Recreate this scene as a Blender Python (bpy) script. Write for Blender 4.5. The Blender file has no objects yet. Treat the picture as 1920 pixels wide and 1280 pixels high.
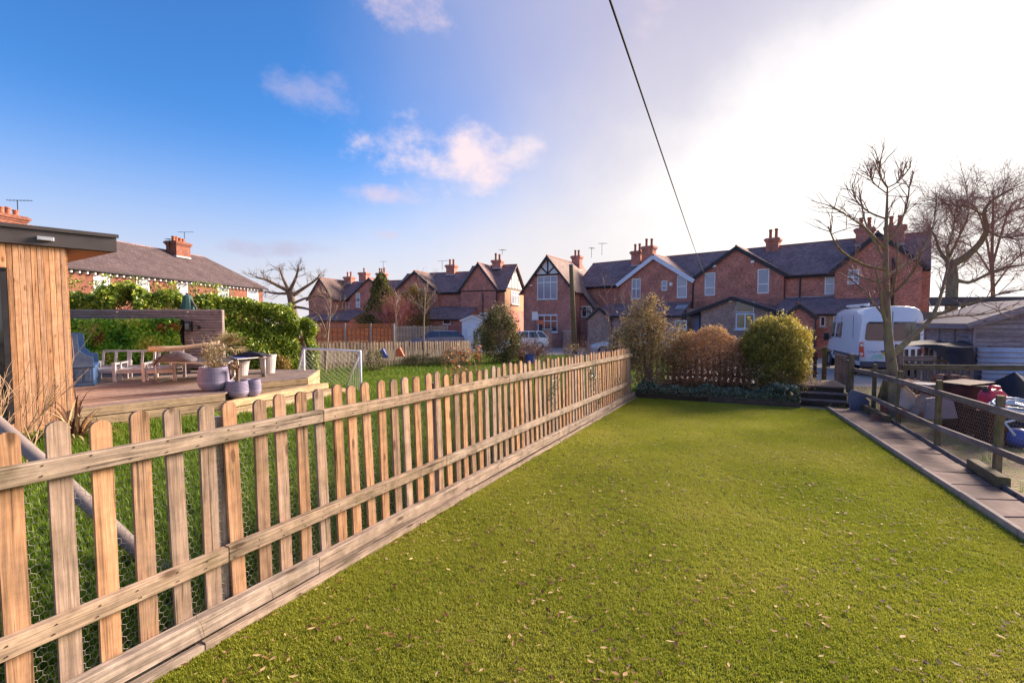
import bpy, math, random
import numpy as np
from mathutils import Vector, Matrix
random.seed(7); rng = np.random.default_rng(11)
S = bpy.context.scene
C = S.collection
R = math.radians
# ------------------------------------------------------------------ camera
CZ = 1.62
FPX = 850.0                       # focal length in photograph pixels (1920 wide)
PITCH = math.atan(40 / FPX)
cd = bpy.data.cameras.new('camera'); cam = bpy.data.objects.new('camera', cd); C.objects.link(cam)
cam.location = (0, 0, CZ); cam.rotation_euler = (math.pi/2 - PITCH, 0, 0)
cd.sensor_width = 36; cd.lens = 36 * FPX / 1920; cd.clip_start = .05; cd.clip_end = 3000
S.camera = cam
# ------------------------------------------------------------------ sky, sun, exposure
SUN_AZ, SUN_EL = 56.0, 20.0       # azimuth from +Y towards +X
sdir = Vector((math.sin(R(SUN_AZ))*math.cos(R(SUN_EL)), math.cos(R(SUN_AZ))*math.cos(R(SUN_EL)), math.sin(R(SUN_EL))))
S.view_settings.view_transform = 'Standard'; S.view_settings.look = 'None'
S.view_settings.exposure = 2.4; S.view_settings.gamma = 1.0; S.view_settings.use_curve_mapping = False
w = bpy.data.worlds.new('World'); S.world = w; w.use_nodes = True
def build_world():
    nt = w.node_tree; N = nt.nodes; L = nt.links; N.clear()
    out = N.new('ShaderNodeOutputWorld'); bg = N.new('ShaderNodeBackground'); bg.inputs[1].default_value = 0.075
    L.new(bg.outputs[0], out.inputs[0])
    sky = N.new('ShaderNodeTexSky'); sky.sky_type = 'NISHITA'; sky.sun_disc = False
    sky.sun_elevation = R(SUN_EL); sky.sun_rotation = R(SUN_AZ); sky.altitude = 0; sky.air_density = 1.0; sky.dust_density = .6; sky.ozone_density = 3.0
    hs = N.new('ShaderNodeHueSaturation'); hs.inputs['Saturation'].default_value = 1.1; hs.inputs['Value'].default_value = 1.0
    L.new(sky.outputs[0], hs.inputs['Color'])
    tc = N.new('ShaderNodeTexCoord'); D = tc.outputs['Generated']
    def math_(op, a, b=None, clamp=False):
        m = N.new('ShaderNodeMath'); m.operation = op; m.use_clamp = clamp
        for i, x in enumerate((a, b)):
            if x is None: continue
            if isinstance(x, (int, float)): m.inputs[i].default_value = x
            else: L.new(x, m.inputs[i])
        return m.outputs[0]
    def vm(op, a, b):
        m = N.new('ShaderNodeVectorMath'); m.operation = op
        for i, x in enumerate((a, b)):
            if isinstance(x, (tuple, list, Vector)): m.inputs[i].default_value = tuple(x)
            elif x is not None: L.new(x, m.inputs[i])
        return m
    def rng_(v, a, b, c=0., d=1., smooth=True):
        m = N.new('ShaderNodeMapRange'); m.interpolation_type = 'SMOOTHSTEP' if smooth else 'LINEAR'
        L.new(v, m.inputs[0])
        for i, x in enumerate((a, b, c, d)): m.inputs[i+1].default_value = x
        return m.outputs[0]
    def noise(scale, detail, rough, vec=D):
        n = N.new('ShaderNodeTexNoise'); n.inputs['Scale'].default_value = scale; n.inputs['Detail'].default_value = detail
        n.inputs['Roughness'].default_value = rough; L.new(vec, n.inputs['Vector']); return n.outputs['Fac']
    def mix(f, a, b):
        m = N.new('ShaderNodeMix'); m.data_type = 'RGBA'; L.new(f, m.inputs[0])
        for i, x in ((6, a), (7, b)):
            if isinstance(x, tuple): m.inputs[i].default_value = x + (1,)
            else: L.new(x, m.inputs[i])
        return m.outputs[2]
    tint = N.new('ShaderNodeMix'); tint.data_type = 'RGBA'; tint.blend_type = 'MULTIPLY'; tint.inputs[0].default_value = 1; L.new(hs.outputs[0], tint.inputs[6]); tint.inputs[7].default_value = (.27, .455, .64, 1)
    col = tint.outputs[2]
    sep = N.new('ShaderNodeSeparateXYZ'); L.new(D, sep.inputs[0])
    # haze low over the horizon
    hz = rng_(sep.outputs[2], .40, .0); hz = math_('POWER', hz, 1.4)
    col = mix(hz, col, (1.95, 1.86, 2.08))
    # thin lilac veil of high cloud on the sun's side of the sky
    dt = vm('DOT_PRODUCT', D, sdir).outputs['Value']
    n1 = noise(2.3, 6, .55)
    dv = math_('ADD', dt, math_('MULTIPLY', math_('SUBTRACT', n1, .5), .20))
    veil = rng_(dv, .30, .84); veil = math_('MULTIPLY', veil, .93)
    col = mix(veil, col, (1.55, 1.44, 1.80))
    # bright cloud bank in front of the sun, rising towards it, ragged edge
    n2 = noise(5.0, 8, .6)
    g_ = math_('SUBTRACT', math_('ADD', math_('MULTIPLY', sep.outputs[0], .52), .17), sep.outputs[2])
    g_ = math_('ADD', g_, math_('MULTIPLY', math_('SUBTRACT', n2, .5), .16))
    bank = rng_(g_, -.30, .16)
    col = mix(bank, col, (2.35, 2.25, 2.28))
    core = rng_(math_('ADD', dt, math_('MULTIPLY', math_('SUBTRACT', n2, .5), .16)), .66, .96); core = math_('MULTIPLY', core, rng_(g_, -.12, .12))
    col = mix(core, col, (3.3, 3.15, 3.0))
    # small separate clouds: centre direction, half width, half height, strength
    def cloud(px, py, hw, hh, amt, colr, ns=9.0):
        nonlocal col
        b = Vector(((px-960)/FPX, 1, -(py-600)/FPX)).normalized()
        right = Vector((b.y, -b.x, 0)).normalized(); up = right.cross(b)
        dx = vm('DOT_PRODUCT', D, right).outputs['Value']; dz = vm('DOT_PRODUCT', D, up).outputs['Value']; dy = vm('DOT_PRODUCT', D, b).outputs['Value']
        e = math_('ADD', math_('POWER', math_('DIVIDE', dx, hw), 2), math_('POWER', math_('DIVIDE', dz, hh), 2))
        mp = N.new('ShaderNodeMapping'); mp.inputs['Scale'].default_value = (1, 1, 1.5); mp.inputs['Location'].default_value = (px*.01, py*.013, 0); L.new(D, mp.inputs['Vector'])
        n = noise(ns, 9, .62, mp.outputs[0])
        q = math_('SUBTRACT', math_('MULTIPLY', n, 3.1), math_('ADD', math_('MULTIPLY', e, .75), .95))
        m = rng_(q, -.1, 1.05); m = math_('MULTIPLY', m, amt); m = math_('MULTIPLY', m, rng_(dy, .2, .3))
        col = mix(m, col, colr)
    cloud(840, 300, .20, .085, .95, (2.72, 2.22, 2.27))
    cloud(745, 372, .10, .025, .6, (2.44, 1.87, 2.00))
    cloud(600, 190, .09, .055, .30, (2.44, 1.92, 2.09), 11)
    cloud(770, 25, .10, .060, .7, (2.57, 2.00, 2.09))
    cloud(985, 290, .07, .035, .7, (2.66, 2.26, 2.31), 13)
    cloud(1205, 45, .06, .05, .5, (2.39, 1.92, 2.09), 11)
    cloud(520, 468, .12, .018, .55, (1.45, 1.31, 1.69), 12)
    cloud(730, 441, .04, .014, .6, (2.07, 1.60, 1.82), 12)
    L.new(col, bg.inputs[0])
build_world()
sl = bpy.data.lights.new('sun', 'SUN'); sl.energy = 2.7; sl.angle = R(22); sl.color = (1, .82, .66)
so = bpy.data.objects.new('sun', sl); C.objects.link(so); so.rotation_euler = (-sdir).to_track_quat('-Z', 'Y').to_euler()
# ------------------------------------------------------------------ measuring helpers (real metres on the ground)
def ray(x, y):
    a = (x-960)/FPX; b = -(y-640)/FPX
    return Vector((a, math.cos(PITCH)+math.sin(PITCH)*b, -math.sin(PITCH)+math.cos(PITCH)*b))
TH = R(27.5); SN, CN = math.sin(TH), math.cos(TH)
def gz(x, y): return .036 - .024*min(max(x*SN+y*CN, -6), 75)
def P(x, y, d):
    r = ray(x, y); t = d/r.y; return Vector((t*r.x, d, CZ+t*r.z))
def G(x, y, off=0):
    r = ray(x, y); t = (.036+off-CZ)/(r.z+.024*(r.x*SN+r.y*CN)); return Vector((t*r.x, t*r.y, CZ+t*r.z))
def Zp(x, y, z):
    r = ray(x, y); t = (z-CZ)/r.z; return Vector((t*r.x, t*r.y, z))
def ST(s, t, z=None):
    X, Y = s*SN+t*CN, s*CN-t*SN
    return Vector((X, Y, gz(X, Y) if z is None else z))
def V(*a): return Vector(a)
# ------------------------------------------------------------------ object helpers
def link(o, parent=None):
    C.objects.link(o)
    if parent is not None: o.parent = parent
    return o
def thing(name, label, cat, loc=(0, 0, 0), group=None, rz=0):
    o = bpy.data.objects.new(name, None); o.empty_display_size = .1; link(o)
    o.location = loc; o.rotation_euler = (0, 0, rz); o['label'] = label; o['category'] = cat
    if group: o['group'] = group
    return o
def tag(o, label=None, cat=None, group=None, kind=None):
    for k, v in (('label', label), ('category', cat), ('group', group), ('kind', kind)):
        if v: o[k] = v
    return o
def wl(o):
    v = Vector((0, 0, 0))
    while o is not None: v += Vector(o.location); o = o.parent
    return v
def auto_uv(me):
    nl = len(me.loops)
    if not nl: return
    nv = len(me.vertices); co = np.empty(nv*3); me.vertices.foreach_get('co', co); co = co.reshape(-1, 3)
    li = np.empty(nl, dtype=np.int32); me.loops.foreach_get('vertex_index', li)
    npol = len(me.polygons); nr = np.empty(npol*3); me.polygons.foreach_get('normal', nr); nr = nr.reshape(-1, 3)
    lt = np.empty(npol, dtype=np.int32); me.polygons.foreach_get('loop_total', lt)
    n = np.repeat(nr, lt, axis=0); p = co[li]
    flat = np.abs(n[:, 2]) > .97
    t = np.stack([-n[:, 1], n[:, 0], np.zeros(nl)], 1); ln = np.linalg.norm(t, axis=1); ln[ln < 1e-6] = 1; t /= ln[:, None]
    t[flat] = (1, 0, 0); b = np.cross(n, t); b[flat] = (0, 1, 0)
    uv = np.stack([(p*t).sum(1), (p*b).sum(1)], 1)
    l = me.uv_layers.new(name='uv'); l.data.foreach_set('uv', uv.astype(np.float32).ravel())
class MB:
    def __init__(s): s.v = []; s.f = []
    def add(s, vs, fs):
        b = len(s.v); s.v += [tuple(x) for x in vs]; s.f += [tuple(b+i for i in f) for f in fs]; return s
    def quad(s, *p): return s.add(p, [tuple(range(len(p)))])
    def frame(s, o, ax, ay, az):   # box from a corner/centre matrix: centre o, half axes
        o, ax, ay, az = map(Vector, (o, ax, ay, az))
        vs = [o+i*ax+j*ay+k*az for k in (-1, 1) for j in (-1, 1) for i in (-1, 1)]
        fs = [(0, 2, 3, 1), (4, 5, 7, 6), (0, 1, 5, 4), (2, 6, 7, 3), (0, 4, 6, 2), (1, 3, 7, 5)]
        if ax.cross(ay).dot(az) < 0: fs = [f[::-1] for f in fs]
        return s.add(vs, fs)
    def box(s, c, size, rz=0, R3=None):
        m = R3 if R3 is not None else Matrix.Rotation(rz, 3, 'Z')
        return s.frame(c, m @ Vector((size[0]/2, 0, 0)), m @ Vector((0, size[1]/2, 0)), m @ Vector((0, 0, size[2]/2)))
    def beam(s, p0, p1, w, h, up=(0, 0, 1)):
        p0, p1 = Vector(p0), Vector(p1); d = (p1-p0); L = d.length; d = d/L
        side = d.cross(Vector(up))
        if side.length < 1e-4: side = d.cross(Vector((1, 0, 0)))
        side.normalize(); u = side.cross(d)
        return s.frame((p0+p1)/2, d*L/2, side*w/2, u*h/2)
    def tube(s, pts, rads, n=6, cap=True):
        pts = [Vector(p) for p in pts]
        if isinstance(rads, (int, float)): rads = [rads]*len(pts)
        b = len(s.v); prev = None
        for i, p in enumerate(pts):
            d = (pts[min(i+1, len(pts)-1)]-pts[max(i-1, 0)])
            d = d.normalized() if d.length > 1e-9 else Vector((0, 0, 1))
            if prev is None:
                a = d.cross(Vector((0, 0, 1)));  a = a if a.length > .05 else d.cross(Vector((1, 0, 0)))
            else: a = prev - d*prev.dot(d)
            a.normalize(); prev = a; c = d.cross(a)
            for k in range(n):
                an = 2*math.pi*k/n; s.v.append(tuple(p+(a*math.cos(an)+c*math.sin(an))*rads[i]))
        for i in range(len(pts)-1):
            for k in range(n):
                k2 = (k+1) % n; s.f.append((b+i*n+k, b+i*n+k2, b+(i+1)*n+k2, b+(i+1)*n+k))
        if cap:
            s.f.append(tuple(b+k for k in range(n))[::-1]); e = b+(len(pts)-1)*n; s.f.append(tuple(e+k for k in range(n)))
        return s
    def lathe(s, prof, c=(0, 0, 0), n=20, close=False):
        b = len(s.v)
        for r, z in prof:
            for k in range(n):
                a = 2*math.pi*k/n; s.v.append((c[0]+r*math.cos(a), c[1]+r*math.sin(a), c[2]+z))
        for i in range(len(prof)-1):
            for k in range(n):
                k2 = (k+1) % n; s.f.append((b+i*n+k, b+i*n+k2, b+(i+1)*n+k2, b+(i+1)*n+k))
        if close:
            s.f.append(tuple(b+k for k in range(n))[::-1]); e = b+(len(prof)-1)*n; s.f.append(tuple(e+k for k in range(n)))
        return s
    def extr(s, poly, vec):
        poly = [Vector(p) for p in poly]; vec = Vector(vec); n = len(poly); nr = Vector((0, 0, 0))
        for i in range(n): nr += poly[i].cross(poly[(i+1) % n])
        if nr.dot(vec) > 0: poly = poly[::-1]
        vs = poly+[p+vec for p in poly]
        fs = [tuple(range(n)), tuple(range(2*n-1, n-1, -1))]+[((i+1) % n, i, n+i, n+(i+1) % n) for i in range(n)]
        return s.add(vs, fs)
    def mesh(s, name, mat, off=(0, 0, 0), smooth=False):
        me = bpy.data.meshes.new(name); ox, oy, oz = off
        me.from_pydata([(x-ox, y-oy, z-oz) for x, y, z in s.v], [], s.f); me.update()
        if smooth: me.polygons.foreach_set('use_smooth', [True]*len(me.polygons))
        auto_uv(me)
        if mat: me.materials.append(MATS[mat] if isinstance(mat, str) else mat)
        return me
    def build(s, name, mat, parent=None, smooth=False, bevel=0, local=False):
        off = (0, 0, 0) if (local or parent is None) else wl(parent)
        o = bpy.data.objects.new(name, s.mesh(name, mat, off, smooth)); link(o, parent)
        if bevel:
            m = o.modifiers.new('bevel', 'BEVEL'); m.width = bevel; m.segments = 2; m.limit_method = 'ANGLE'; m.angle_limit = R(40)
        return o
def np_mesh(name, verts, faces, mat, parent=None, attr=None, smooth=False):
    off = np.array(wl(parent)) if parent is not None else np.zeros(3)
    me = bpy.data.meshes.new(name); verts = np.asarray(verts, dtype=np.float32)-off.astype(np.float32); faces = np.asarray(faces, dtype=np.int32)
    nf, k = faces.shape
    me.vertices.add(len(verts)); me.vertices.foreach_set('co', verts.ravel())
    me.loops.add(nf*k); me.loops.foreach_set('vertex_index', faces.ravel())
    me.polygons.add(nf); me.polygons.foreach_set('loop_start', np.arange(0, nf*k, k, dtype=np.int32))
    try: me.polygons.foreach_set('loop_total', np.full(nf, k, dtype=np.int32))
    except Exception: pass
    me.update(calc_edges=True)
    if attr is not None:
        a = me.attributes.new('tint', 'FLOAT', 'FACE'); a.data.foreach_set('value', np.asarray(attr, dtype=np.float32))
    if smooth: me.polygons.foreach_set('use_smooth', [True]*nf)
    me.materials.append(MATS[mat]); o = bpy.data.objects.new(name, me); link(o, parent); return o
def board(name, p0, p1, w, h, mat, parent, up=(0, 0, 1), wob=0.):
    """one plank: local X runs along it (wood grain follows X), w across, h along up"""
    p0, p1 = Vector(p0), Vector(p1); d = p1-p0; L = d.length; d /= L
    up = Vector(up); side = up.cross(d)
    if side.length < 1e-4: side = Vector((0, 1, 0)).cross(d)
    side.normalize(); u = d.cross(side)
    key = (round(L, 3), round(w, 4), round(h, 4), mat)
    me = BOARDS.get(key)
    if me is None:
        e = min(w, h)*.10; b = MB(); a = L/2
        pr = [(-w/2+e, -h/2), (w/2-e, -h/2), (w/2, -h/2+e), (w/2, h/2-e), (w/2-e, h/2), (-w/2+e, h/2), (-w/2, h/2-e), (-w/2, -h/2+e)]
        b.extr([(-a, y, z) for y, z in pr], (L, 0, 0)); me = b.mesh('board', mat); BOARDS[key] = me
    o = bpy.data.objects.new(name, me); link(o, parent)
    m = Matrix((d, side, u)).transposed().to_4x4()
    if wob: m = m @ Matrix.Rotation(random.uniform(-wob, wob), 4, 'Z') @ Matrix.Rotation(random.uniform(-wob, wob), 4, 'X')
    m.translation = (p0+p1)/2 - (wl(parent) if parent is not None else Vector((0, 0, 0)))
    o.matrix_local = m; return o
BOARDS = {}
# ------------------------------------------------------------------ materials
MATS = {}
def srgb(r, g, b):
    f = lambda c: ((c/255+.055)/1.055)**2.4 if c > 10 else c/255/12.92
    return (f(r), f(g), f(b))
def mk(name):
    m = bpy.data.materials.new(name); m.use_nodes = True; nt = m.node_tree; N = nt.nodes; L = nt.links
    b = N['Principled BSDF']; MATS[name] = m; return m, N, L, b
def ramp(N, cols):
    r = N.new('ShaderNodeValToRGB'); el = r.color_ramp.elements; n = len(cols)
    while len(el) < n: el.new(.5)
    for i, c in enumerate(cols):
        pos, cc = c if isinstance(c[0], float) and isinstance(c[1], tuple) else (i/(n-1) if n > 1 else 0, c)
        el[i].position = pos; el[i].color = tuple(cc)+(1,)
    return r
def M(name, cols, scale=4, stretch=(1, 1, 1), rough=.8, bump=.15, bscale=None, detail=6, rnd=.0, coord='Object', spec=.3, lo=.3, hi=.7, metal=0, dist=.02, hue=0, coat=0):
    m, N, L, b = mk(name)
    tc = N.new('ShaderNodeTexCoord'); mp = N.new('ShaderNodeMapping'); mp.inputs['Scale'].default_value = stretch; L.new(tc.outputs[coord], mp.inputs[0])
    oi = N.new('ShaderNodeObjectInfo')
    n = N.new('ShaderNodeTexNoise'); n.noise_dimensions = '4D'; n.inputs['Scale'].default_value = scale; n.inputs['Detail'].default_value = detail; n.inputs['Roughness'].default_value = .6
    L.new(mp.outputs[0], n.inputs['Vector'])
    mw = N.new('ShaderNodeMath'); mw.operation = 'MULTIPLY'; mw.inputs[1].default_value = 37; L.new(oi.outputs['Random'], mw.inputs[0]); L.new(mw.outputs[0], n.inputs['W'])
    mr = N.new('ShaderNodeMapRange'); mr.inputs[1].default_value = lo; mr.inputs[2].default_value = hi; L.new(n.outputs['Fac'], mr.inputs[0])
    r = ramp(N, cols); L.new(mr.outputs[0], r.inputs[0]); col = r.outputs[0]
    if rnd or hue:
        h = N.new('ShaderNodeHueSaturation'); L.new(col, h.inputs['Color'])
        v = N.new('ShaderNodeMapRange'); v.inputs[3].default_value = 1-rnd; v.inputs[4].default_value = 1+rnd; L.new(oi.outputs['Random'], v.inputs[0]); L.new(v.outputs[0], h.inputs['Value'])
        if hue:
            wn = N.new('ShaderNodeTexWhiteNoise'); wn.noise_dimensions = '1D'; L.new(oi.outputs['Random'], wn.inputs['W'])
            q = N.new('ShaderNodeMapRange'); q.inputs[3].default_value = 1-hue; q.inputs[4].default_value = 1+hue*.6; L.new(wn.outputs['Value'], q.inputs[0]); L.new(q.outputs[0], h.inputs['Saturation'])
        col = h.outputs[0]
    L.new(col, b.inputs['Base Color']); b.inputs['Roughness'].default_value = rough; b.inputs['Metallic'].default_value = metal
    b.inputs['Specular IOR Level'].default_value = spec; b.inputs['Coat Weight'].default_value = coat
    if bump:
        n2 = N.new('ShaderNodeTexNoise'); n2.inputs['Scale'].default_value = bscale or scale*3; n2.inputs['Detail'].default_value = 4; L.new(mp.outputs[0], n2.inputs['Vector'])
        bp = N.new('ShaderNodeBump'); bp.inputs['Strength'].default_value = bump; bp.inputs['Distance'].default_value = dist; L.new(n2.outputs['Fac'], bp.inputs['Height']); L.new(bp.outputs[0], b.inputs['Normal'])
    return m
def wood(name, fresh, grey, knot=(.07, .032, .016), rnd=.18, greymix=(.1, .9), moss=None, contrast=1.):
    """sawn timber, grain along local X; each piece weathers differently"""
    m, N, L, b = mk(name)
    tc = N.new('ShaderNodeTexCoord'); oi = N.new('ShaderNodeObjectInfo')
    ad = N.new('ShaderNodeVectorMath'); ad.operation = 'ADD'; L.new(tc.outputs['Object'], ad.inputs[0])
    sc = N.new('ShaderNodeMath'); sc.operation = 'MULTIPLY'; sc.inputs[1].default_value = 53; L.new(oi.outputs['Random'], sc.inputs[0]); L.new(sc.outputs[0], ad.inputs[1])
    mp = N.new('ShaderNodeMapping'); mp.inputs['Scale'].default_value = (1.2, 34, 34); L.new(ad.outputs[0], mp.inputs[0])
    n = N.new('ShaderNodeTexNoise'); n.inputs['Scale'].default_value = 1; n.inputs['Detail'].default_value = 6; n.inputs['Roughness'].default_value = .65; n.inputs['Distortion'].default_value = .6; L.new(mp.outputs[0], n.inputs['Vector'])
    lo_, hi_ = 1-.42*min(contrast, 1.7), 1+.22*contrast
    rf = ramp(N, [(.30, tuple(c*lo_ for c in fresh)), (.50, fresh), (.72, tuple(min(1, c*hi_) for c in fresh))]); L.new(n.outputs['Fac'], rf.inputs[0])
    rg = ramp(N, [(.30, tuple(c*lo_ for c in grey)), (.50, grey), (.72, tuple(min(1, c*hi_*1.05) for c in grey))]); L.new(n.outputs['Fac'], rg.inputs[0])
    n3 = N.new('ShaderNodeTexNoise'); n3.inputs['Scale'].default_value = 2.2; n3.inputs['Detail'].default_value = 5
    mp3 = N.new('ShaderNodeMapping'); mp3.inputs['Scale'].default_value = (1, 4, 4); L.new(ad.outputs[0], mp3.inputs[0]); L.new(mp3.outputs[0], n3.inputs['Vector'])
    wn = N.new('ShaderNodeTexWhiteNoise'); wn.noise_dimensions = '1D'; L.new(oi.outputs['Random'], wn.inputs['W'])
    s1 = N.new('ShaderNodeMath'); s1.operation = 'MULTIPLY_ADD'; L.new(n3.outputs['Fac'], s1.inputs[0]); s1.inputs[1].default_value = 1.3
    s2 = N.new('ShaderNodeMath'); s2.operation = 'SUBTRACT'; L.new(wn.outputs['Value'], s2.inputs[0]); s2.inputs[1].default_value = .62; L.new(s2.outputs[0], s1.inputs[2])
    mr = N.new('ShaderNodeMapRange'); mr.inputs[1].default_value = .25; mr.inputs[2].default_value = .9; mr.inputs[3].default_value = greymix[0]; mr.inputs[4].default_value = greymix[1]; L.new(s1.outputs[0], mr.inputs[0])
    mx = N.new('ShaderNodeMix'); mx.data_type = 'RGBA'; L.new(mr.outputs[0], mx.inputs[0]); L.new(rf.outputs[0], mx.inputs[6]); L.new(rg.outputs[0], mx.inputs[7]); col = mx.outputs[2]
    vo = N.new('ShaderNodeTexVoronoi'); vo.inputs['Scale'].default_value = 1; mpv = N.new('ShaderNodeMapping'); mpv.inputs['Scale'].default_value = (3.0, 9, 9); L.new(ad.outputs[0], mpv.inputs[0]); L.new(mpv.outputs[0], vo.inputs['Vector'])
    kr = N.new('ShaderNodeMapRange'); kr.inputs[1].default_value = .16; kr.inputs[2].default_value = .08; L.new(vo.outputs['Distance'], kr.inputs[0])
    mk2 = N.new('ShaderNodeMix'); mk2.data_type = 'RGBA'; km = N.new('ShaderNodeMath'); km.operation = 'MULTIPLY'; km.inputs[1].default_value = .75; L.new(kr.outputs[0], km.inputs[0]); L.new(km.outputs[0], mk2.inputs[0]); L.new(col, mk2.inputs[6]); mk2.inputs[7].default_value = knot+(1,); col = mk2.outputs[2]
    if moss:
        n4 = N.new('ShaderNodeTexNoise'); n4.inputs['Scale'].default_value = 5; n4.inputs['Detail'].default_value = 6; L.new(ad.outputs[0], n4.inputs['Vector'])
        m4 = N.new('ShaderNodeMapRange'); m4.inputs[1].default_value = .52; m4.inputs[2].default_value = .70; m4.inputs[4].default_value = moss[1]; L.new(n4.outputs['Fac'], m4.inputs[0])
        mm = N.new('ShaderNodeMix'); mm.data_type = 'RGBA'; L.new(m4.outputs[0], mm.inputs[0]); L.new(col, mm.inputs[6]); mm.inputs[7].default_value = moss[0]+(1,); col = mm.outputs[2]
    h = N.new('ShaderNodeHueSaturation'); v = N.new('ShaderNodeMapRange'); v.inputs[3].default_value = 1-rnd; v.inputs[4].default_value = 1+rnd; L.new(oi.outputs['Random'], v.inputs[0]); L.new(v.outputs[0], h.inputs['Value']); L.new(col, h.inputs['Color'])
    mpf = N.new('ShaderNodeMapping'); mpf.inputs['Scale'].default_value = (5, 190, 190); L.new(ad.outputs[0], mpf.inputs[0])
    nf_ = N.new('ShaderNodeTexNoise'); nf_.inputs['Scale'].default_value = 1; nf_.inputs['Detail'].default_value = 3; L.new(mpf.outputs[0], nf_.inputs['Vector'])
    mpc = N.new('ShaderNodeMapping'); mpc.inputs['Scale'].default_value = (2.2, 60, 60); L.new(ad.outputs[0], mpc.inputs[0])
    nc_ = N.new('ShaderNodeTexNoise'); nc_.inputs['Scale'].default_value = 1; nc_.inputs['Detail'].default_value = 2; nc_.inputs['Distortion'].default_value = .3; L.new(mpc.outputs[0], nc_.inputs['Vector'])
    ck = N.new('ShaderNodeMapRange'); ck.inputs[1].default_value = .30; ck.inputs[2].default_value = .36; ck.inputs[3].default_value = .42; ck.inputs[4].default_value = 1; L.new(nc_.outputs['Fac'], ck.inputs[0])
    fg = N.new('ShaderNodeMapRange'); fg.inputs[1].default_value = .3; fg.inputs[2].default_value = .7; fg.inputs[3].default_value = 1-.26*contrast; fg.inputs[4].default_value = 1+.20*contrast; L.new(nf_.outputs['Fac'], fg.inputs[0])
    nb_ = N.new('ShaderNodeTexNoise'); nb_.inputs['Scale'].default_value = 9; nb_.inputs['Detail'].default_value = 8; nb_.inputs['Roughness'].default_value = .7; L.new(ad.outputs[0], nb_.inputs['Vector'])
    bl_ = N.new('ShaderNodeMapRange'); bl_.inputs[1].default_value = .34; bl_.inputs[2].default_value = .62; bl_.inputs[3].default_value = 1-.30*contrast*.8; bl_.inputs[4].default_value = 1.08; L.new(nb_.outputs['Fac'], bl_.inputs[0])
    def mul(a_, b_): q_ = N.new('ShaderNodeMath'); q_.operation = 'MULTIPLY'; L.new(a_, q_.inputs[0]); L.new(b_, q_.inputs[1]); return q_.outputs[0]
    h2 = N.new('ShaderNodeHueSaturation'); L.new(mul(mul(ck.outputs[0], fg.outputs[0]), bl_.outputs[0]), h2.inputs['Value']); L.new(h.outputs[0], h2.inputs['Color'])
    L.new(h2.outputs[0], b.inputs['Base Color']); b.inputs['Roughness'].default_value = .9; b.inputs['Specular IOR Level'].default_value = .15
    bp = N.new('ShaderNodeBump'); bp.inputs['Strength'].default_value = .5; bp.inputs['Distance'].default_value = .004; L.new(mul(n.outputs['Fac'], ck.outputs[0]), bp.inputs['Height']); L.new(bp.outputs[0], b.inputs['Normal'])
    return m
def brick(name, c1, c2, mortar, bw=.225, bh=.075, ms=.010, offs=.5, bump=.4, stain=.42, rough=.9, vari=.42):
    m, N, L, b = mk(name)
    tc = N.new('ShaderNodeTexCoord'); bt = N.new('ShaderNodeTexBrick'); L.new(tc.outputs['UV'], bt.inputs['Vector'])
    bt.inputs['Scale'].default_value = 1; bt.inputs['Brick Width'].default_value = bw; bt.inputs['Row Height'].default_value = bh; bt.inputs['Mortar Size'].default_value = ms; bt.inputs['Mortar Smooth'].default_value = .2; bt.offset = offs
    bt.inputs['Color1'].default_value = c1+(1,); bt.inputs['Color2'].default_value = c2+(1,); bt.inputs['Mortar'].default_value = mortar+(1,); bt.inputs['Bias'].default_value = 0
    n = N.new('ShaderNodeTexNoise'); n.inputs['Scale'].default_value = .9; n.inputs['Detail'].default_value = 8; n.inputs['Roughness'].default_value = .7; L.new(tc.outputs['UV'], n.inputs['Vector'])
    mr = N.new('ShaderNodeMapRange'); mr.inputs[1].default_value = .3; mr.inputs[2].default_value = .7; mr.inputs[3].default_value = 1-stain; mr.inputs[4].default_value = 1+stain*.7; L.new(n.outputs['Fac'], mr.inputs[0])
    n2 = N.new('ShaderNodeTexNoise'); n2.inputs['Scale'].default_value = 5.5; n2.inputs['Detail'].default_value = 3; mp = N.new('ShaderNodeMapping'); mp.inputs['Scale'].default_value = (1, 3.2, 1); L.new(tc.outputs['UV'], mp.inputs[0]); L.new(mp.outputs[0], n2.inputs['Vector'])
    m2 = N.new('ShaderNodeMapRange'); m2.inputs[1].default_value = .3; m2.inputs[2].default_value = .7; m2.inputs[3].default_value = 1-vari; m2.inputs[4].default_value = 1+vari; L.new(n2.outputs['Fac'], m2.inputs[0])
    mu = N.new('ShaderNodeMath'); mu.operation = 'MULTIPLY'; L.new(mr.outputs[0], mu.inputs[0]); L.new(m2.outputs[0], mu.inputs[1])
    h = N.new('ShaderNodeHueSaturation'); L.new(bt.outputs['Color'], h.inputs['Color']); L.new(mu.outputs[0], h.inputs['Value']); L.new(h.outputs[0], b.inputs['Base Color'])
    b.inputs['Roughness'].default_value = rough; b.inputs['Specular IOR Level'].default_value = .25
    bp = N.new('ShaderNodeBump'); bp.inputs['Strength'].default_value = bump; bp.inputs['Distance'].default_value = .01; bp.invert = True; L.new(bt.outputs['Fac'], bp.inputs['Height']); L.new(bp.outputs[0], b.inputs['Normal'])
    return m
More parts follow.
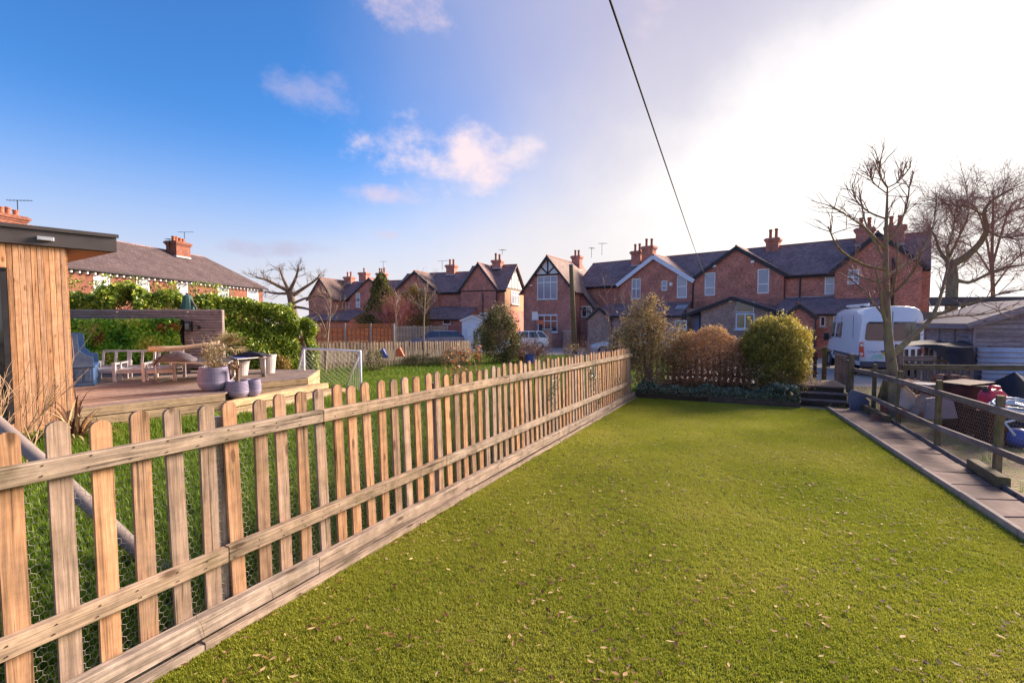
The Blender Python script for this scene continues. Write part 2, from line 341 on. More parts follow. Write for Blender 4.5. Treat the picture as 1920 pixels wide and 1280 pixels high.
def leafm(name, cols, rough=.5, trans=.25, spec=.35):
    """foliage: colour differs from leaf to leaf through the face attribute 'tint'"""
    m, N, L, b = mk(name)
    a = N.new('ShaderNodeAttribute'); a.attribute_name = 'tint'; r = ramp(N, cols); L.new(a.outputs['Fac'], r.inputs[0])
    L.new(r.outputs[0], b.inputs['Base Color']); b.inputs['Roughness'].default_value = rough; b.inputs['Specular IOR Level'].default_value = spec
    t = N.new('ShaderNodeBsdfTranslucent'); L.new(r.outputs[0], t.inputs[0]); mx = N.new('ShaderNodeMixShader'); mx.inputs[0].default_value = trans
    L.new(b.outputs[0], mx.inputs[1]); L.new(t.outputs[0], mx.inputs[2]); L.new(mx.outputs[0], N['Material Output'].inputs[0]); return m
def bladem(name, cols, trans=.35):
    m, N, L, b = mk(name)
    oi = N.new('ShaderNodeObjectInfo'); g = N.new('ShaderNodeNewGeometry'); n = N.new('ShaderNodeTexNoise'); n.inputs['Scale'].default_value = .8; n.inputs['Detail'].default_value = 5; L.new(g.outputs['Position'], n.inputs['Vector'])
    a = N.new('ShaderNodeMath'); a.operation = 'MULTIPLY_ADD'; L.new(g.outputs['Random Per Island'], a.inputs[0]); a.inputs[1].default_value = .62
    c = N.new('ShaderNodeMath'); c.operation = 'MULTIPLY_ADD'; L.new(n.outputs['Fac'], c.inputs[0]); c.inputs[1].default_value = 1.1; c.inputs[2].default_value = -.36; L.new(c.outputs[0], a.inputs[2])
    r = ramp(N, cols); L.new(a.outputs[0], r.inputs[0]); L.new(r.outputs[0], b.inputs['Base Color']); b.inputs['Roughness'].default_value = .55; b.inputs['Specular IOR Level'].default_value = .25
    t = N.new('ShaderNodeBsdfTranslucent'); L.new(r.outputs[0], t.inputs[0]); mx = N.new('ShaderNodeMixShader'); mx.inputs[0].default_value = trans
    L.new(b.outputs[0], mx.inputs[1]); L.new(t.outputs[0], mx.inputs[2]); L.new(mx.outputs[0], N['Material Output'].inputs[0]); return m
def glass(name, base, rough=.08):
    m, N, L, b = mk(name); b.inputs['Base Color'].default_value = base+(1,); b.inputs['Roughness'].default_value = rough; b.inputs['Specular IOR Level'].default_value = .9
    b.inputs['Coat Weight'].default_value = .6; b.inputs['Coat Roughness'].default_value = .03; return m
wood('picket_wood', (.44, .245, .135), (.33, .24, .185), rnd=.22, greymix=(0, .95), moss=((.16, .115, .05), .4), contrast=1.15)
wood('rail_wood', (.38, .27, .185), (.36, .28, .22), rnd=.10, greymix=(.2, .9), moss=((.13, .10, .055), .65), contrast=1.3)
wood('kick_wood', (.40, .295, .225), (.375, .295, .24), rnd=.08, greymix=(.3, .95), moss=((.14, .11, .06), .55), contrast=1.5)
wood('post_wood', (.30, .24, .19), (.36, .315, .28), rnd=.1, greymix=(.5, 1), contrast=1.5)
wood('cedar', (.70, .355, .18), (.62, .385, .25), rnd=.22, greymix=(0, .6), knot=(.25, .10, .04))
wood('deck_wood', (.30, .21, .165), (.25, .195, .175), rnd=.28, greymix=(.3, .9))
wood('new_pine', (.52, .365, .21), (.48, .35, .235), rnd=.10, greymix=(0, .6))
wood('far_picket', (.42, .31, .21), (.40, .31, .24), rnd=.22, greymix=(.2, .9))
wood('screen_wood', (.31, .24, .225), (.36, .29, .28), rnd=.1)
wood('dark_wood', (.075, .048, .035), (.11, .08, .065), rnd=.15, moss=((.05, .05, .02), .6))
wood('mossy_wood', (.15, .115, .06), (.17, .135, .09), rnd=.15, moss=((.10, .105, .03), .8))
wood('grey_wood', (.20, .15, .135), (.235, .19, .185), rnd=.12, greymix=(.3, 1))
wood('shed_wood', (.25, .20, .215), (.31, .26, .30), rnd=.10, greymix=(.4, 1))
wood('panel_orange', (.62, .215, .10), (.55, .25, .14), rnd=.12, greymix=(0, .4))
wood('panel_orange_batten', (.36, .13, .07), (.33, .15, .09), rnd=.12, greymix=(0, .4))  # same timber as the panels, darkened by colour for depth shading
wood('panel_pale', (.56, .41, .30), (.50, .39, .32), rnd=.12)
wood('panel_pale_batten', (.33, .25, .19), (.30, .24, .20), rnd=.12)  # darker copy of the pale panel timber, shading painted into the battens
wood('white_wood', (.62, .56, .56), (.52, .46, .48), rnd=.05, knot=(.35, .3, .3))
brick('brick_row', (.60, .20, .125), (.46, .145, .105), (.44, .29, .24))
brick('brick_mid', (.60, .21, .145), (.46, .155, .12), (.44, .30, .26))
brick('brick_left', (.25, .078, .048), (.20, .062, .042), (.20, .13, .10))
brick('brick_pink', (.50, .29, .225), (.33, .17, .135), (.44, .36, .31), vari=.4)
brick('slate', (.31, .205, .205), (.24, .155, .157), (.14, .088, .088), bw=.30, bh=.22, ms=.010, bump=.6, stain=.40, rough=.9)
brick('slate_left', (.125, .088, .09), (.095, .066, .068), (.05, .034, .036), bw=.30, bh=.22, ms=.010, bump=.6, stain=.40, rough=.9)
brick('tile_brown', (.29, .20, .18), (.22, .15, .135), (.11, .07, .06), bw=.26, bh=.20, ms=.008, bump=.5, stain=.35, rough=.8)
M('terracotta', [(.30, .10, .055), (.42, .15, .08)], 3, rough=.8)
M('ridge_tile', [(.24, .085, .05), (.34, .13, .08)], 3, rough=.8)
M('lead', [(.34, .33, .36), (.44, .43, .46)], 3, rough=.5)
M('white_paint', [(.78, .77, .79), (.86, .85, .87)], 3, rough=.45, bump=.03, spec=.4)
M('blue_white_paint', [(.62, .66, .76), (.72, .76, .84)], 3, rough=.5, bump=.03)
M('stone_sill', [(.42, .36, .34), (.52, .46, .42)], 6, rough=.8)
M('black_paint', [(.022, .020, .024), (.045, .04, .045)], 5, rough=.5, bump=.05)
M('fascia_dark', [(.062, .052, .054), (.088, .075, .078)], 3, rough=.6, bump=.06)
M('soffit', [(.13, .065, .038), (.19, .10, .058)], 3, stretch=(1, 8, 1), rough=.7)
M('render_pale', [(.70, .68, .68), (.80, .78, .78)], 2, rough=.85)
M('render_tan', [(.40, .22, .12), (.48, .28, .16)], 2, rough=.85)
glass('pane_dark', (.030, .034, .045)); glass('pane_blue', (.17, .20, .29), .12); glass('pane_net', (.27, .29, .37), .2); glass('pane_amber', (.17, .13, .075), .15); glass('pane_car', (.035, .038, .05), .06)
M('door_oak', [(.24, .13, .06), (.34, .19, .09)], 3, stretch=(8, 8, 1))
M('door_blue', [(.22, .27, .42), (.26, .31, .46)], 2, rough=.5)
M('blue_bench', [(.028, .070, .17), (.045, .10, .225), (.10, .15, .25)], 5, rough=.55)
M('asphalt', [(.27, .235, .23), (.37, .33, .32)], 6, rough=.9, bump=.3, bscale=60)
M('concrete', [(.30, .255, .26), (.40, .35, .35)], 3, rough=.9, bump=.2, bscale=40)
M('earth', [(.045, .032, .020), (.09, .065, .035), (.105, .105, .035)], 2.4, rough=.95, bump=.6, bscale=18, dist=.05, detail=9)
M('scrub', [(.10, .065, .045), (.20, .135, .085), (.20, .18, .07), (.27, .20, .14)], 2.6, rough=.95, bump=.7, bscale=20, dist=.05, detail=9)
M('turf_base', [(.10, .115, .012), (.17, .185, .022)], 14, rough=.95, bump=.5, bscale=120, dist=.01)
M('lawn_base', [(.03, .055, .008), (.06, .10, .015)], 6, rough=.95, bump=.5, bscale=60)
M('field', [(.17, .155, .085), (.27, .23, .15)], .3, rough=.95)
M('slab_mauve', [(.12, .07, .055), (.19, .115, .092), (.28, .18, .145)], 5, rough=.85, bump=.25, bscale=50, rnd=.16, dist=.004)
M('kerb_stone', [(.28, .215, .185), (.42, .335, .29)], 9, rough=.9, bump=.3)
M('metal_pole', [(.21, .165, .15), (.30, .24, .22)], 6, rough=.6)
M('wire', [(.40, .37, .33), (.52, .48, .44)], 5, rough=.45, metal=.5, bump=0)
M('cable', [(.006, .006, .008), (.010, .010, .012)], 3, rough=.9, bump=0)
M('pot_lilac', [(.255, .225, .33), (.33, .29, .41)], 4, rough=.55, bump=.08)
M('pot_white', [(.52, .46, .44), (.62, .56, .54)], 4, rough=.6, bump=.05)
M('plastic_white', [(.68, .68, .72), (.76, .76, .80)], 3, rough=.4, bump=0)
M('net_white', [(.52, .52, .52), (.6, .6, .6)], 3, rough=.8, bump=0)
M('tube_steel', [(.46, .40, .35), (.56, .50, .44)], 4, rough=.4, metal=.4, bump=0)
M('canvas_tan', [(.40, .30, .21), (.50, .39, .29)], 6, rough=.9)
M('canvas_grey', [(.10, .085, .10), (.16, .135, .155)], 5, rough=.9, bump=.4, bscale=9, dist=.03)
M('canvas_green', [(.03, .09, .085), (.06, .13, .12)], 5, rough=.9)
M('tarp_black', [(.018, .018, .026), (.036, .034, .046)], 5, rough=.8, bump=.4, bscale=8, dist=.03)
M('tarp_blue', [(.055, .13, .36), (.12, .22, .48)], 5, rough=.45, bump=.5, bscale=9, dist=.03)
M('plastic_red', [(.50, .03, .07), (.60, .05, .10)], 5, rough=.4, bump=.1)
M('plastic_orange', [(.62, .12, .05), (.7, .18, .08)], 5, rough=.5, bump=.05)
M('plastic_blue', [(.07, .10, .36), (.10, .14, .42)], 5, rough=.45, bump=.05)
M('hose', [(.42, .50, .62), (.52, .60, .72)], 5, rough=.4, bump=0)
M('corrugated', [(.44, .46, .58), (.58, .60, .72), (.46, .46, .56)], 3, rough=.45, metal=.35, bump=.05)
M('rust', [(.030, .012, .011), (.055, .021, .018), (.085, .036, .028)], 6, rough=.8, bump=.3)
M('slate_slab', [(.15, .14, .185), (.21, .20, .25)], 5, rough=.7, bump=.3)
M('felt', [(.255, .20, .195), (.33, .27, .255)], 5, rough=.9, bump=.25, bscale=60)
M('loose_brick', [(.15, .065, .05), (.26, .12, .09), (.34, .20, .15)], 5, rough=.9, rnd=.25, bump=.4)
M('van_white', [(.66, .68, .76), (.72, .74, .82)], 1.2, rough=.28, bump=0, spec=.5, coat=.5)
M('car_white', [(.82, .82, .83), (.86, .86, .87)], 1.2, rough=.28, bump=0, spec=.5, coat=.5)
M('car_navy', [(.075, .065, .16), (.10, .09, .19)], 1.2, rough=.25, bump=0, spec=.5, coat=.8)
M('car_silver', [(.42, .44, .48), (.48, .5, .54)], 1.2, rough=.3, bump=0, spec=.5, coat=.5, metal=.3)
M('trim_grey', [(.075, .07, .09), (.10, .095, .115)], 4, rough=.6, bump=.05)
M('tyre', [(.018, .018, .02), (.03, .03, .032)], 8, rough=.85)
M('rim', [(.35, .35, .37), (.42, .42, .44)], 4, rough=.35, metal=.6, bump=0)
M('lamp_red', [(.42, .012, .012), (.55, .03, .025)], 8, rough=.2, bump=0, spec=.6, coat=.5)
M('lamp_clear', [(.55, .45, .42), (.70, .62, .58)], 8, rough=.2, bump=0, spec=.6)
M('plate_yellow', [(.65, .47, .06), (.7, .5, .08)], 4, rough=.5, bump=0)
M('aluminium', [(.45, .46, .50), (.55, .56, .60)], 4, rough=.4, metal=.5, bump=0)
M('sign_white', [(.66, .66, .68), (.72, .72, .74)], 4, rough=.5, bump=0)
M('bark_brown', [(.10, .068, .05), (.22, .15, .11), (.23, .20, .10), (.36, .27, .21)], 11, stretch=(1, 1, .45), rough=.95, bump=.9, bscale=38, lo=.25, hi=.72)
M('bark_dark', [(.12, .075, .055), (.22, .145, .11)], 8, stretch=(1, 1, .4), rough=.9, bump=.5)
M('twig_pink', [(.21, .115, .095), (.33, .19, .155)], 8, rough=.85, bump=0)
M('twig_rose', [(.34, .115, .125), (.46, .20, .20)], 8, rough=.85, bump=0)
M('twig_pale', [(.27, .20, .14), (.40, .31, .23)], 8, rough=.85, bump=0)
M('straw', [(.25, .14, .085), (.42, .27, .17), (.36, .24, .10)], 9, rough=.8, bump=0)
M('log_end', [(.30, .17, .09), (.44, .29, .17)], 9, rough=.9, rnd=.2)
leafm('laurel', [(0.060, 0.120, 0.016), (0.150, 0.250, 0.028), (0.310, 0.410, 0.044), (0.540, 0.540, 0.070)], .4, .25, .5)
leafm('living_wall', [(0.068, 0.205, 0.026), (0.221, 0.512, 0.049), (0.479, 0.750, 0.076), (0.750, 0.750, 0.137), (0.750, 0.444, 0.205)], .45, .3)
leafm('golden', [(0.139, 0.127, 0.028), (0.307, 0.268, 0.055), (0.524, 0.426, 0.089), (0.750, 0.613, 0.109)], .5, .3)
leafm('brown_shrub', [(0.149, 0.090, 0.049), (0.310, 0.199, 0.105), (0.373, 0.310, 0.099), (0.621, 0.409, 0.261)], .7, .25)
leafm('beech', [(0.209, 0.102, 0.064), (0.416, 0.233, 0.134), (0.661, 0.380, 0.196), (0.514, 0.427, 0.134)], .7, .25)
leafm('ivy', [(0.035, 0.054, 0.029), (0.088, 0.120, 0.064), (0.184, 0.216, 0.136), (0.336, 0.352, 0.272)], .4, .15, .5)
leafm('conifer', [(0.035, 0.051, 0.021), (0.096, 0.106, 0.035), (0.216, 0.192, 0.054), (0.320, 0.264, 0.072)], .7, .2)
leafm('dark_green', [(0.051, 0.062, 0.023), (0.121, 0.129, 0.043), (0.225, 0.205, 0.070), (0.293, 0.196, 0.098)], .6, .2)
leafm('ochre_leaf', [(0.140, 0.091, 0.028), (0.280, 0.175, 0.042), (0.378, 0.266, 0.056)], .6, .3)
leafm('dead_leaf', [(.055, .022, .012), (.15, .060, .026), (.38, .22, .09), (.68, .50, .27)], .8, .15)
leafm('palm_leaf', [(0.120, 0.102, 0.036), (0.240, 0.186, 0.066), (0.360, 0.264, 0.132), (0.432, 0.324, 0.180)], .6, .2)
leafm('rust_leaf', [(0.330, 0.099, 0.033), (0.495, 0.187, 0.066), (0.396, 0.220, 0.055)], .6, .25)
bladem('turf_blade', [(0., (.13, .17, .014)), (.36, (.265, .31, .026)), (.70, (.40, .405, .046)), (1., (.52, .46, .11))], .4)
bladem('lawn_blade', [(0., (.055, .105, .008)), (.45, (.12, .205, .016)), (.8, (.20, .285, .026)), (1., (.32, .33, .07))])
bladem('straw_blade', [(0., (.16, .10, .05)), (.5, (.34, .23, .12)), (1., (.45, .34, .2))])
# ================================================================== setting: ground sheets
def sheet(name, poly, off, mat, label=None, thick=None):
    b = MB(); n = len(poly)
    b.quad(*[(p[0], p[1], gz(p[0], p[1])+off) for p in poly])
    o = b.build(name, mat); o['kind'] = 'structure'; return o
def inside(poly, x, y):
    c = np.zeros(len(x), bool); n = len(poly); j = n-1
    for i in range(n):
        xi, yi = poly[i][0], poly[i][1]; xj, yj = poly[j][0], poly[j][1]
        c ^= ((yi > y) != (yj > y)) & (x < (xj-xi)*(y-yi)/((yj-yi) or 1e-9)+xi); j = i
    return c
gx = [-900, -200, -80, -40, -25, -15, -8, -4, 0, 4, 8, 15, 25, 40, 80, 200, 900]; gy = [-60, -20, -6, 0, 4, 8, 12, 16, 22, 30, 40, 55, 75, 100, 200, 500, 1500]
b = MB(); b.add([(x, y, gz(x, y)-.012) for y in gy for x in gx], [(j*len(gx)+i, j*len(gx)+i+1, (j+1)*len(gx)+i+1, (j+1)*len(gx)+i) for j in range(len(gy)-1) for i in range(len(gx)-1)])
b.build('ground', 'field')['kind'] = 'structure'
KD = V(.4026, .9154, 0)                                # kerb direction
KF = V(6.53, 9.26, 0)                                  # kerb far end
TURF = [ST(-3, -2.33), ST(10.86, -2.33), V(2.90, 10.72, 0), V(6.07, 9.48, 0), KF, KF-KD*13]
sheet('artificial_turf', TURF, .004, 'turf_base')
LAWN = [ST(-4, -2.47), ST(30, -2.47), V(2, 31, 0), V(-3, 25, 0), V(-9, 15, 0), V(-16, 12, 0), V(-16, -2, 0)]
sheet('neighbour_lawn', LAWN, .002, 'lawn_base')
SCRUB = [V(6.9, 10.2, 0), V(4.6, 3.6, 0), V(3.0, .4, 0), V(9, -3, 0), V(22, 4, 0), V(22, 13.5, 0), V(9, 13.5, 0)]
sheet('rough_ground', SCRUB, .006, 'scrub')
LANE = [V(-14, 35, 0), V(-14, 47, 0), V(2, 42.6, 0), V(9, 41.5, 0), V(24, 30, 0), V(30, 18, 0), V(18, 13.6, 0), V(8.4, 12.5, 0), V(4.2, 14, 0), V(3, 24, 0), V(-4, 35, 0)]
sheet('lane', LANE, .003, 'asphalt')
# ------------------------------------------------------------------ grass
def tuft_obj(name, mat, nb, rad, hmin, hmax, wid, seed):
    r = random.Random(seed); b = MB()
    for i in range(nb):
        a = r.uniform(0, 6.28); q = rad*math.sqrt(r.random()); x, y = q*math.cos(a), q*math.sin(a)
        h = r.uniform(hmin, hmax); az = r.uniform(0, 6.28); ln = r.uniform(.1, .75)*h; cx, sx = math.cos(az), math.sin(az); w2 = wid*r.uniform(.7, 1.2)/2
        px, py = -sx*w2, cx*w2
        m1 = (x+cx*ln*.35, y+sx*ln*.35, h*.6); tp = (x+cx*ln, y+sx*ln, h)
        b.add([(x-px, y-py, 0), (x+px, y+py, 0), (m1[0]+px*.8, m1[1]+py*.8, m1[2]), (m1[0]-px*.8, m1[1]-py*.8, m1[2]), tp], [(0, 1, 2, 3), (3, 2, 4)])
    me = b.mesh(name, mat); return bpy.data.objects.new(name, me)
def scatter(name, pts, scs, tufts):
    me = bpy.data.meshes.new(name); me.vertices.add(len(pts)); me.vertices.foreach_set('co', np.asarray(pts, dtype=np.float32).ravel())
    a = me.attributes.new('sc', 'FLOAT', 'POINT'); a.data.foreach_set('value', np.asarray(scs, dtype=np.float32))
    o = bpy.data.objects.new(name, me); link(o)
    ng = bpy.data.node_groups.new(name, 'GeometryNodeTree'); ng.interface.new_socket('Geometry', in_out='INPUT', socket_type='NodeSocketGeometry'); ng.interface.new_socket('Geometry', in_out='OUTPUT', socket_type='NodeSocketGeometry')
    N, L = ng.nodes, ng.links; gi = N.new('NodeGroupInput'); go = N.new('NodeGroupOutput'); ip = N.new('GeometryNodeInstanceOnPoints'); jg = N.new('GeometryNodeJoinGeometry')
    L.new(gi.outputs[0], ip.inputs['Points'])
    for t in tufts:
        oi = N.new('GeometryNodeObjectInfo'); oi.inputs['Object'].default_value = t; oi.inputs['As Instance'].default_value = True; L.new(oi.outputs['Geometry'], jg.inputs[0])
    L.new(jg.outputs[0], ip.inputs['Instance']); ip.inputs['Pick Instance'].default_value = True
    rv = N.new('FunctionNodeRandomValue'); rv.data_type = 'FLOAT_VECTOR'; rv.inputs['Min'].default_value = (-.12, -.12, 0); rv.inputs['Max'].default_value = (.12, .12, 6.283); L.new(rv.outputs[0], ip.inputs['Rotation'])
    na = N.new('GeometryNodeInputNamedAttribute'); na.data_type = 'FLOAT'; na.inputs[0].default_value = 'sc'; L.new(na.outputs[0], ip.inputs['Scale'])
    L.new(ip.outputs[0], go.inputs[0]); m = o.modifiers.new('scatter', 'NODES'); m.node_group = ng; return o
def field_pts(poly, bands, zoff=0., xmax=1.25, clear=None):
    """bands: (dist0, dist1, density per m2, scale)"""
    P_, S_ = [], []
    xs = [p[0] for p in poly]; ys = [p[1] for p in poly]
    for d0, d1, den, sc in bands:
        x0, x1, y0, y1 = max(min(xs), -d1*1.3), min(max(xs), d1*1.3), max(min(ys), -.2), min(max(ys), d1)
        n = int(den*(x1-x0)*(y1-y0)); x = rng.uniform(x0, x1, n); y = rng.uniform(y0, y1, n)
        d = np.hypot(x, y); k = inside(poly, x, y) & (d >= d0) & (d < d1) & (np.abs(x) < (y+.35)*xmax)
        if clear is not None: k &= ~clear(x, y)
        x, y = x[k], y[k]; z = .036-.024*(x*SN+y*CN)+zoff
        P_.append(np.stack([x, y, z], 1)); S_.append(sc*rng.uniform(.75, 1.25, len(x)))
    return np.concatenate(P_), np.concatenate(S_)
tt = [tuft_obj('turf_tuft', 'turf_blade', 18, .024, .006, .015, .0030, 20+i) for i in range(5)]
p_, s_ = field_pts(TURF, [(0, 3.4, 4200, 1.0), (3.4, 5.2, 3000, 1.08), (5.2, 8, 2000, 1.2), (8, 13, 1300, 1.35)], .004)
tag(scatter('turf_pile', p_, s_, tt), 'short yellow-green pile of the artificial lawn inside the picket fence', 'grass', kind='stuff')
DECKZ = .32
DECK = [Zp(136, 766, DECKZ), Zp(421, 736, DECKZ), Zp(468, 718, DECKZ), Zp(575, 708, DECKZ), V(-5.1, 11.9, DECKZ), V(-14, 11.9, DECKZ), V(-14, 6.4, DECKZ), V(-9.5, 4.0, DECKZ)]
SH_C = V(DECK[0].x, DECK[0].y, 0)
lt = [tuft_obj('lawn_tuft', 'lawn_blade', 14, .03, .03, .075, .005, 40+i) for i in range(5)]
p_, s_ = field_pts(LAWN, [(0, 4.5, 1000, 1.0), (4.5, 8, 480, 1.3), (8, 15, 230, 1.8), (15, 27, 110, 2.4)], .002, clear=lambda x, y: inside(DECK, x, y))
tag(scatter('lawn_grass', p_, s_, lt), 'green mown grass of the neighbouring garden beyond the picket fence', 'grass', kind='stuff')
st_ = [tuft_obj('straw_tuft', 'straw_blade', 16, .05, .05, .19, .003, 60+i) for i in range(4)]
q = [ST(s, -2.45+rng.normal(0, .035)) for s in rng.uniform(.1, 1.9, 70)]+[ST(s, -2.46+rng.normal(0, .03)) for s in rng.uniform(1.9, 9, 40)]
tag(scatter('dry_grass', [tuple(v) for v in q], rng.uniform(.6, 1.25, len(q)), st_), 'dry straw-coloured grass along the foot of the long picket fence', 'grass', kind='stuff')
def gp(poly, n):
    xs = [p[0] for p in poly]; ys = [p[1] for p in poly]; x = rng.uniform(min(xs), max(xs), n); y = rng.uniform(min(ys), max(ys), n); k = inside(poly, x, y) & (y > 0); return x[k], y[k]
x, y = gp(SCRUB, 2600); z = .036-.024*(x*SN+y*CN)+.006
ss = [tuft_obj('weed_tuft', 'straw_blade' if i % 2 else 'lawn_blade', 8, .05, .02, .09, .006, 80+i) for i in range(4)]
tag(scatter('rough_grass', np.stack([x, y, z], 1), rng.uniform(.7, 1.7, len(x)), ss), 'patchy weeds and dead grass on the rough ground behind the wire fence', 'weeds', kind='stuff')
# fallen leaves and catkin bits on the turf
def flat_leaves(name, pts, size, mat, z0, curl=.3):
    n = len(pts); a = rng.uniform(0, 6.283, n); L = size*rng.uniform(.45, 1.25, n); W = L*rng.uniform(.22, .5, n)
    ca, sa = np.cos(a), np.sin(a); t = rng.uniform(-.5, .5, n)
    def at(l, w, h): return np.stack([pts[:, 0]+ca*l-sa*w, pts[:, 1]+sa*l+ca*w, pts[:, 2]+z0+h], 1)
    v = np.stack([at(-L/2, 0*W, curl*L*(.2+t*.5)), at(0*L, -W/2, curl*L*.4*rng.random(n)), at(L/2, 0*W, curl*L*(.3-t*.5)), at(0*L, W/2, curl*L*.4*rng.random(n)), at(0*L, 0*W, 0*L)], 1).reshape(-1, 3)
    i = np.arange(n)*5; f = np.concatenate([np.stack([i, i+1, i+4], 1), np.stack([i+1, i+2, i+4], 1), np.stack([i+2, i+3, i+4], 1), np.stack([i+3, i, i+4], 1)])
    return np_mesh(name, v, f, mat, attr=np.tile(rng.random(n)**1.6, 4))
x, y = gp(TURF, 26000); d = np.hypot(x, y); pr = np.clip(.95-.09*d, .14, .8)*(.45+.9*(np.sin(x*2.3+y*1.1)*np.sin(y*1.7-x*.8) > -.2)); tt_ = x*CN-y*SN; pr = pr*np.clip(.95-.17*(tt_+1.2), .25, 1.0); k = rng.random(len(x)) < pr*1.9; x, y = x[k], y[k]
pt = np.stack([x, y, .036-.024*(x*SN+y*CN)], 1)
tag(flat_leaves('fallen_leaves', pt, .040, 'dead_leaf', .020), 'brown and straw-coloured fallen leaf scraps scattered over the artificial lawn', 'leaves', kind='stuff')
# ================================================================== long picket fence on the left of the turf
FT = -2.42; LEAN = .035
def fz(s): return .036-.024*s
nf = thing('picket_fence', 'long low timber picket fence with rounded tops beside the artificial lawn', 'fence', ST(5.5, FT))
def picket_mesh(Lp, wd, th, mat, sides=7):
    b = MB(); pr = [(0, -wd/2), (Lp-wd*.42, -wd/2)]
    for i in range(1, sides): a = -math.pi/2+math.pi*i/sides; pr.append((Lp-wd*.42+wd*.42*math.cos(a), wd/2*math.sin(a)))
    pr += [(Lp-wd*.42, wd/2), (0, wd/2)]
    b.extr([(x, y, -th/2) for x, y in pr], (0, 0, th)); return b.mesh('picket', mat)
PKM = [picket_mesh(1.10+j*.012, .072, .019, 'picket_wood') for j in range(-1, 2)]
def place_picket(parent, me, base, along, up, name='picket'):
    """local X up the picket, local Y along the fence"""
    up = Vector(up).normalized(); along = Vector(along); along = (along-up*along.dot(up)).normalized(); nrm = up.cross(along)
    o = bpy.data.objects.new(name, me); link(o, parent); m = Matrix((up, along, nrm)).transposed().to_4x4(); m.translation = Vector(base)-wl(parent); o.matrix_local = m; return o
FD = V(SN, CN, -.024); TV = V(CN, -SN, 0)                 # along the fence, across it (towards the turf)
def fp(s, h, t=0.): return ST(s, FT+t-LEAN*h, fz(s)+h)
n = 11.35; i = 0; posts = [5.44+13.49*k for k in range(7)]
while n < 86.2:
    s = n*.14-1.26+random.uniform(-.006, .006)
    place_picket(nf, random.choice(PKM), fp(s, .085+random.uniform(-.01, .01)), FD+V(0, 0, random.uniform(-.008, .008)), V(0, 0, 1)-TV*(LEAN+random.uniform(-.01, .01))+FD*random.uniform(-.012, .012)); n += 1
for k in posts:
    if k*.14-1.26 < .3: continue
    s = (k+.01)*.14-1.26
    board('post', fp(s, -.1, -.052), fp(s, 1.10, -.052), .07, .085, 'post_wood', nf, up=FD)
def rail_run(h, ht, th, t, breaks, mat, name='rail'):
    for a, c in zip(breaks[:-1], breaks[1:]):
        hh = h+random.uniform(-.006, .006); board(name, fp(a+.002, hh, t), fp(c-.002, h+random.uniform(-.006, .006), t+random.uniform(-.003, .003)), th, ht, mat, nf, up=(0, 0, 1))
rail_run(1.02, .078, .045, .033, [-.6, 2.0, 4.55, 7.2, 10.8], 'rail_wood')
rail_run(.39, .078, .045, .033, [-.9, 1.37, 3.3, 6.1, 8.3, 10.8], 'rail_wood')
rail_run(.095, .105, .062, .045, [-1.2, 1.9, 4.2, 6.4, 8.6, 10.82], 'kick_wood', 'gravel_board')
rail_run(.022, .05, .038, .10, [-1.2, 1.2, 3.6, 5.9, 8.1, 10.82], 'kick_wood', 'edging_batten')
NM = MB(); NM.lathe([(.001, .003), (.005, .002), (.006, 0)], (0, 0, 0), 6)
b = MB(); n_ = 12.0
while n_ < 60:
    s_ = n_*.14-1.26
    for h_ in (1.0, 1.04, .375, .41):
        c_ = fp(s_+random.uniform(-.012, .012), h_+random.uniform(-.006, .006), .0565); b.frame(c_, FD*.0026, TV*.0012, V(0, 0, .0026))
    n_ += 1
b.build('nail_heads', 'rust', nf)['kind'] = 'stuff'
def hexnet(name, pfun, s0, s1, h0, h1, cell, rad, mat, parent):
    """chicken wire: hexagonal mesh of thin wires on the surface pfun(s, h)"""
    hs = cell; r = hs/math.sqrt(3); segs = []
    nr = int((h1-h0)/(1.5*r)); nc = int((s1-s0)/hs)
    for j in range(nr):
        cy = h0+j*1.5*r
        for i in range(nc):
            cx = s0+i*hs+(hs/2 if j % 2 else 0)
            jx = lambda: random.uniform(-.06, .06)*hs
            a = (cx-hs/2, cy+r/2); t_ = (cx, cy+r); c2 = (cx+hs/2, cy+r/2); dn = (cx-hs/2, cy-r/2)
            segs += [(a, t_), (t_, c2), (a, dn)]
    n = len(segs); A = np.array([tuple(pfun(*s[0])) for s in segs]); B = np.array([tuple(pfun(*s[1])) for s in segs])
    d = B-A; d /= np.linalg.norm(d, axis=1)[:, None]; u = np.cross(d, np.array([.31, .17, .93])); u /= np.linalg.norm(u, axis=1)[:, None]; w_ = np.cross(d, u)
    vs = []
    for e in (A, B):
        for k in range(3): an = 2*math.pi*k/3; vs.append(e+(u*math.cos(an)+w_*math.sin(an))*rad)
    v = np.stack(vs, 1).reshape(-1, 3); b0 = np.arange(n)*6
    f = np.concatenate([np.stack([b0+k, b0+(k+1) % 3, b0+3+(k+1) % 3, b0+3+k], 1) for k in range(3)])
    o = np_mesh(name, v, f, mat, parent); o['kind'] = 'stuff'; return o
hexnet('chicken_wire', lambda s, h: fp(s, h, -.013), -.3, 8.6, .10, 1.0, .032, .0008, 'wire', nf)
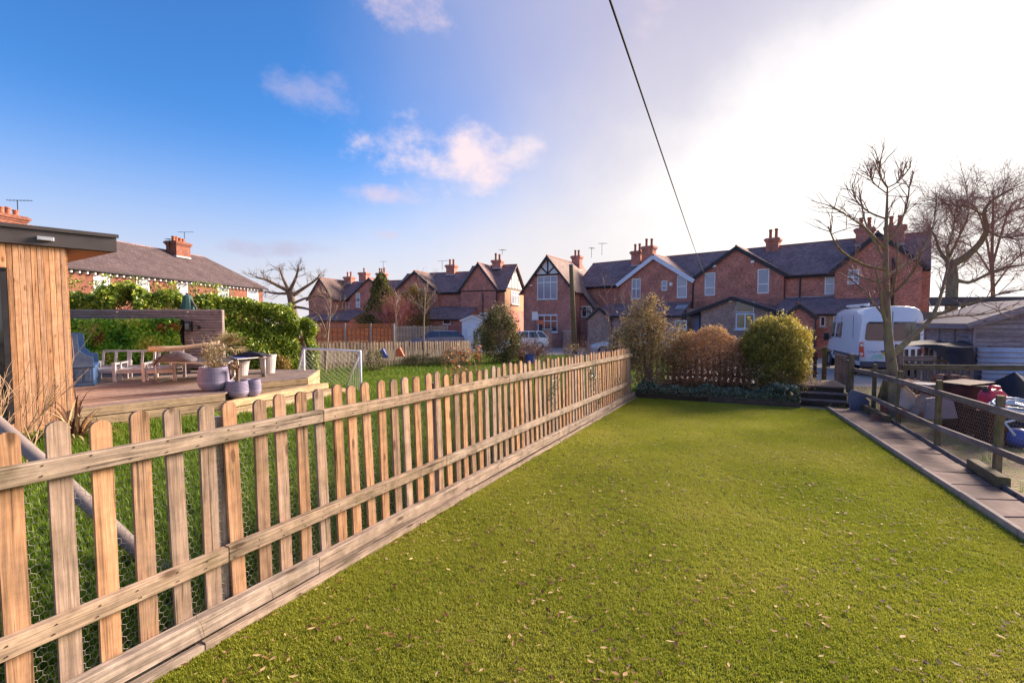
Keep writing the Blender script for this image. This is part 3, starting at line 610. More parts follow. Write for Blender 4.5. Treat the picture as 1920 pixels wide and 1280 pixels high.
# ================================================================== path, kerb and sleepers on the right
pth = bpy.data.objects.new('garden_path', None); link(pth); pth['kind'] = 'structure'
PD = V(.4545, .891, 0)
b = MB(); a0, a1 = KF-KD*11, KF+KD*.1; c1, c0 = V(7.25, 9.05, 0), V(7.25, 9.05, 0)-PD*10.6
b.quad(*[(p.x, p.y, gz(p.x, p.y)+.016) for p in (a0, a1, c1, c0)]).build('path_bed', 'earth', pth)
def edge_pts(k): return KF-KD*k, V(7.18, 9.0, 0)-PD*(k*.985)
k = 0.0; ks = [0]
while k < 10: k += random.choice([.44, .45, .46, .6]); ks.append(k)
for a, c in zip(ks[:-1], ks[1:]):
    l0, r0 = edge_pts(a+.012); l1, r1 = edge_pts(c-.012); l0 = l0.lerp(r0, .06); l1 = l1.lerp(r1, .06)
    dz = [random.uniform(-.006, .008) for _ in range(4)]; b = MB()
    q = [V(p.x, p.y, gz(p.x, p.y)+.022) for p in (l0, r0, r1, l1)]; tp = [p+V(0, 0, .034+d_) for p, d_ in zip(q, dz)]
    b.add(q+tp, [(3, 2, 1, 0), (4, 5, 6, 7), (0, 1, 5, 4), (1, 2, 6, 5), (2, 3, 7, 6), (3, 0, 4, 7)])
    o = b.build('paving_slab', 'slab_mauve', pth, bevel=.006)
k = -.05
while k < 10.5:
    p0, p1 = KF-KD*k, KF-KD*(k+.9); p0.z, p1.z = gz(p0.x, p0.y)+.012, gz(p1.x, p1.y)+.012; z_ = random.uniform(-.004, .008)
    board('kerb', p0+V(0, 0, z_), p1+V(0, 0, z_*.3), .045, .11, 'kerb_stone', pth); k += .912
for (x0, y0, x1, y1, lab) in [(1835, 887, 1893, 925, 'short dark sleeper offcut lying on the path edge near the front fence post'), (1615, 768, 1672, 797, 'mossy sleeper lying at the far end of the path beside the steps')]:
    a, c = G(x0, y0)-V(.07, 0, 0), G(x1, y1)-V(.07, 0, 0); h = .11
    t = thing('sleeper', lab, 'timber', (a+c)/2); a.z = gz(a.x, a.y)+.055+h/2; c.z = gz(c.x, c.y)+.055+h/2
    o = board('beam', a, c, .11, h, 'mossy_wood', t)
b = MB(); r0, r1 = edge_pts(.4)[1]+V(.05, -.02, 0), edge_pts(9)[1]+V(.05, -.02, 0)
te = thing('path_edging', 'thin weathered timber edging between the path slabs and the rough ground', 'edging', V((r0.x+r1.x)/2, (r0.y+r1.y)/2, -.1))
for i in range(4):
    a, c = r0.lerp(r1, i/4), r0.lerp(r1, (i+1)/4-.004); a.z, c.z = gz(a.x, a.y)+.045, gz(c.x, c.y)+.045; board('edging_board', a, c, .028, .09, 'grey_wood', te, wob=.006)
# ------------------------------------------------------------------ post and rail wire fence
wf = thing('wire_fence', 'low post and rail fence with wire mesh beside the paving slab path', 'fence', G(1757, 845))
pp = [G(1868, 900), G(1757, 845), G(1684, 800), G(1637, 775), V(7.62, 10.15, 0)]
pd = (pp[0]-pp[1]); pp = [pp[0]+pd*1.25]+pp
for p in pp: p.z = gz(p.x, p.y)
tops = [.80, .805, .81, .76, .75, .72]; rl = [.655, .655, .65, .60, .57, .53]; rl2 = [.26, .225, .185, .12, .10, .07]
dirs = [(pp[min(i+1, 5)]-pp[max(i-1, 0)]).normalized() for i in range(6)]
for i, p in enumerate(pp):
    board('post', p-V(0, 0, .1), V(p.x+random.uniform(-.012, .012), p.y, tops[i]), .062, .062, 'mossy_wood', wf, up=dirs[i])
for i in range(5):
    n_ = V(-dirs[i].y, dirs[i].x, 0)*.065
    for lst, hh in ((rl, .08), (rl2, .07)):
        a, c = V(pp[i].x, pp[i].y, lst[i])+n_, V(pp[i+1].x, pp[i+1].y, lst[i+1])+n_
        board('rail', a, c, .035, hh, 'grey_wood', wf)
def wfp(s, h):
    i = min(int(s), 4); f_ = s-i; p = pp[i].lerp(pp[i+1], f_); return (p.x+.02, p.y, p.z+h)
def wfm(s, h):
    # s in metres along the posts
    acc = 0
    for i in range(5):
        L_ = (pp[i+1]-pp[i]).length
        if s <= acc+L_ or i == 4: p = pp[i].lerp(pp[i+1], (s-acc)/L_); return (p.x+.07, p.y+.03, p.z+h)
        acc += L_
hexnet('wire_netting', wfm, .3, sum((pp[i+1]-pp[i]).length for i in range(5))-.1, .02, .72, .05, .0005, 'wire', wf)
# ================================================================== raised bed, steps, gate
bl, br = V(2.95, 10.72, 0), V(6.07, 9.48, 0); bd = (br-bl).normalized(); bn = V(-bd.y, bd.x, 0)
rb = thing('raised_bed', 'low raised flower bed edged with dark timber at the end of the artificial lawn', 'flower bed', (bl+br)/2+V(0, 0, -.24))
m_ = bl.lerp(br, .47)
for a, c in ((bl, m_-bd*.002), (m_+bd*.002, br)):
    a, c = a.copy(), c.copy(); a.z, c.z = gz(a.x, a.y)+.10, gz(c.x, c.y)+.10; board('sleeper', a, c, .06, .20, 'dark_wood', rb)
a, c = br+bn*.04-bd*.03, br+bn*.5-bd*.03; a.z = c.z = -.13; board('sleeper', a, c, .06, .20, 'dark_wood', rb)
b = MB(); q = [bl+bn*.03, br+bn*.03-bd*.06, br+bn*1.5-bd*.06, bl+bn*1.5]
for p in q: p.z = -.09
b.quad(*q); q2 = [p+V(0, 0, .16) for p in q]; b.v = [tuple(q[0]), tuple(q[1]), tuple(q2[2]), tuple(q2[3])]; b.build('soil', 'earth', rb)
SO, SX, SY = V(6.28, 9.98, 0), V(.91, -.414, 0), V(.414, .91, 0)
def sp(x, y, z): return SO+SX*x+SY*y+V(0, 0, z)
stp = thing('garden_steps', 'dark timber steps up to a small landing in front of the picket gate', 'steps', sp(.5, .4, -.26))
SW = 1.0
for i in range(3):
    z = -.13+.13*i; y0 = .27*i
    board('riser', sp(0, y0+.02, z-.085), sp(SW, y0+.02, z-.085), .03, .125, 'dark_wood', stp)
    if i < 2:
        for j in range(2): board('tread', sp(-.02, y0+.062+j*.13, z-.0105), sp(SW+.02, y0+.062+j*.13, z-.0105), .124, .03, 'grey_wood', stp)
for j in range(9): board('landing_board', sp(-.05, .60+j*.135, .118), sp(SW+.03, .60+j*.135, .118), .128, .03, 'deck_wood', stp)
for x_ in (0.02, SW-.02): board('stringer', sp(x_, .04, -.2), sp(x_, 1.8, -.2), .04, .1, 'dark_wood', stp)
b = MB()
gt = thing('picket_gate', 'dark brown picket gate at the top of the garden steps', 'gate', sp(.35, 1.85, .12))
GM = picket_mesh(.66, .075, .02, 'dark_wood')
for j in range(6): place_picket(gt, GM, sp(-.02+j*.135, 1.85, .15), SX, V(0, 0, 1))
for z in (.28, .66): board('rail', sp(-.07, 1.89, z), sp(.72, 1.89, z), .03, .07, 'dark_wood', gt)
board('brace', sp(-.04, 1.893, .32), sp(.68, 1.893, .62), .022, .06, 'dark_wood', gt)
sf = thing('side_fence', 'short grey slatted fence running along the right of the steps landing', 'fence', sp(SW, 1.2, .1))
SM = picket_mesh(.68, .07, .018, 'grey_wood', 4)
for j in range(13): place_picket(sf, SM, sp(SW+.07, .42+j*.115, .13 if j > 2 else .0), SY, V(0, 0, 1))
for z in (.30, .68): board('rail', sp(SW+.10, .34, z), sp(SW+.10, 1.9, z+.04), .035, .06, 'grey_wood', sf)
board('post', sp(SW+.07, .32, -.25), sp(SW+.07, .32, .88), .09, .09, 'mossy_wood', sf, up=SX)
board('post', sp(SW-.14, 1.9, .0), sp(SW-.14, 1.9, .95), .09, .09, 'mossy_wood', sf, up=SX)
board('handrail', sp(-.5, 1.98, 1.0), sp(SW+.02, 1.98, .85), .05, .05, 'grey_wood', sf)
bf = thing('picket_fence', 'short brown picket fence standing behind the shrubs of the raised bed', 'fence', bl.lerp(br, .5)+bn*1.55)
BM = picket_mesh(.98, .075, .02, 'grey_wood', 5)
f0, f1 = bl+bn*1.55+bd*.1, br+bn*1.62+bd*.05; L_ = (f1-f0).length; k = int(L_/.135)
for j in range(k+1):
    p = f0.lerp(f1, j/k); place_picket(bf, BM, (p.x, p.y, -.05), bd, V(0, 0, 1))
for z in (.2, .72): board('rail', V(f0.x, f0.y, z)+bn*.03, V(f1.x, f1.y, z)+bn*.03, .035, .07, 'grey_wood', bf)
# ================================================================== foliage helpers
def leaf_cloud(name, pts, size, mat, parent=None, asp=.5, up=0., tint=None, jit=.35):
    """many small folded leaves; pts Nx3 world"""
    pts = np.asarray(pts); n = len(pts); d = rng.normal(0, 1, (n, 3)); d[:, 2] += up; d /= np.linalg.norm(d, axis=1)[:, None]
    u = np.cross(d, rng.normal(0, 1, (n, 3))); u /= np.linalg.norm(u, axis=1)[:, None]; w_ = np.cross(d, u)
    L = (size*rng.uniform(1-jit, 1+jit, n))[:, None]; W = L*asp
    v = np.stack([pts-d*L/2, pts+u*W/2+w_*W*.18, pts+d*L/2, pts-u*W/2+w_*W*.18], 1).reshape(-1, 3)
    i = np.arange(n)*4; f = np.stack([i, i+1, i+2, i+3], 1)
    o = np_mesh(name, v, f, mat, parent, attr=rng.random(n) if tint is None else tint); o['kind'] = 'stuff'; return o
def blob_pts(c, r, n, nclump=60, cs=.16, shell=.75, zmin=None):
    """points in clumps spread over an ellipsoid, denser at the shell"""
    c = np.array(c); r = np.array(r); d = rng.normal(0, 1, (nclump, 3)); d /= np.linalg.norm(d, axis=1)[:, None]
    k = shell+(1-shell)*rng.random(nclump)**.5; k *= rng.uniform(.86, 1.08, nclump); cc = d*k[:, None]
    idx = rng.integers(0, nclump, n); p = cc[idx]+rng.normal(0, cs, (n, 3)); p = c+p*r
    if zmin is not None: p = p[p[:, 2] > zmin]
    return p
def fill_pts(c, r, n):
    d = rng.normal(0, 1, (n, 3)); d /= np.linalg.norm(d, axis=1)[:, None]; return np.array(c)+d*(rng.random(n)**(1/3))[:, None]*np.array(r)
def twig_mass(name, starts, L, rad, mat, parent, depth=3, spread=.45, upb=.25, seed=1, kids=3, shrink=.68, bend=.12):
    r = random.Random(seed); b = MB()
    def go(p, d, L_, rd, k):
        pts = [p]; q = p.copy(); dd = d.copy()
        ns = 3
        for i in range(ns):
            dd = (dd+V(r.gauss(0, bend), r.gauss(0, bend), r.gauss(0, bend)+upb*.1)).normalized(); q = q+dd*L_/ns; pts.append(q.copy())
        b.tube(pts, [rd, rd*.85, rd*.7, rd*.5], 4 if rd > .006 else 3, cap=False)
        if k > 0:
            for j in range(kids):
                t = r.uniform(.35, 1); i = min(int(t*ns), ns-1); sp_ = pts[i].lerp(pts[i+1], t*ns-i)
                nd = (dd+V(r.gauss(0, spread), r.gauss(0, spread), r.gauss(0, spread)+upb)).normalized(); go(sp_, nd, L_*shrink*r.uniform(.7, 1.2), rd*.6, k-1)
    for p, d in starts: go(Vector(p), Vector(d).normalized(), L*r.uniform(.8, 1.2), rad, depth)
    o = b.build(name, mat, parent); o['kind'] = 'stuff'; return o
# ================================================================== garden room (cedar) with flat roof
GU = V(.66, .751, 0); GV = V(-.751, .66, 0)              # along its front (away from us), towards its back
gr = thing('garden_room', 'cedar clad garden room with dark flat overhanging roof beside the decking', 'garden room', SH_C+V(0, 0, -.1))
def gq(u, v, z): return SH_C+GU*u+GV*v+V(0, 0, z)
for i in range(10):
    u = -.029-.058*i; board('cladding_board', gq(u, .004*random.random(), -.10), gq(u, .004*random.random(), 2.70), .022, .0535, 'cedar', gr, up=GU)
for i in range(24):
    u = -.613-.066*i; board('cladding_board', gq(u, 0, 2.33), gq(u, 0, 2.70), .022, .0615, 'cedar', gr, up=GU)
    if i < 20: board('cladding_board', gq(u, 0, -.10), gq(u, 0, .20), .022, .0615, 'cedar', gr, up=GU)
b = MB(); b.frame(gq(-1.6, .26, 1.29), GU*1.58, GV*.2, V(0, 0, 1.385)); b.build('inner_wall', 'black_paint', gr)
b = MB(); b.frame(gq(.011, 1.35, 1.3), GU*.011, GV*1.3, V(0, 0, 1.4))
b.build('side_wall', 'cedar', gr)
b = MB(); b.frame(gq(-1.87, .0, 2.30), GU*1.28, GV*.03, V(0, 0, .03)); b.frame(gq(-.61, .0, 1.27), GU*.028, GV*.03, V(0, 0, 1.04)); b.frame(gq(-1.87, .0, .225), GU*1.29, GV*.05, V(0, 0, .022))
dr = b.build('door_frame', 'black_paint', gr)
b = MB(); b.frame(gq(-1.87, .015, 1.27), GU*1.23, GV*.006, V(0, 0, 1.0)); b.build('pane', 'pane_dark', dr)
tip = gq(.56, -.07, 0); bk = Zp(127, 492, 2.66)
pl = [gq(-3.2, -.07, 2.66), V(tip.x, tip.y, 2.66), bk, bk+(bk-V(tip.x, tip.y, 2.66))*1.2, gq(-3.2, 5.0, 2.66)]
b = MB(); b.extr(pl, (0, 0, .24)); rf = b.build('roof', 'fascia_dark', gr)
b = MB(); b.extr([p+(V(-.02, 0, -.012)) for p in [gq(-3.1, -.04, 2.66), gq(.52, -.04, 2.66), bk+V(.04, -.06, 0), gq(-3.1, 4.6, 2.66)]], (0, 0, .01)); b.build('soffit', 'soffit', gr)
b = MB(); b.beam(gq(-3.2, -.085, 2.895), gq(.585, -.085, 2.895), .03, .05); b.build('roof_trim', 'fascia_dark', gr)
b = MB(); b.frame(gq(-.20, -.095, 2.755), GU*.085, GV*.022, V(0, 0, .028)); b.frame(gq(-.20, -.12, 2.735), GU*.06, GV*.02, V(0, 0, .008)); b.build('wall_light', 'aluminium', gr, bevel=.006)
# ================================================================== decking
dk = thing('decking', 'brown timber deck with pale pine fascia and two front steps', 'decking', V(-6.5, 8.6, -.1))
def clip(poly, n, c):
    out = []
    for i in range(len(poly)):
        a, b_ = poly[i], poly[(i+1) % len(poly)]; da, db = a.dot(n)-c, b_.dot(n)-c
        if da >= 0: out.append(a)
        if da*db < 0: out.append(a.lerp(b_, da/(da-db)))
    return out
def deck_boards(poly, z, th, wd, dirv, mat, parent, name='deck_board'):
    nrm = V(-dirv.y, dirv.x, 0); vals = [p.dot(nrm) for p in poly]; c = min(vals)
    while c < max(vals):
        q = clip(clip([V(p.x, p.y, 0) for p in poly], nrm, c+.003), -nrm, -(c+wd-.003))
        if len(q) >= 3:
            b = MB(); dd = random.uniform(-.0015, .0015); b.extr([V(p.x, p.y, z-th+dd) for p in q], (0, 0, th)); o = b.build(name, mat, parent)
        c += wd
DB = [DECK[0]+GU*.0, DECK[1], DECK[2], DECK[3], DECK[4], V(-13, 11.9, 0), V(-11.5, 10.2, 0)]
deck_boards(DB, DECKZ, .028, .145, GU, 'deck_wood', dk)
def fascia(a, c, z1, nb, h, mat='new_pine'):
    for i in range(nb):
        z = z1-h/2-i*h; board('fascia_board', V(a.x, a.y, z), V(c.x, c.y, z), .026, h-.014, mat, dk)
OUT = -GV*.016
fascia(DECK[0]-GU*.02+OUT, DECK[1]+OUT, DECKZ-.003, 3, .145)
d23 = (DECK[3]-DECK[2]).normalized(); n23 = V(d23.y, -d23.x, 0)*.016
fascia(DECK[2]+n23, DECK[3]+n23, DECKZ-.003, 2, .14)
fascia(DECK[3]+d23*.016, DECK[4]+d23*.016, DECKZ-.003, 3, .145)
s1a, s1b = Zp(425, 752, .17), Zp(614, 717, .17); s2a, s2b = Zp(425, 776, .03), Zp(646, 727, .03)
def step(a, c, bk1, bk2, z, nb):
    deck_boards([V(a.x, a.y, 0), V(c.x, c.y, 0), V(bk2.x, bk2.y, 0), V(bk1.x, bk1.y, 0)], z, .028, .14, (c-a).normalized(), 'new_pine', dk, 'step_board')
    d_ = (c-a).normalized(); n_ = V(d_.y, -d_.x, 0)*.016
    fascia(a+n_, c+n_, z-.003, nb, .13)
    fascia(c+d_*.016, bk2+d_*.016, z-.003, nb, .13)
step(s1a, s1b, DECK[1]+n23*1.6, DECK[3]+n23*1.6+d23*.0, .17, 1)
d1 = (s1b-s1a).normalized(); n1 = V(d1.y, -d1.x, 0)*.03
step(s2a, s2b, s1a+n1, s1b+n1, .03, 1)
b = MB(); b.extr([V(p.x, p.y, -.2) for p in [q_+GV*.05 for q_ in DECK[:4]]+[DECK[4], V(-13, 11.9, 0), V(-11, 9.5, 0)]], (0, 0, .46)); b.build('sub_frame', 'dark_wood', dk)
# ================================================================== slatted screen with living wall
sc_l, sc_r = P(90, 600, 11.3), P(417, 600, 11.3); lw_r = P(343, 600, 11.3); ZT = 1.885
sn = thing('slatted_screen', 'grey-brown horizontal slatted screen at the back of the decking', 'screen', V(-9, 11.3, DECKZ))
for i in range(22):
    z = ZT-.028-i*.067; x0 = sc_l.x if i < 4 else lw_r.x+.03
    board('slat', V(x0, 11.3, z), V(sc_r.x, 11.3, z), .02, .054, 'screen_wood', sn)
for x_ in (sc_l.x+.05, -9.9, lw_r.x+.06, sc_r.x-.04): board('post', V(x_, 11.36, DECKZ), V(x_, 11.36, ZT-.01), .07, .07, 'screen_wood', sn, up=(1, 0, 0))
b = MB(); b.box((-9.65, 11.42, 1.1), (4.7, .02, 1.5)); b.build('backing', 'dark_wood', sn)
lwx0, lwx1 = P(100, 600, 11.2).x, lw_r.x
lw = thing('living_wall', 'bright green planted living wall panel set into the slatted screen', 'plants', V((lwx0+lwx1)/2, 11.2, DECKZ))
b = MB(); b.box(((lwx0+lwx1)/2, 11.27, 1.0), (lwx1-lwx0, .03, 1.25)); b.build('planter_panel', 'tarp_black', lw)
n = 9000; p = np.stack([rng.uniform(lwx0, lwx1, n), 11.2-np.abs(rng.normal(0, .06, n)), rng.uniform(.4, 1.645, n)], 1)
tn = np.clip((np.sin(p[:, 0]*5.1+p[:, 2]*3)+np.sin(p[:, 2]*7.3-p[:, 0]*2.2))*.18+.4+rng.normal(0, .14, n), 0, .95)
leaf_cloud('foliage', p, .095, 'living_wall', lw, .5, tint=tn)
for px, py in ((303, 616), (327, 614), (180, 638), (190, 632)):
    c = P(px, py, 11.12); q = c+Vector((0, 0, 0)); leaf_cloud('dry_flower', blob_pts(q, (.11, .05, .10), 160, 20, .3), .06, 'rust_leaf', lw, .6)
for px, py, w_, h_, lab in ((354, 612, .16, .26, 'black lantern box hung on the slatted screen'), (371, 614, .08, .08, 'small black wall lamp on the slatted screen beside the lantern box')):
    c = P(px, py, 11.25); t = thing('wall_lantern', lab, 'lantern', c-V(0, 0, h_/2))
    b = MB(); b.box((c.x, 11.235, c.z), (w_, .09, h_)); b.build('case', 'black_paint', t, bevel=.01)
    b = MB(); b.box((c.x, 11.187, c.z), (w_*.6, .006, h_*.62)); b.build('pane', 'pane_dark', t)
# ================================================================== hedges
def hedge(name, label, line, thick, n, size, mat, zb, group=None, shoots=0, core=True):
    """line: list of (x, y, ztop)"""
    t = thing(name, label, 'hedge', V(line[len(line)//2][0], line[len(line)//2][1], zb), group)
    seg = rng.random(n)*(len(line)-1); i = np.minimum(seg.astype(int), len(line)-2); f_ = (seg-i)[:, None]; A = np.array(line); q = A[i]*(1-f_)+A[i+1]*f_
    d = A[i+1]-A[i]; nr = np.stack([-d[:, 1], d[:, 0]], 1); nr /= np.linalg.norm(nr, axis=1)[:, None]
    bump = .06*np.sin(q[:, 0]*2.7)+.06*np.sin(q[:, 1]*3.9+q[:, 0]*5)+.05*np.sin(q[:, 0]*11)
    side = rng.random(n); off = np.where(side < .6, -.5-.09*np.abs(rng.normal(0, 1, n)), rng.uniform(-.5, .5, n))
    h = rng.random(n); z = zb+(q[:, 2]+bump-zb)*np.where(side < .6, h, 1-.10*np.abs(rng.normal(0, 1, n)))
    sw = .12*np.sin(z*4.1+q[:, 0]*2)+.08*np.sin(z*9+q[:, 0]*6)
    p = np.stack([q[:, 0]+nr[:, 0]*-(off+sw*.6)*thick*-1, q[:, 1]+nr[:, 1]*(off+sw*.6)*thick, z], 1)
    leaf_cloud('foliage', p, size, mat, t, .42, up=.3)
    if core:
        for a, c in zip(line[:-1], line[1:]):
            m = MB(); m.beam(V(a[0], a[1], (a[2]+zb)/2-.3), V(c[0], c[1], (c[2]+zb)/2-.3), thick*.45, (min(a[2], c[2])-zb)-.7); m.build('inner_branches', 'bark_dark', t)
    if shoots:
        ps = []
        for k in range(shoots):
            f = random.random()*(len(line)-1); i = int(f); a = V(*line[i]).lerp(V(*line[min(i+1, len(line)-1)]), f-i); hh = random.uniform(.15, .6)
            m = int(hh*120); ps.append(np.stack([a.x+rng.normal(0, .08, m), a.y+rng.normal(0, .08, m)-.2, a.z-.05+rng.random(m)*hh], 1))
        for q_ in ps: leaf_cloud('shoot', q_, size, mat, t, .4, up=.9)
    return t
L1 = [tuple(P(x, y, d)) for x, y, d in ((95, 556, 12.6), (150, 554, 12.6), (215, 549, 12.9), (245, 538, 13.0), (270, 546, 13.2), (330, 548, 13.6), (365, 556, 13.9), (395, 556, 14.2), (430, 558, 14.6))]
L2 = [tuple(P(x, y, d)) for x, y, d in ((432, 566, 14.7), (480, 569, 15.2), (520, 572, 15.6), (550, 585, 15.9), (568, 606, 16.2))]
hedge('laurel_hedge', 'tall ragged laurel hedge rising behind the slatted screen', L1, 1.2, 34000, .105, 'laurel', .2, shoots=24)
hedge('laurel_hedge', 'clipped laurel hedge stepping down at the right end of the slatted screen', L2, 1.3, 24000, .10, 'laurel', -.2, shoots=4)
pu = thing('closed_parasol', 'closed green parasol behind the slatted screen', 'parasol', P(352, 640, 12.0))
c = P(351, 552, 12.0); b = MB(); b.lathe([(.025, .0), (.09, -.04), (.15, -.35), (.19, -.75), (.10, -.9)], tuple(c), 10); b.build('canopy', 'canvas_green', pu)
b = MB(); b.tube([V(c.x, c.y, c.z+.04), V(c.x, c.y, .3)], .022, 8); b.build('pole', 'fascia_dark', pu); b = MB(); b.tube([c+V(.0, 0, .02), c+V(.22, .0, -.36), c+V(.25, 0, -.8)], .03, 6); b.build('arm', 'fascia_dark', pu)
# ================================================================== deck furniture
def lounge_chair(label, px, rz):
    t = thing('lounge_chair', label, 'chair', Zp(px, 714, DECKZ), 'wooden lounge chairs on the decking', rz)
    W, D, T = .60, .60, .045
    def bd(n, p0, p1, w_, h_, up=(0, 0, 1)):
        o = board(n, V(*p0), V(*p1), w_, h_, 'white_wood', None, up); o.parent = t; return o
    for sx in (-1, 1):
        x_ = sx*(W/2-.025); bd('leg', (x_, -.02, 0), (x_, -.02, .36), .06, .05, (0, 1, 0)); bd('leg', (x_, D, 0), (x_, D, .36), .06, .05, (0, 1, 0)); bd('armrest', (x_, -.05, .375), (x_, D+.03, .375), .07, .03)
    bd('seat_rail', (-W/2+.05, 0, .20), (W/2-.05, 0, .20), .03, .07); bd('seat_rail', (-W/2+.05, D-.04, .20), (W/2-.05, D-.04, .20), .03, .07)
    for j in range(6): bd('seat_slat', (-W/2+.055, .05+j*.095, .245), (W/2-.055, .05+j*.095, .245), .07, .018)
    for z in (.27, .60): bd('back_rail', (-W/2+.055, D+.02+(z-.27)*.3, z), (W/2-.055, D+.02+(z-.27)*.3, z), .028, .045)
    for x_ in (-W/2+.075, 0, W/2-.075): bd('back_stile', (x_, D+.025, .29), (x_, D+.115, .585), .028, .045, (1, 0, 0))
    return t
lounge_chair('pale wooden lounge chair standing next to the blue settle', 196, R(24))
lounge_chair('pale wooden lounge chair standing second from the blue settle', 246, R(22))
lounge_chair('pale wooden lounge chair half hidden behind the low patio table', 300, R(20))
se = thing('settle', 'blue painted high backed settle on the decking beside the garden room', 'settle', Zp(149, 724, DECKZ), rz=R(38))
def lb(parent, name, c, s, mat, bev=0, rz=0): b = MB(); b.box(c, s, rz); return b.build(name, mat, parent, bevel=bev, local=True)
lb(se, 'seat_box', (0, .42, .20), (.44, .95, .34), 'blue_bench', .01); lb(se, 'plinth', (0, .42, .025), (.47, 1.0, .05), 'blue_bench', .008); lb(se, 'seat', (.01, .42, .385), (.48, 1.0, .03), 'blue_bench', .008)
lb(se, 'backrest', (-.205, .42, .70), (.03, .98, .60), 'blue_bench')
for y_ in (-.06, .90):
    b = MB(); b.extr([(-.22, y_, .40), (.22, y_, .40), (.22, y_, .58), (.10, y_, .62), (.02, y_, .72), (.0, y_, 1.02), (-.22, y_, 1.05)], (0, .03, 0)); b.build('side_panel', 'blue_bench', se, local=True)
for x_ in (-.13, 0, .13): lb(se, 'front_panel', (x_, -.062, .20), (.09, .012, .22), 'blue_bench', .004)
def tube_table(label, corners, top, topmat, r=.017):
    """corners: four floor points; low table with bent sled legs"""
    c = sum(corners, V(0, 0, 0))/4; t = thing('patio_table', label, 'table', V(c.x, c.y, DECKZ))
    q = [c+(p-c)*1.06 for p in corners]; b = MB(); b.extr([V(p.x, p.y, top-.03) for p in q], (0, 0, .022)); b.build('table_top', topmat, t)
    b = MB(); qq = [V(p.x, p.y, top-.019) for p in [c+(p-c)*1.07 for p in corners]]; b.tube(qq+[qq[0]], .014, 6, cap=False); b.build('rim', 'tube_steel', t)
    for a, d in ((0, 3), (1, 2)):
        p0, p1 = corners[a], corners[d]; z0 = DECKZ+r; k = (p1-p0).normalized()*.08
        pts = [V(p0.x, p0.y, top-.03), V(p0.x, p0.y, z0+.10), V(p0.x, p0.y, z0)+k*.3+V(0, 0, .03), V(p0.x, p0.y, z0)+k, V(p1.x, p1.y, z0)-k, V(p1.x, p1.y, z0)-k*.3+V(0, 0, .03), V(p1.x, p1.y, z0+.10), V(p1.x, p1.y, top-.03)]
        b = MB(); b.tube(pts, r, 8); b.build('leg', 'tube_steel', t, smooth=True)
    return t
T1 = [Zp(296, 719, DECKZ), Zp(346, 722, DECKZ)+V(.75, .12, 0), Zp(346, 722, DECKZ)+V(.62, .75, 0), Zp(352, 711, DECKZ)+V(-.75, .0, 0)]
T1 = [Zp(294, 719, DECKZ), Zp(425, 722, DECKZ), Zp(440, 707, DECKZ), Zp(330, 708, DECKZ)]
tube_table('low metal patio table with a grey cover and folded canopy piled on it', T1, .78, 'fascia_dark')
T2 = [Zp(420, 716, DECKZ)+V(.15, .25, 0), Zp(497, 707, DECKZ), Zp(497, 700, DECKZ), Zp(430, 704, DECKZ)]
tube_table('low pale rimmed patio table behind the potted plants', T2, .80, 'plastic_blue')
c1 = P(278, 654, 9.0); c2 = P(412, 644, 9.6)
fc = thing('folded_canopy', 'long tan folded canopy resting across the patio table', 'canopy', (c1+c2)/2-V(0, 0, .1))
b = MB(); rr = [.06, .055, .045, .04, .035]; pts = [c1.lerp(c2, i/4)+V(0, 0, -.03*math.sin(i)) for i in range(5)]; b.tube(pts, rr, 10); b.build('cloth', 'canvas_tan', fc, smooth=True)
b = MB(); b.tube([c1+V(.35, 0, -.04), c1+V(.12, -.03, -.32)], .014, 6); b.tube([c2-V(.2, 0, .03), V(c2.x-.25, c2.y, .78)], .014, 6); b.build('strut', 'black_paint', fc)
def heap(name, label, cat, c, r, mat, seed, n=18, m=9):
    rr = random.Random(seed); b = MB(); vs = []; fs = []
    for j in range(m):
        t = j/(m-1); 
        for i in range(n):
            a = 2*math.pi*i/n; k = (1-t**1.6)*(1+.22*math.sin(a*3+seed)+.14*math.sin(a*7+t*5)+rr.uniform(-.06, .06)); z = r[2]*(t**.8)*(1+.25*math.sin(a*2+seed*2)*(1-t))
            vs.append((c[0]+r[0]*k*math.cos(a), c[1]+r[1]*k*math.sin(a), c[2]+z))
    for j in range(m-1):
        for i in range(n): fs.append((j*n+i, j*n+(i+1) % n, (j+1)*n+(i+1) % n, (j+1)*n+i))
    fs.append(tuple(range(n))[::-1]); b.add(vs, fs); o = b.build(name, mat, smooth=True); tag(o, label, cat); return o
c = P(335, 672, 9.35); heap('grey_cover', 'crumpled grey cover heaped on the patio table', 'cover', (c.x, c.y, .775), (.36, .24, .20), 'canvas_grey', 3)
c = P(480, 668, 10.2); heap('blue_cover', 'dark blue folded cover lying on the pale rimmed patio table', 'cover', (c.x-.12, c.y+.1, .795), (.40, .16, .12), 'tarp_black', 5)
# ================================================================== pots and plants
def ribbed_pot(name, label, c, r, h, nrib, mat, group=None):
    t = thing(name, label, 'plant pot', c, group); pr = [(r*.55, 0), (r*.62, .01)]
    for i in range(1, 9): z = h*.38*i/8; pr.append((r*(.62+.38*math.sin(i/8*math.pi/2)), z))
    for i in range(nrib):
        z0 = h*.38+(h*.60)*i/nrib; z1 = h*.38+(h*.60)*(i+.6)/nrib; k = 1-.12*(i/nrib)**2
        pr += [(r*k, z0+.002), (r*k, z1), (r*k-.018, z1+.006), (r*k-.018, h*.38+(h*.60)*(i+1)/nrib-.004)]
    pr += [(r*.89, h), (r*.84, h), (r*.80, h-.06)]
    b = MB(); b.lathe(pr, tuple(c), 36); b.build('pot', mat, t, smooth=False)
    b = MB(); b.lathe([(r*.82, h-.06), (.001, h-.05)], tuple(c), 24); b.build('soil', 'earth', t); return t
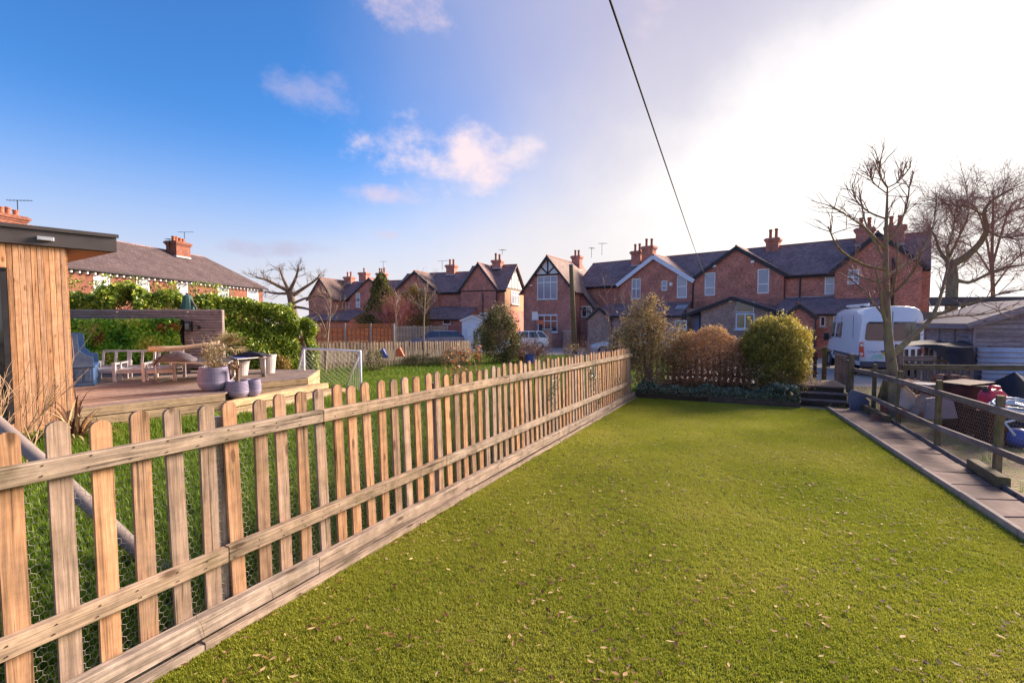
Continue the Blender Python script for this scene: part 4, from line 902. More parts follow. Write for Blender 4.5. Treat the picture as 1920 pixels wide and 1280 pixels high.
pc = Zp(393, 733, DECKZ)+V(0, .12, 0); ribbed_pot('plant_pot', 'large ribbed lilac plant pot on the edge of the decking', pc, .255, .44, 8, 'pot_lilac')
pc2 = Zp(441, 746, .172)+V(0, .08, 0); ribbed_pot('plant_pot', 'smaller ribbed lilac plant pot on the step below the large one', pc2, .205, .32, 8, 'pot_lilac')
pc2b = pc2+V(.19, .18, 0); ribbed_pot('plant_pot', 'small lilac plant pot tucked behind the smaller ribbed pot on the step', pc2b, .14, .32, 8, 'pot_lilac')
def bucket(label, c, r, h, mat, cat='plant pot', name='plant_pot'):
    t = thing(name, label, cat, c); b = MB(); b.lathe([(r*.78, 0), (r, h-.03), (r*1.06, h-.03), (r*1.06, h), (r*.95, h), (r*.9, h-.05), (.001, h-.05)], tuple(c), 24); b.build('pot', mat, t); return t
pw = Zp(488, 702, DECKZ)+V(.0, .35, 0); bucket('tall white plant pot behind the pale rimmed patio table', pw, .19, .45, 'pot_white')
pw2 = Zp(438, 706, DECKZ)+V(.0, .25, 0); bucket('pale plant pot with the palm standing behind the ribbed pots', pw2, .2, .34, 'pot_white')
def strap_plant(name, label, base, n, L, wd, mat, parent=None, droop=.9, seed=1, up=.8, cat='plant'):
    t = thing(name, label, cat, base); r = random.Random(seed); vs, fs, tn = [], [], []
    for i in range(n):
        az = r.uniform(0, 6.283); el = R(r.uniform(25, 88))*up; d = V(math.cos(az)*math.cos(el), math.sin(az)*math.cos(el), math.sin(el)); p = Vector(base)+V(r.gauss(0, .03), r.gauss(0, .03), 0); LL = L*r.uniform(.55, 1.15); ns = 6; side = V(-math.sin(az), math.cos(az), 0)
        b0 = len(vs)
        for k in range(ns+1):
            ww = wd*(1-abs(k/ns-.3)*1.2)*.5; ww = max(ww, .001); vs += [tuple(p-side*ww), tuple(p+side*ww)]
            d = (d+V(0, 0, -droop*k/ns*.55)).normalized(); p = p+d*LL/ns
        for k in range(ns): fs.append((b0+2*k, b0+2*k+1, b0+2*k+3, b0+2*k+2)); tn.append(0)
        v_ = r.random(); tn[-ns:] = [v_]*ns
    np_mesh('leaves', vs, fs, mat, t, attr=tn); return t
t = strap_plant('potted_plant', 'straggly yellowing plant growing in the large ribbed pot', pc+V(0, 0, .37), 26, .55, .022, 'palm_leaf', seed=4, droop=.5)
leaf_cloud('sprigs', blob_pts(pc+V(.02, 0, .62), (.17, .17, .30), 420, 40, .25), .06, 'palm_leaf', t, .35, up=.6)
twig_mass('stems', [(pc+V(random.gauss(0, .05), random.gauss(0, .05), .36), (random.gauss(0, .25), random.gauss(0, .2), 1)) for _ in range(7)], .4, .006, 'twig_pale', t, 2, .4, seed=5)
t = strap_plant('potted_plant', 'withered brown cordyline stump in the smaller ribbed pot', pc2+V(0, 0, .52), 22, .30, .02, 'dead_leaf', seed=6, droop=1.4)
b = MB(); b.tube([pc2+V(0, 0, .25), pc2+V(.01, 0, .40), pc2+V(0, .01, .55)], [.05, .035, .04], 8); b.build('stem', 'bark_dark', t)
# fan palm
pb = pw2+V(0, 0, .28)
pa = thing('fan_palm', 'dry fan palm with brownish fronds above the patio tables', 'palm', pb)
pt_ = V(P(430, 652, 9).x*(pb.y/9), pb.y, 1.62-52/850*pb.y)
b = MB(); b.tube([pb, pb.lerp(pt_, .5)+V(.02, 0, 0), pt_], [.06, .055, .05], 8); b.build('trunk', 'bark_brown', pa)
vs, fs, tn = [], [], []
for i in range(15):
    az = i*2.4; el = R(random.uniform(-15, 70)); d = V(math.cos(az)*math.cos(el), math.sin(az)*math.cos(el), math.sin(el)); c = pt_+d*random.uniform(.12, .24); s1 = d.cross(V(0, 0, 1)).normalized(); u1 = s1.cross(d); v_ = random.random()
    for k in range(16):
        a = R(-100+200*k/15); dd = (d*math.cos(a)+s1*math.sin(a)); L = .30*random.uniform(.8, 1.1); e = c+dd*L+V(0, 0, -.10*random.random()); m = c+dd*L*.55+V(0, 0, .01); sd = dd.cross(u1).normalized()*.011
        b0 = len(vs); vs += [tuple(c-sd*.4), tuple(c+sd*.4), tuple(m+sd), tuple(m-sd), tuple(e+sd*.1), tuple(e-sd*.1)]; fs += [(b0, b0+1, b0+2, b0+3), (b0+3, b0+2, b0+4, b0+5)]; tn += [v_, v_]
np_mesh('fronds', vs, fs, 'palm_leaf', pa, attr=tn)
t = strap_plant('dead_phormium', 'dead brown strappy plant at the corner of the garden room', V(-5.95, 6.1, gz(-5.9, 6.1)), 90, .75, .035, 'dead_leaf', seed=9, droop=1.25, up=.95)
b0 = P(4, 800, 4.6); b0.z = gz(b0.x, b0.y)
t = thing('twiggy_shrub', 'bare orange twiggy shrub in front of the garden room glass door', 'shrub', b0)
twig_mass('stems', [(b0+V(random.gauss(0, .12), random.gauss(0, .12), 0), (random.gauss(0, .22), random.gauss(0, .2), 1)) for _ in range(12)], .75, .008, 'straw', t, 2, .35, seed=15)
# ================================================================== grey pole behind the fence
pe = G(305, 1062); ps = P(-60, 745, 3.3)
sw = thing('swing_leg', 'slanting grey metal pole standing in the grass behind the picket fence', 'pole', pe)
b = MB(); b.tube([pe-V(0, 0, .05), pe.lerp(ps, .5), ps, ps+(ps-pe)*.5], .043, 16); b.build('pole', 'metal_pole', sw, smooth=True)
b = MB(); b.lathe([(.001, .02), (.075, .02), (.08, .0)], tuple(pe), 14); b.build('foot', 'metal_pole', sw)
# ================================================================== football goal
gR, gL = G(677, 741), G(571, 728); zt = .885; gd = (gL-gR).normalized(); gb = V(-gd.y, gd.x, 0);  gb = gb if gb.y > 0 else -gb
fR, fL = G(641, 731)+V(0, .25, 0), G(543, 716)+V(0, .3, 0)
go_ = thing('football_goal', 'small white plastic football goal with net on the neighbouring lawn', 'goal', (gR+gL)/2)
for p, q in ((gR, fR), (gL, fL)):
    b = MB(); b.tube([p-V(0, 0, .03), V(p.x, p.y, zt)], .027, 10); b.build('post', 'plastic_white', go_, smooth=True)
    b = MB(); b.tube([V(p.x, p.y, zt-.03), V(q.x, q.y, gz(q.x, q.y)+.02)], .022, 10); b.build('brace', 'plastic_white', go_, smooth=True)
b = MB(); b.tube([V(gL.x, gL.y, zt), V(gR.x, gR.y, zt)], .03, 10); b.build('crossbar', 'plastic_white', go_, smooth=True)
b = MB(); b.tube([V(fL.x, fL.y, gz(fL.x, fL.y)+.02), V(fR.x, fR.y, gz(fR.x, fR.y)+.02)], .02, 8); b.build('base_bar', 'plastic_white', go_, smooth=True)
b = MB()
tl, tr = V(gL.x, gL.y, zt), V(gR.x, gR.y, zt); fl, fr = V(fL.x, fL.y, gz(fL.x, fL.y)), V(fR.x, fR.y, gz(fR.x, fR.y))
def netp(a, c): 
    p = tl.lerp(tr, a).lerp(fl.lerp(fr, a), c); return p-V(0, 0, .05*math.sin(math.pi*c)*math.sin(math.pi*a))
for k in range(-10, 21):
    for sg in (1, -1):
        pts = [netp(*ac) for ac in [((k+sg*j)/10, j/10) for j in range(11)] if -.001 <= ac[0] <= 1.001]
        if len(pts) > 1: b.tube(pts, .0024, 3, cap=False)
for (t0, f0_) in ((tl, fl), (tr, fr)):
    bs = V(t0.x, t0.y, f0_.z)
    for k in range(1, 9): b.tube([t0.lerp(f0_, k/9), t0.lerp(bs, k/9)], .0028, 3, cap=False); b.tube([t0.lerp(f0_, k/9), bs.lerp(f0_, k/9)], .0028, 3, cap=False)
o = b.build('net', 'net_white', go_); o['kind'] = 'stuff'
# ================================================================== far picket fence across the neighbouring lawn
a0, a1, a2 = V(-9.6, 13.4, 0), V(-5.37, 17.3, 0), V(-1.9, 21.4, 0)
ff = thing('picket_fence', 'pale picket fence across the far end of the neighbouring lawn', 'fence', V(-5.37, 17.3, -.28))
FM = picket_mesh(1.0, .082, .02, 'far_picket', 4)
for s0, s1 in ((a0, a1), (a1, a2)):
    L_ = (s1-s0).length; k = int(L_/.128)
    for j in range(k):
        p = s0.lerp(s1, j/k); place_picket(ff, FM, (p.x, p.y, gz(p.x, p.y)+.06+random.uniform(-.015, .015)), (s1-s0).normalized(), V(random.uniform(-.012, .012), 0, 1))
    for h in (.28, .85):
        n_ = V(-(s1-s0).y, (s1-s0).x, 0).normalized()*.035
        board('rail', V(s0.x, s0.y, gz(s0.x, s0.y)+h)+n_, V(s1.x, s1.y, gz(s1.x, s1.y)+h)+n_, .04, .07, 'far_picket', ff)
    for j in range(5):
        p = s0.lerp(s1, (j+.5)/5); board('post', V(p.x, p.y, gz(p.x, p.y)-.1)+n_*2, V(p.x, p.y, gz(p.x, p.y)+1.05)+n_*2, .08, .08, 'far_picket', ff, up=n_.normalized())
# ================================================================== houses
class Fr:
    """a facade: origin, direction u along it (degrees from +Y towards +X); v points out of the wall"""
    def __init__(s, o, ang, flip=False):
        s.o = V(o[0], o[1], 0); s.u = V(math.sin(R(ang)), math.cos(R(ang)), 0); s.n = V(-s.u.y, s.u.x, 0)
        if flip: s.n = -s.n
    def pt(s, u, v, z): return s.o+s.u*u+s.n*v+V(0, 0, z)
    def hit(s, x, y, v=0.):
        r = ray(x, y); p0 = s.o+s.n*v; t = (p0.x*s.u.y-p0.y*s.u.x)/(r.x*s.u.y-r.y*s.u.x); q = V(t*r.x, t*r.y, 0)-p0; return q.dot(s.u), CZ+t*r.z
    def rect(s, x0, y0, x1, y1, v=0.):
        """photo rectangle to (u0,z0,u1,z1); verticals stay vertical"""
        a = s.hit(x0, (y0+y1)/2, v)[0]; b = s.hit(x1, (y0+y1)/2, v)[0]; zt = s.hit((x0+x1)/2, y0, v)[1]; zb = s.hit((x0+x1)/2, y1, v)[1]
        return (min(a, b), zb, max(a, b), zt)
def clip2(poly, ax, c, sg):
    out = []
    for i in range(len(poly)):
        a, b = poly[i], poly[(i+1) % len(poly)]; da, db = sg*(a[ax]-c), sg*(b[ax]-c)
        if da >= 0: out.append(a)
        if da*db < 0: t = da/(da-db); out.append((a[0]+(b[0]-a[0])*t, a[1]+(b[1]-a[1])*t))
    return out
def wall(mb, fr, v, poly, holes=(), dep=.10):
    us = sorted({p[0] for p in poly} | {h[0] for h in holes} | {h[2] for h in holes}); zs = sorted({min(p[1] for p in poly), max(p[1] for p in poly)} | {h[1] for h in holes} | {h[3] for h in holes})
    for a, b in zip(us[:-1], us[1:]):
        for c, d in zip(zs[:-1], zs[1:]):
            mu, mz = (a+b)/2, (c+d)/2
            if any(h[0] < mu < h[2] and h[1] < mz < h[3] for h in holes): continue
            q = clip2(clip2(clip2(clip2(list(poly), 0, a, 1), 0, b, -1), 1, c, 1), 1, d, -1)
            if len(q) >= 3: mb.quad(*[fr.pt(x, v, z) for x, z in q])
    for h in holes:
        c = [(h[0], h[1]), (h[2], h[1]), (h[2], h[3]), (h[0], h[3])]
        for i in range(4):
            p, q = c[i], c[(i+1) % 4]; mb.quad(fr.pt(p[0], v, p[1]), fr.pt(q[0], v, q[1]), fr.pt(q[0], v-dep, q[1]), fr.pt(p[0], v-dep, p[1]))
def fbox(fr, u0, u1, v0, v1, z0, z1, mb=None):
    mb = mb or MB(); return mb.frame(fr.pt((u0+u1)/2, (v0+v1)/2, (z0+z1)/2), fr.u*((u1-u0)/2), fr.n*((v1-v0)/2), V(0, 0, (z1-z0)/2))
def window(hs, fr, v, h, cols=1, rows=(), glass_='pane_net', sill=True, frame='white_paint', fw=.075, name='window', lintel=None, arch=False):
    u0, z0, u1, z1 = h; b = MB(); va, vb = v-.085, v-.03
    for a in (u0, u1-fw): fbox(fr, a, a+fw, va, vb, z0, z1, b)
    for c in (z0, z1-fw): fbox(fr, u0+fw, u1-fw, va, vb, c, c+fw, b)
    for i in range(1, cols): c = u0+(u1-u0)*i/cols; fbox(fr, c-fw*.45, c+fw*.45, va+.002, vb-.002, z0+fw, z1-fw, b)
    for r_ in rows: c = z0+(z1-z0)*r_; fbox(fr, u0+fw, u1-fw, va+.004, vb+.006, c-fw*.5, c+fw*.5, b)
    if arch: fbox(fr, u0+.02, u1-.02, va, vb+.01, z1-.16, z1-.0, b)
    w_ = b.build(name, frame, hs)
    fbox(fr, u0+.01, u1-.01, v-.075, v-.065, z0+.01, z1-.01).build('pane', glass_, w_)
    if sill: fbox(fr, u0-.08, u1+.08, v-.08, v+.07, z0-.09, z0-.001).build('sill', 'stone_sill' if sill is True else sill, w_)
    if lintel: fbox(fr, u0-.08, u1+.08, v-.02, v+.012, z1+.002, z1+.18).build('lintel', lintel, w_)
    return w_
def slab(mb, a, b, c, d, th=.10):
    a, b, c, d = map(Vector, (a, b, c, d)); n = (b-a).cross(d-a).normalized()
    if n.z < 0: n = -n
    mb.extr([a, b, c, d], n*th)
def roof(hs, fr, u0, u1, v0, v1, ze, zr, axis='u', ov=.28, verge=.22, mat='slate', ridge='ridge_tile', barge=None, gutter=True, front=1, name='roof', bargew=.2):
    """gable roof; eaves at height ze on the wall line, ridge zr. v0 back, v1 front"""
    b = MB()
    if axis == 'u':
        vm = (v0+v1)/2; k = (zr-ze)/((v1-v0)/2); a, c = u0-verge, u1+verge
        for vv, sg in ((v1, 1), (v0, -1)): slab(b, fr.pt(a, vm, zr), fr.pt(c, vm, zr), fr.pt(c, vv+sg*ov, ze-k*ov), fr.pt(a, vv+sg*ov, ze-k*ov))
        rf = b.build(name, mat, hs); r0, r1 = fr.pt(a, vm, zr+.10), fr.pt(c, vm, zr+.10)
        if gutter:
            b = MB(); b.tube([fr.pt(a, v1+ov+.03, ze-k*ov-.02), fr.pt(c, v1+ov+.03, ze-k*ov-.02)], .06, 6); b.build('gutter', 'black_paint', rf)
            fbox(fr, a, c, v1+ov-.06, v1+ov-.03, ze-k*ov-.16, ze-k*ov-.005).build('fascia', 'black_paint', rf)
    else:
        um = (u0+u1)/2; k = (zr-ze)/((u1-u0)/2); a, c = v0, v1+verge
        for uu, sg in ((u0, -1), (u1, 1)): slab(b, fr.pt(um, a, zr), fr.pt(um, c, zr), fr.pt(uu+sg*ov, c, ze-k*ov), fr.pt(uu+sg*ov, a, ze-k*ov))
        rf = b.build(name, mat, hs); r0, r1 = fr.pt(um, a, zr+.10), fr.pt(um, c, zr+.10)
        if barge:
            for uu, sg in ((u0, -1), (u1, 1)):
                b = MB(); p0, p1 = fr.pt(um, c-.0, zr+.02), fr.pt(uu+sg*ov, c-.0, ze-k*ov+.02); d = (p1-p0).normalized(); b.beam(p0+d*(-.02)-V(0, 0, bargew*.35)+fr.n*.015, p1-V(0, 0, bargew*.35)+fr.n*.015, .04, bargew); b.build('bargeboard', barge, rf)
    if ridge:
        b = MB(); b.tube([r0, r1], .085, 6); b.build('ridge_tiles', ridge, rf)
    return rf
def chimney(hs, p, z0, z1, wu, wv, fr, pots=2, mat='brick_row', ph=.75, pr=.13):
    """stack with corbelled head and clay pots; p = (u, v) on the facade frame"""
    u, v = p; b = MB(); H = z1-z0
    fbox(fr, u-wu/2, u+wu/2, v-wv/2, v+wv/2, z0, z1-.34, b); fbox(fr, u-wu/2-.06, u+wu/2+.06, v-wv/2-.06, v+wv/2+.06, z1-.34, z1-.22, b); fbox(fr, u-wu/2-.13, u+wu/2+.13, v-wv/2-.13, v+wv/2+.13, z1-.22, z1-.06, b); fbox(fr, u-wu/2-.05, u+wu/2+.05, v-wv/2-.05, v+wv/2+.05, z1-.06, z1, b)
    ch = b.build('chimney', mat, hs)
    fbox(fr, u-wu/2-.03, u+wu/2+.03, v-wv/2-.03, v+wv/2+.03, z0+.0, z0+.14).build('flashing', 'lead', ch)
    for i in range(pots):
        x = u+((i+.5)/pots-.5)*wu*.92; h = ph*random.uniform(.82, 1.08); c = fr.pt(x, v+random.uniform(-.05, .05), z1-.01)
        b = MB(); b.lathe([(pr*1.05, 0), (pr*1.05, .06), (pr*.9, .09), (pr*.82, h*.75), (pr*1.02, h*.8), (pr*1.05, h*.9), (pr*.9, h), (pr*.65, h), (pr*.6, h-.1)], tuple(c), 12); b.build('chimney_pot', 'terracotta', ch)
    return ch
def aerial(hs, base, h, az=0, name='aerial'):
    b = MB(); base = Vector(base); tp = base+V(0, 0, h); b.tube([base, tp], .022, 5); d = V(math.cos(az), math.sin(az), .08); b.tube([tp-d*.5, tp+d*.7], .014, 4)
    s_ = V(-d.y, d.x, 0)
    for i in range(7): p = tp-d*.4+d*.16*i; b.tube([p-s_*.22, p+s_*.22], .009, 3)
    b.build(name, 'cable', hs)
def string(hs, fr, u0, u1, v, z, h=.09, mat='brick_row', pr=.03): return fbox(fr, u0, u1, v-.02, v+pr, z, z+h).build('string_course', mat, hs)
def pipe(hs, pts, r=.045): b = MB(); b.tube(pts, r, 8); return b.build('drainpipe', 'black_paint', hs)
# ------------------------------------------------------------------ terrace on the right
TF = Fr((22.6, 32.0), -48.5); TF.n = V(-.663, -.749, 0)
ZB = -1.1
def hroot(label, fr, u, v=0, cat='house', name='brick_house', group=None): p = fr.pt(u, v, 0); p.z = gz(p.x, p.y); return thing(name, label, cat, p, group)
VG = .55                                             # gables stand forward of the recessed wall
def gable_front(hs, fr, u0, u1, ze, zr, v, holes, mat, back=-3.4, barge='black_paint', rmat='slate', zb=ZB, ov=.25, bargew=.2, verge=.18, km=0, zm=99):
    b = MB(); um = (u0+u1)/2; wall(b, fr, v, [(u0, zb), (u1, zb), (u1, ze), (um, zr), (u0, ze)], holes)
    for uu in (u0, u1): b.quad(fr.pt(uu, v, zb), fr.pt(uu, back, zb), fr.pt(uu, back, ze), fr.pt(uu, v, ze))
    b.build('wall', mat, hs); roof(hs, fr, u0, u1, back, v, ze, zr, 'v', ov=ov, verge=verge, mat=rmat, barge=barge, bargew=bargew)
    if km:
        top = min(zr, zm)
        for uu in (u0, u1):
            f_ = (top-ze)/(zr-ze); p0 = fr.pt(uu, -.05, ze+.13); p1 = fr.pt(uu+(um-uu)*f_, -(top-ze)/km, top+.13); bb = MB(); bb.beam(p0, p1, .16, .03); bb.build('valley_flashing', 'lead', hs)
# main range split per house: (u0, u1)
def main_range(hs, u0, u1, holes, ze=5.05, zr=7.5, W=6.4, mat='brick_row', endl=False, endr=False, verge=0.):
    b = MB(); wall(b, TF, 0, [(u0, ZB), (u1, ZB), (u1, ze), (u0, ze)], holes)
    b.quad(TF.pt(u0, -W, ZB), TF.pt(u1, -W, ZB), TF.pt(u1, -W, ze), TF.pt(u0, -W, ze))
    for e, uu in ((endr, u0), (endl, u1)):
        if e: wall(b, Fr2(TF, uu), 0, [(0, ZB), (W, ZB), (W, ze), (W/2, zr), (0, ze)])
    b.build('wall', mat, hs); roof(hs, TF, u0, u1, -W, 0, ze, zr, 'u', ov=.28, verge=verge)
class Fr2:
    def __init__(s, fr, uu): s.fr = fr; s.uu = uu
    def pt(s, u, v, z): return s.fr.pt(s.uu+v, -u, z)
hA = hroot('brick terrace house with a broad gable edged by white bargeboards', TF, 13.0)
hB = hroot('brick terrace house with dark edged gable and pink brick extension', TF, 6.3)
hC = hroot('brick terrace end house half hidden behind the white van and bare tree', TF, -1.0)
main_range(hA, 9.58, 21.5, [], endl=True); main_range(hB, 3.04, 9.575, []); wc = TF.rect(1546, 513, 1565, 551); main_range(hC, -5.0, 3.035, [wc], endr=True)
window(hC, TF, 0, wc, 1, (.5,), 'pane_net')
wa = [TF.rect(1184, 522, 1201, 560, VG), TF.rect(1240, 526, 1251, 545, VG), TF.rect(1269, 516, 1288, 558, VG)]
gable_front(hA, TF, 9.62, 16.3, 5.05, 7.25, VG, wa, 'brick_row', barge='blue_white_paint', bargew=.34, ov=.2, verge=.25)
window(hA, TF, VG, wa[0], 2, (.5,), 'pane_blue'); window(hA, TF, VG, wa[1], 1, (.5,), 'pane_blue', sill=False); window(hA, TF, VG, wa[2], 1, (.5,), 'pane_net')
h_ = TF.rect(1256, 530, 1261, 536, VG); fbox(TF, h_[0], h_[2], VG, VG+.12, h_[1], h_[3]).build('alarm_box', 'white_paint', hA)
wb = [TF.rect(1321, 511, 1341, 554, VG), TF.rect(1420, 504, 1442, 550, VG)]
gable_front(hB, TF, 3.0, 9.5, 5.1, 7.3, VG, wb, 'brick_row', barge='black_paint', bargew=.26)
window(hB, TF, VG, wb[0], 1, (.34,), 'pane_net', sill=False); window(hB, TF, VG, wb[1], 1, (.38,), 'pane_blue', sill=False)
string(hB, TF, 3.0, 9.5, VG, 3.15, .12); string(hA, TF, 9.62, 16.3, VG, 3.1, .12)
for px, py, hh in ((1340, 499, hB), (1412, 491, hB)): u, z = TF.hit(px, py, VG); fbox(TF, u-.12, u+.12, VG+.002, VG+.2, z-.08, z+.08).build('purlin_end', 'white_paint', hh)
wc2 = TF.rect(1589, 505, 1611, 533, VG)
gable_front(hC, TF, -4.6, -.1, 5.15, 7.3, VG, [wc2], 'brick_row', barge='black_paint', bargew=.26)
window(hC, TF, VG, wc2, 2, (.5,), 'pane_net', sill=False)
pipe(hB, [TF.pt(9.56, VG+.06, 5.0), TF.pt(9.56, VG+.06, ZB)]); pipe(hC, [TF.pt(2.0, .07, 4.8), TF.pt(2.0, .07, 3.2), TF.pt(2.1, .3, 3.0)]); pipe(hC, [TF.pt(-3.2, VG+.08, 5.6), TF.pt(-3.2, VG+.08, -1)], .09); pipe(hB, [TF.pt(2.98, .12, 4.9), TF.pt(2.98, .12, 2.9)])
def chim(hs, fr, px, ytop, yb, v, wu, wv, pots, **k):
    u, z1 = fr.hit(px, ytop, v); z0 = fr.hit(px, yb, v)[1]; return chimney(hs, (u, v), z0, z1, wu, wv, fr, pots, **k)
chim(hA, TF, 1195, 471, 500, -2.6, .95, .7, 2); chim(hA, TF, 1217, 462, 497, -2.2, 1.05, .8, 2); chim(hB, TF, 1450, 447, 476, -3.0, .9, .8, 2)
chim(hC, TF, 1622, 428, 462, -2.6, 1.0, .8, 2); chim(hC, TF, 1679, 424, 462, -2.0, 1.0, .9, 2)
# lean-to of house A
def leanto(hs, fr, u0, u1, v0, v1, ze, zt, holes, mat, rmat='slate'):
    b = MB(); wall(b, fr, v1, [(u0, ZB), (u1, ZB), (u1, ze), (u0, ze)], holes)
    for uu in (u0, u1): b.quad(fr.pt(uu, v0, ZB), fr.pt(uu, v1, ZB), fr.pt(uu, v1, ze), fr.pt(uu, v0, zt))
    b.build('wall', mat, hs); b = MB(); k = (zt-ze)/(v1-v0); slab(b, fr.pt(u0-.12, v0, zt), fr.pt(u1+.12, v0, zt), fr.pt(u1+.12, v1+.25, ze-k*.25), fr.pt(u0-.12, v1+.25, ze-k*.25), .09); rf = b.build('lean_to_roof', rmat, hs)
    b = MB(); b.tube([fr.pt(u0-.12, v1+.28, ze-k*.25), fr.pt(u1+.12, v1+.28, ze-k*.25)], .06, 6); b.build('gutter', 'black_paint', rf); return rf
h1 = TF.rect(1265, 600, 1288, 617, 2.6); rf = leanto(hA, TF, 9.75, 17.5, VG, 2.6, 2.05, 3.1, [h1], 'brick_pink'); window(hA, TF, 2.6, h1, 2, (), 'pane_amber', fw=.09)
u, z = TF.hit(1277, 573, 1.7); slab(MB_ := MB(), TF.pt(u-.45, 1.3, 2.83), TF.pt(u+.45, 1.3, 2.83), TF.pt(u+.45, 1.9, 2.53), TF.pt(u-.45, 1.9, 2.53), .05); MB_.build('roof_light', 'lead', rf)
# extension of house B with tall glazed gable
VE = 3.3; w1 = TF.rect(1379, 587, 1415, 617, VE); w2 = TF.rect(1379, 566, 1414, 586, VE); eu0 = TF.hit(1466, 600, VE)[0]; eu1 = TF.hit(1341, 600, VE)[0]
pu_, pz_ = TF.hit(1375, 555, VE); hw = max(pu_-eu0, eu1-pu_)
b = MB(); wall(b, TF, VE, [(pu_-hw, ZB), (pu_+hw*.72, ZB), (pu_+hw*.72, 2.36), (pu_, pz_-.22), (pu_-hw, 2.0)], [(w1[0], w1[1], w1[2], w2[3])])
for uu in (pu_-hw, pu_+hw*.72): b.quad(TF.pt(uu, VG, ZB), TF.pt(uu, VE, ZB), TF.pt(uu, VE, 2.0), TF.pt(uu, VG, 2.0))
b.build('extension_wall', 'brick_pink', hB)
kk = (pz_-.22-2.0)/hw
b = MB(); slab(b, TF.pt(pu_, VG, pz_-.12), TF.pt(pu_, VE+.3, pz_-.12), TF.pt(pu_-hw-.2, VE+.3, 2.0-kk*.2+.1), TF.pt(pu_-hw-.2, VG, 2.0-kk*.2+.1)); slab(b, TF.pt(pu_, VG, pz_-.12), TF.pt(pu_, VE+.3, pz_-.12), TF.pt(pu_+hw*1.15, VE+.3, pz_-.12-kk*hw*1.15), TF.pt(pu_+hw*1.15, VG, pz_-.12-kk*hw*1.15)); rf = b.build('extension_roof', 'slate', hB)
for sg, q in ((-1, hw+.2), (1, hw*1.15)):
    b = MB(); b.beam(TF.pt(pu_, VE+.3, pz_-.16), TF.pt(pu_+sg*q, VE+.3, pz_-.16-kk*q), .05, .24); b.build('bargeboard', 'black_paint', rf)
window(hB, TF, VE, (w1[0], w1[1], w1[2], w1[3]), 2, (), 'pane_amber', sill='blue_white_paint', fw=.1, frame='blue_white_paint'); window(hB, TF, VE, (w2[0], w2[1]+.005, w2[2], w2[3]), 1, (), 'pane_dark', sill=False, fw=.05)
u, z = TF.hit(1370, 564, VE); fbox(TF, u-.12, u+.12, VE, VE+.1, z-.1, z+.1).build('vent_box', 'white_paint', hB)
# porch with doors between the lean-to and the extension
d1 = TF.rect(1322, 588, 1341, 640, 1.9); d2 = TF.rect(1303, 590, 1318, 640, 1.6)
fbox(TF, d1[0], d1[2], 1.85, 1.92, -.95, d1[3]).build('door', 'door_oak', hB); dd = fbox(TF, d2[0], d2[2], 1.75, 1.81, -.95, d2[3]).build('door', 'door_blue', hB)
fbox(TF, pu_+hw*.72, 9.7, 1.55, 1.70, ZB, 2.55).build('porch_wall', 'brick_pink', hB)
b = MB(); c = TF.pt((d1[0]+d1[2])/2, 1.95, 1.2); r_ = .2; pts = [c+TF.u*(r_*math.sin(a)**3)+V(0, 0, r_*(.81*math.cos(a)-.31*math.cos(2*a)-.12*math.cos(3*a))) for a in [i*math.pi/10 for i in range(21)]]; b.tube(pts, .03, 6); tag(b.build('heart_wreath', 'rust'), 'dark heart shaped wreath hung on the oak door', 'wreath')
b = MB(); b.tube([TF.pt(pu_+hw*.74, VE+.1, 2.4), TF.pt(pu_+hw*.74, VE+.1, ZB)], .05, 8); b.build('drainpipe', 'black_paint', hB)
# brick outhouse with gable towards us
OF = Fr((TF.pt(0, 5.2, 0).x, TF.pt(0, 5.2, 0).y), -62); OF.n = V(-OF.u.y, OF.u.x, 0);  OF.n = OF.n if OF.n.y < 0 else -OF.n
ou0, ou1 = OF.hit(1527, 600)[0], OF.hit(1470, 600)[0]; pz = OF.hit(1496, 567)[1]; ez = OF.hit(1500, 592)[1]
oh = hroot('small red brick outhouse with dark gable roof beside the round bush', OF, (ou0+ou1)/2, cat='outbuilding', name='brick_outhouse')
gable_front(oh, OF, ou0, ou1, ez, pz-.15, 0, [], 'brick_row', back=-2.6, ov=.16, verge=.15, bargew=.22); pipe(oh, [OF.pt(ou0-.06, .06, ez-.1), OF.pt(ou0-.06, .06, ZB)], .05)
# lean-to of house C with timber boards and windows
VC = 3.2; wx = [TF.rect(1537, 593, 1548, 612, VC), TF.rect(1562, 592, 1572, 612, VC)]
rf = leanto(hC, TF, -2.6, 2.9, 0, VC, 2.05, 3.2, wx, 'brick_row')
for h in wx: window(hC, TF, VC, h, 1, (), 'pane_dark', fw=.07)
h = TF.rect(1549, 591, 1561, 612, VC)
for i in range(4): fbox(TF, h[0]+(h[2]-h[0])*i/4+.01, h[0]+(h[2]-h[0])*(i+1)/4-.01, VC+.003, VC+.03, h[1], h[3]).build('timber_panel', 'new_pine', hC)
fbox(TF, -2.7, 3.0, -.02, .06, 3.2, 3.32).build('flashing', 'lead', hC)
aerial(hA, TF.pt(20.3, -3.0, 8.4), 1.2, .5); aerial(hC, TF.pt(-.4, -2.2, 8.3), .9, 2)
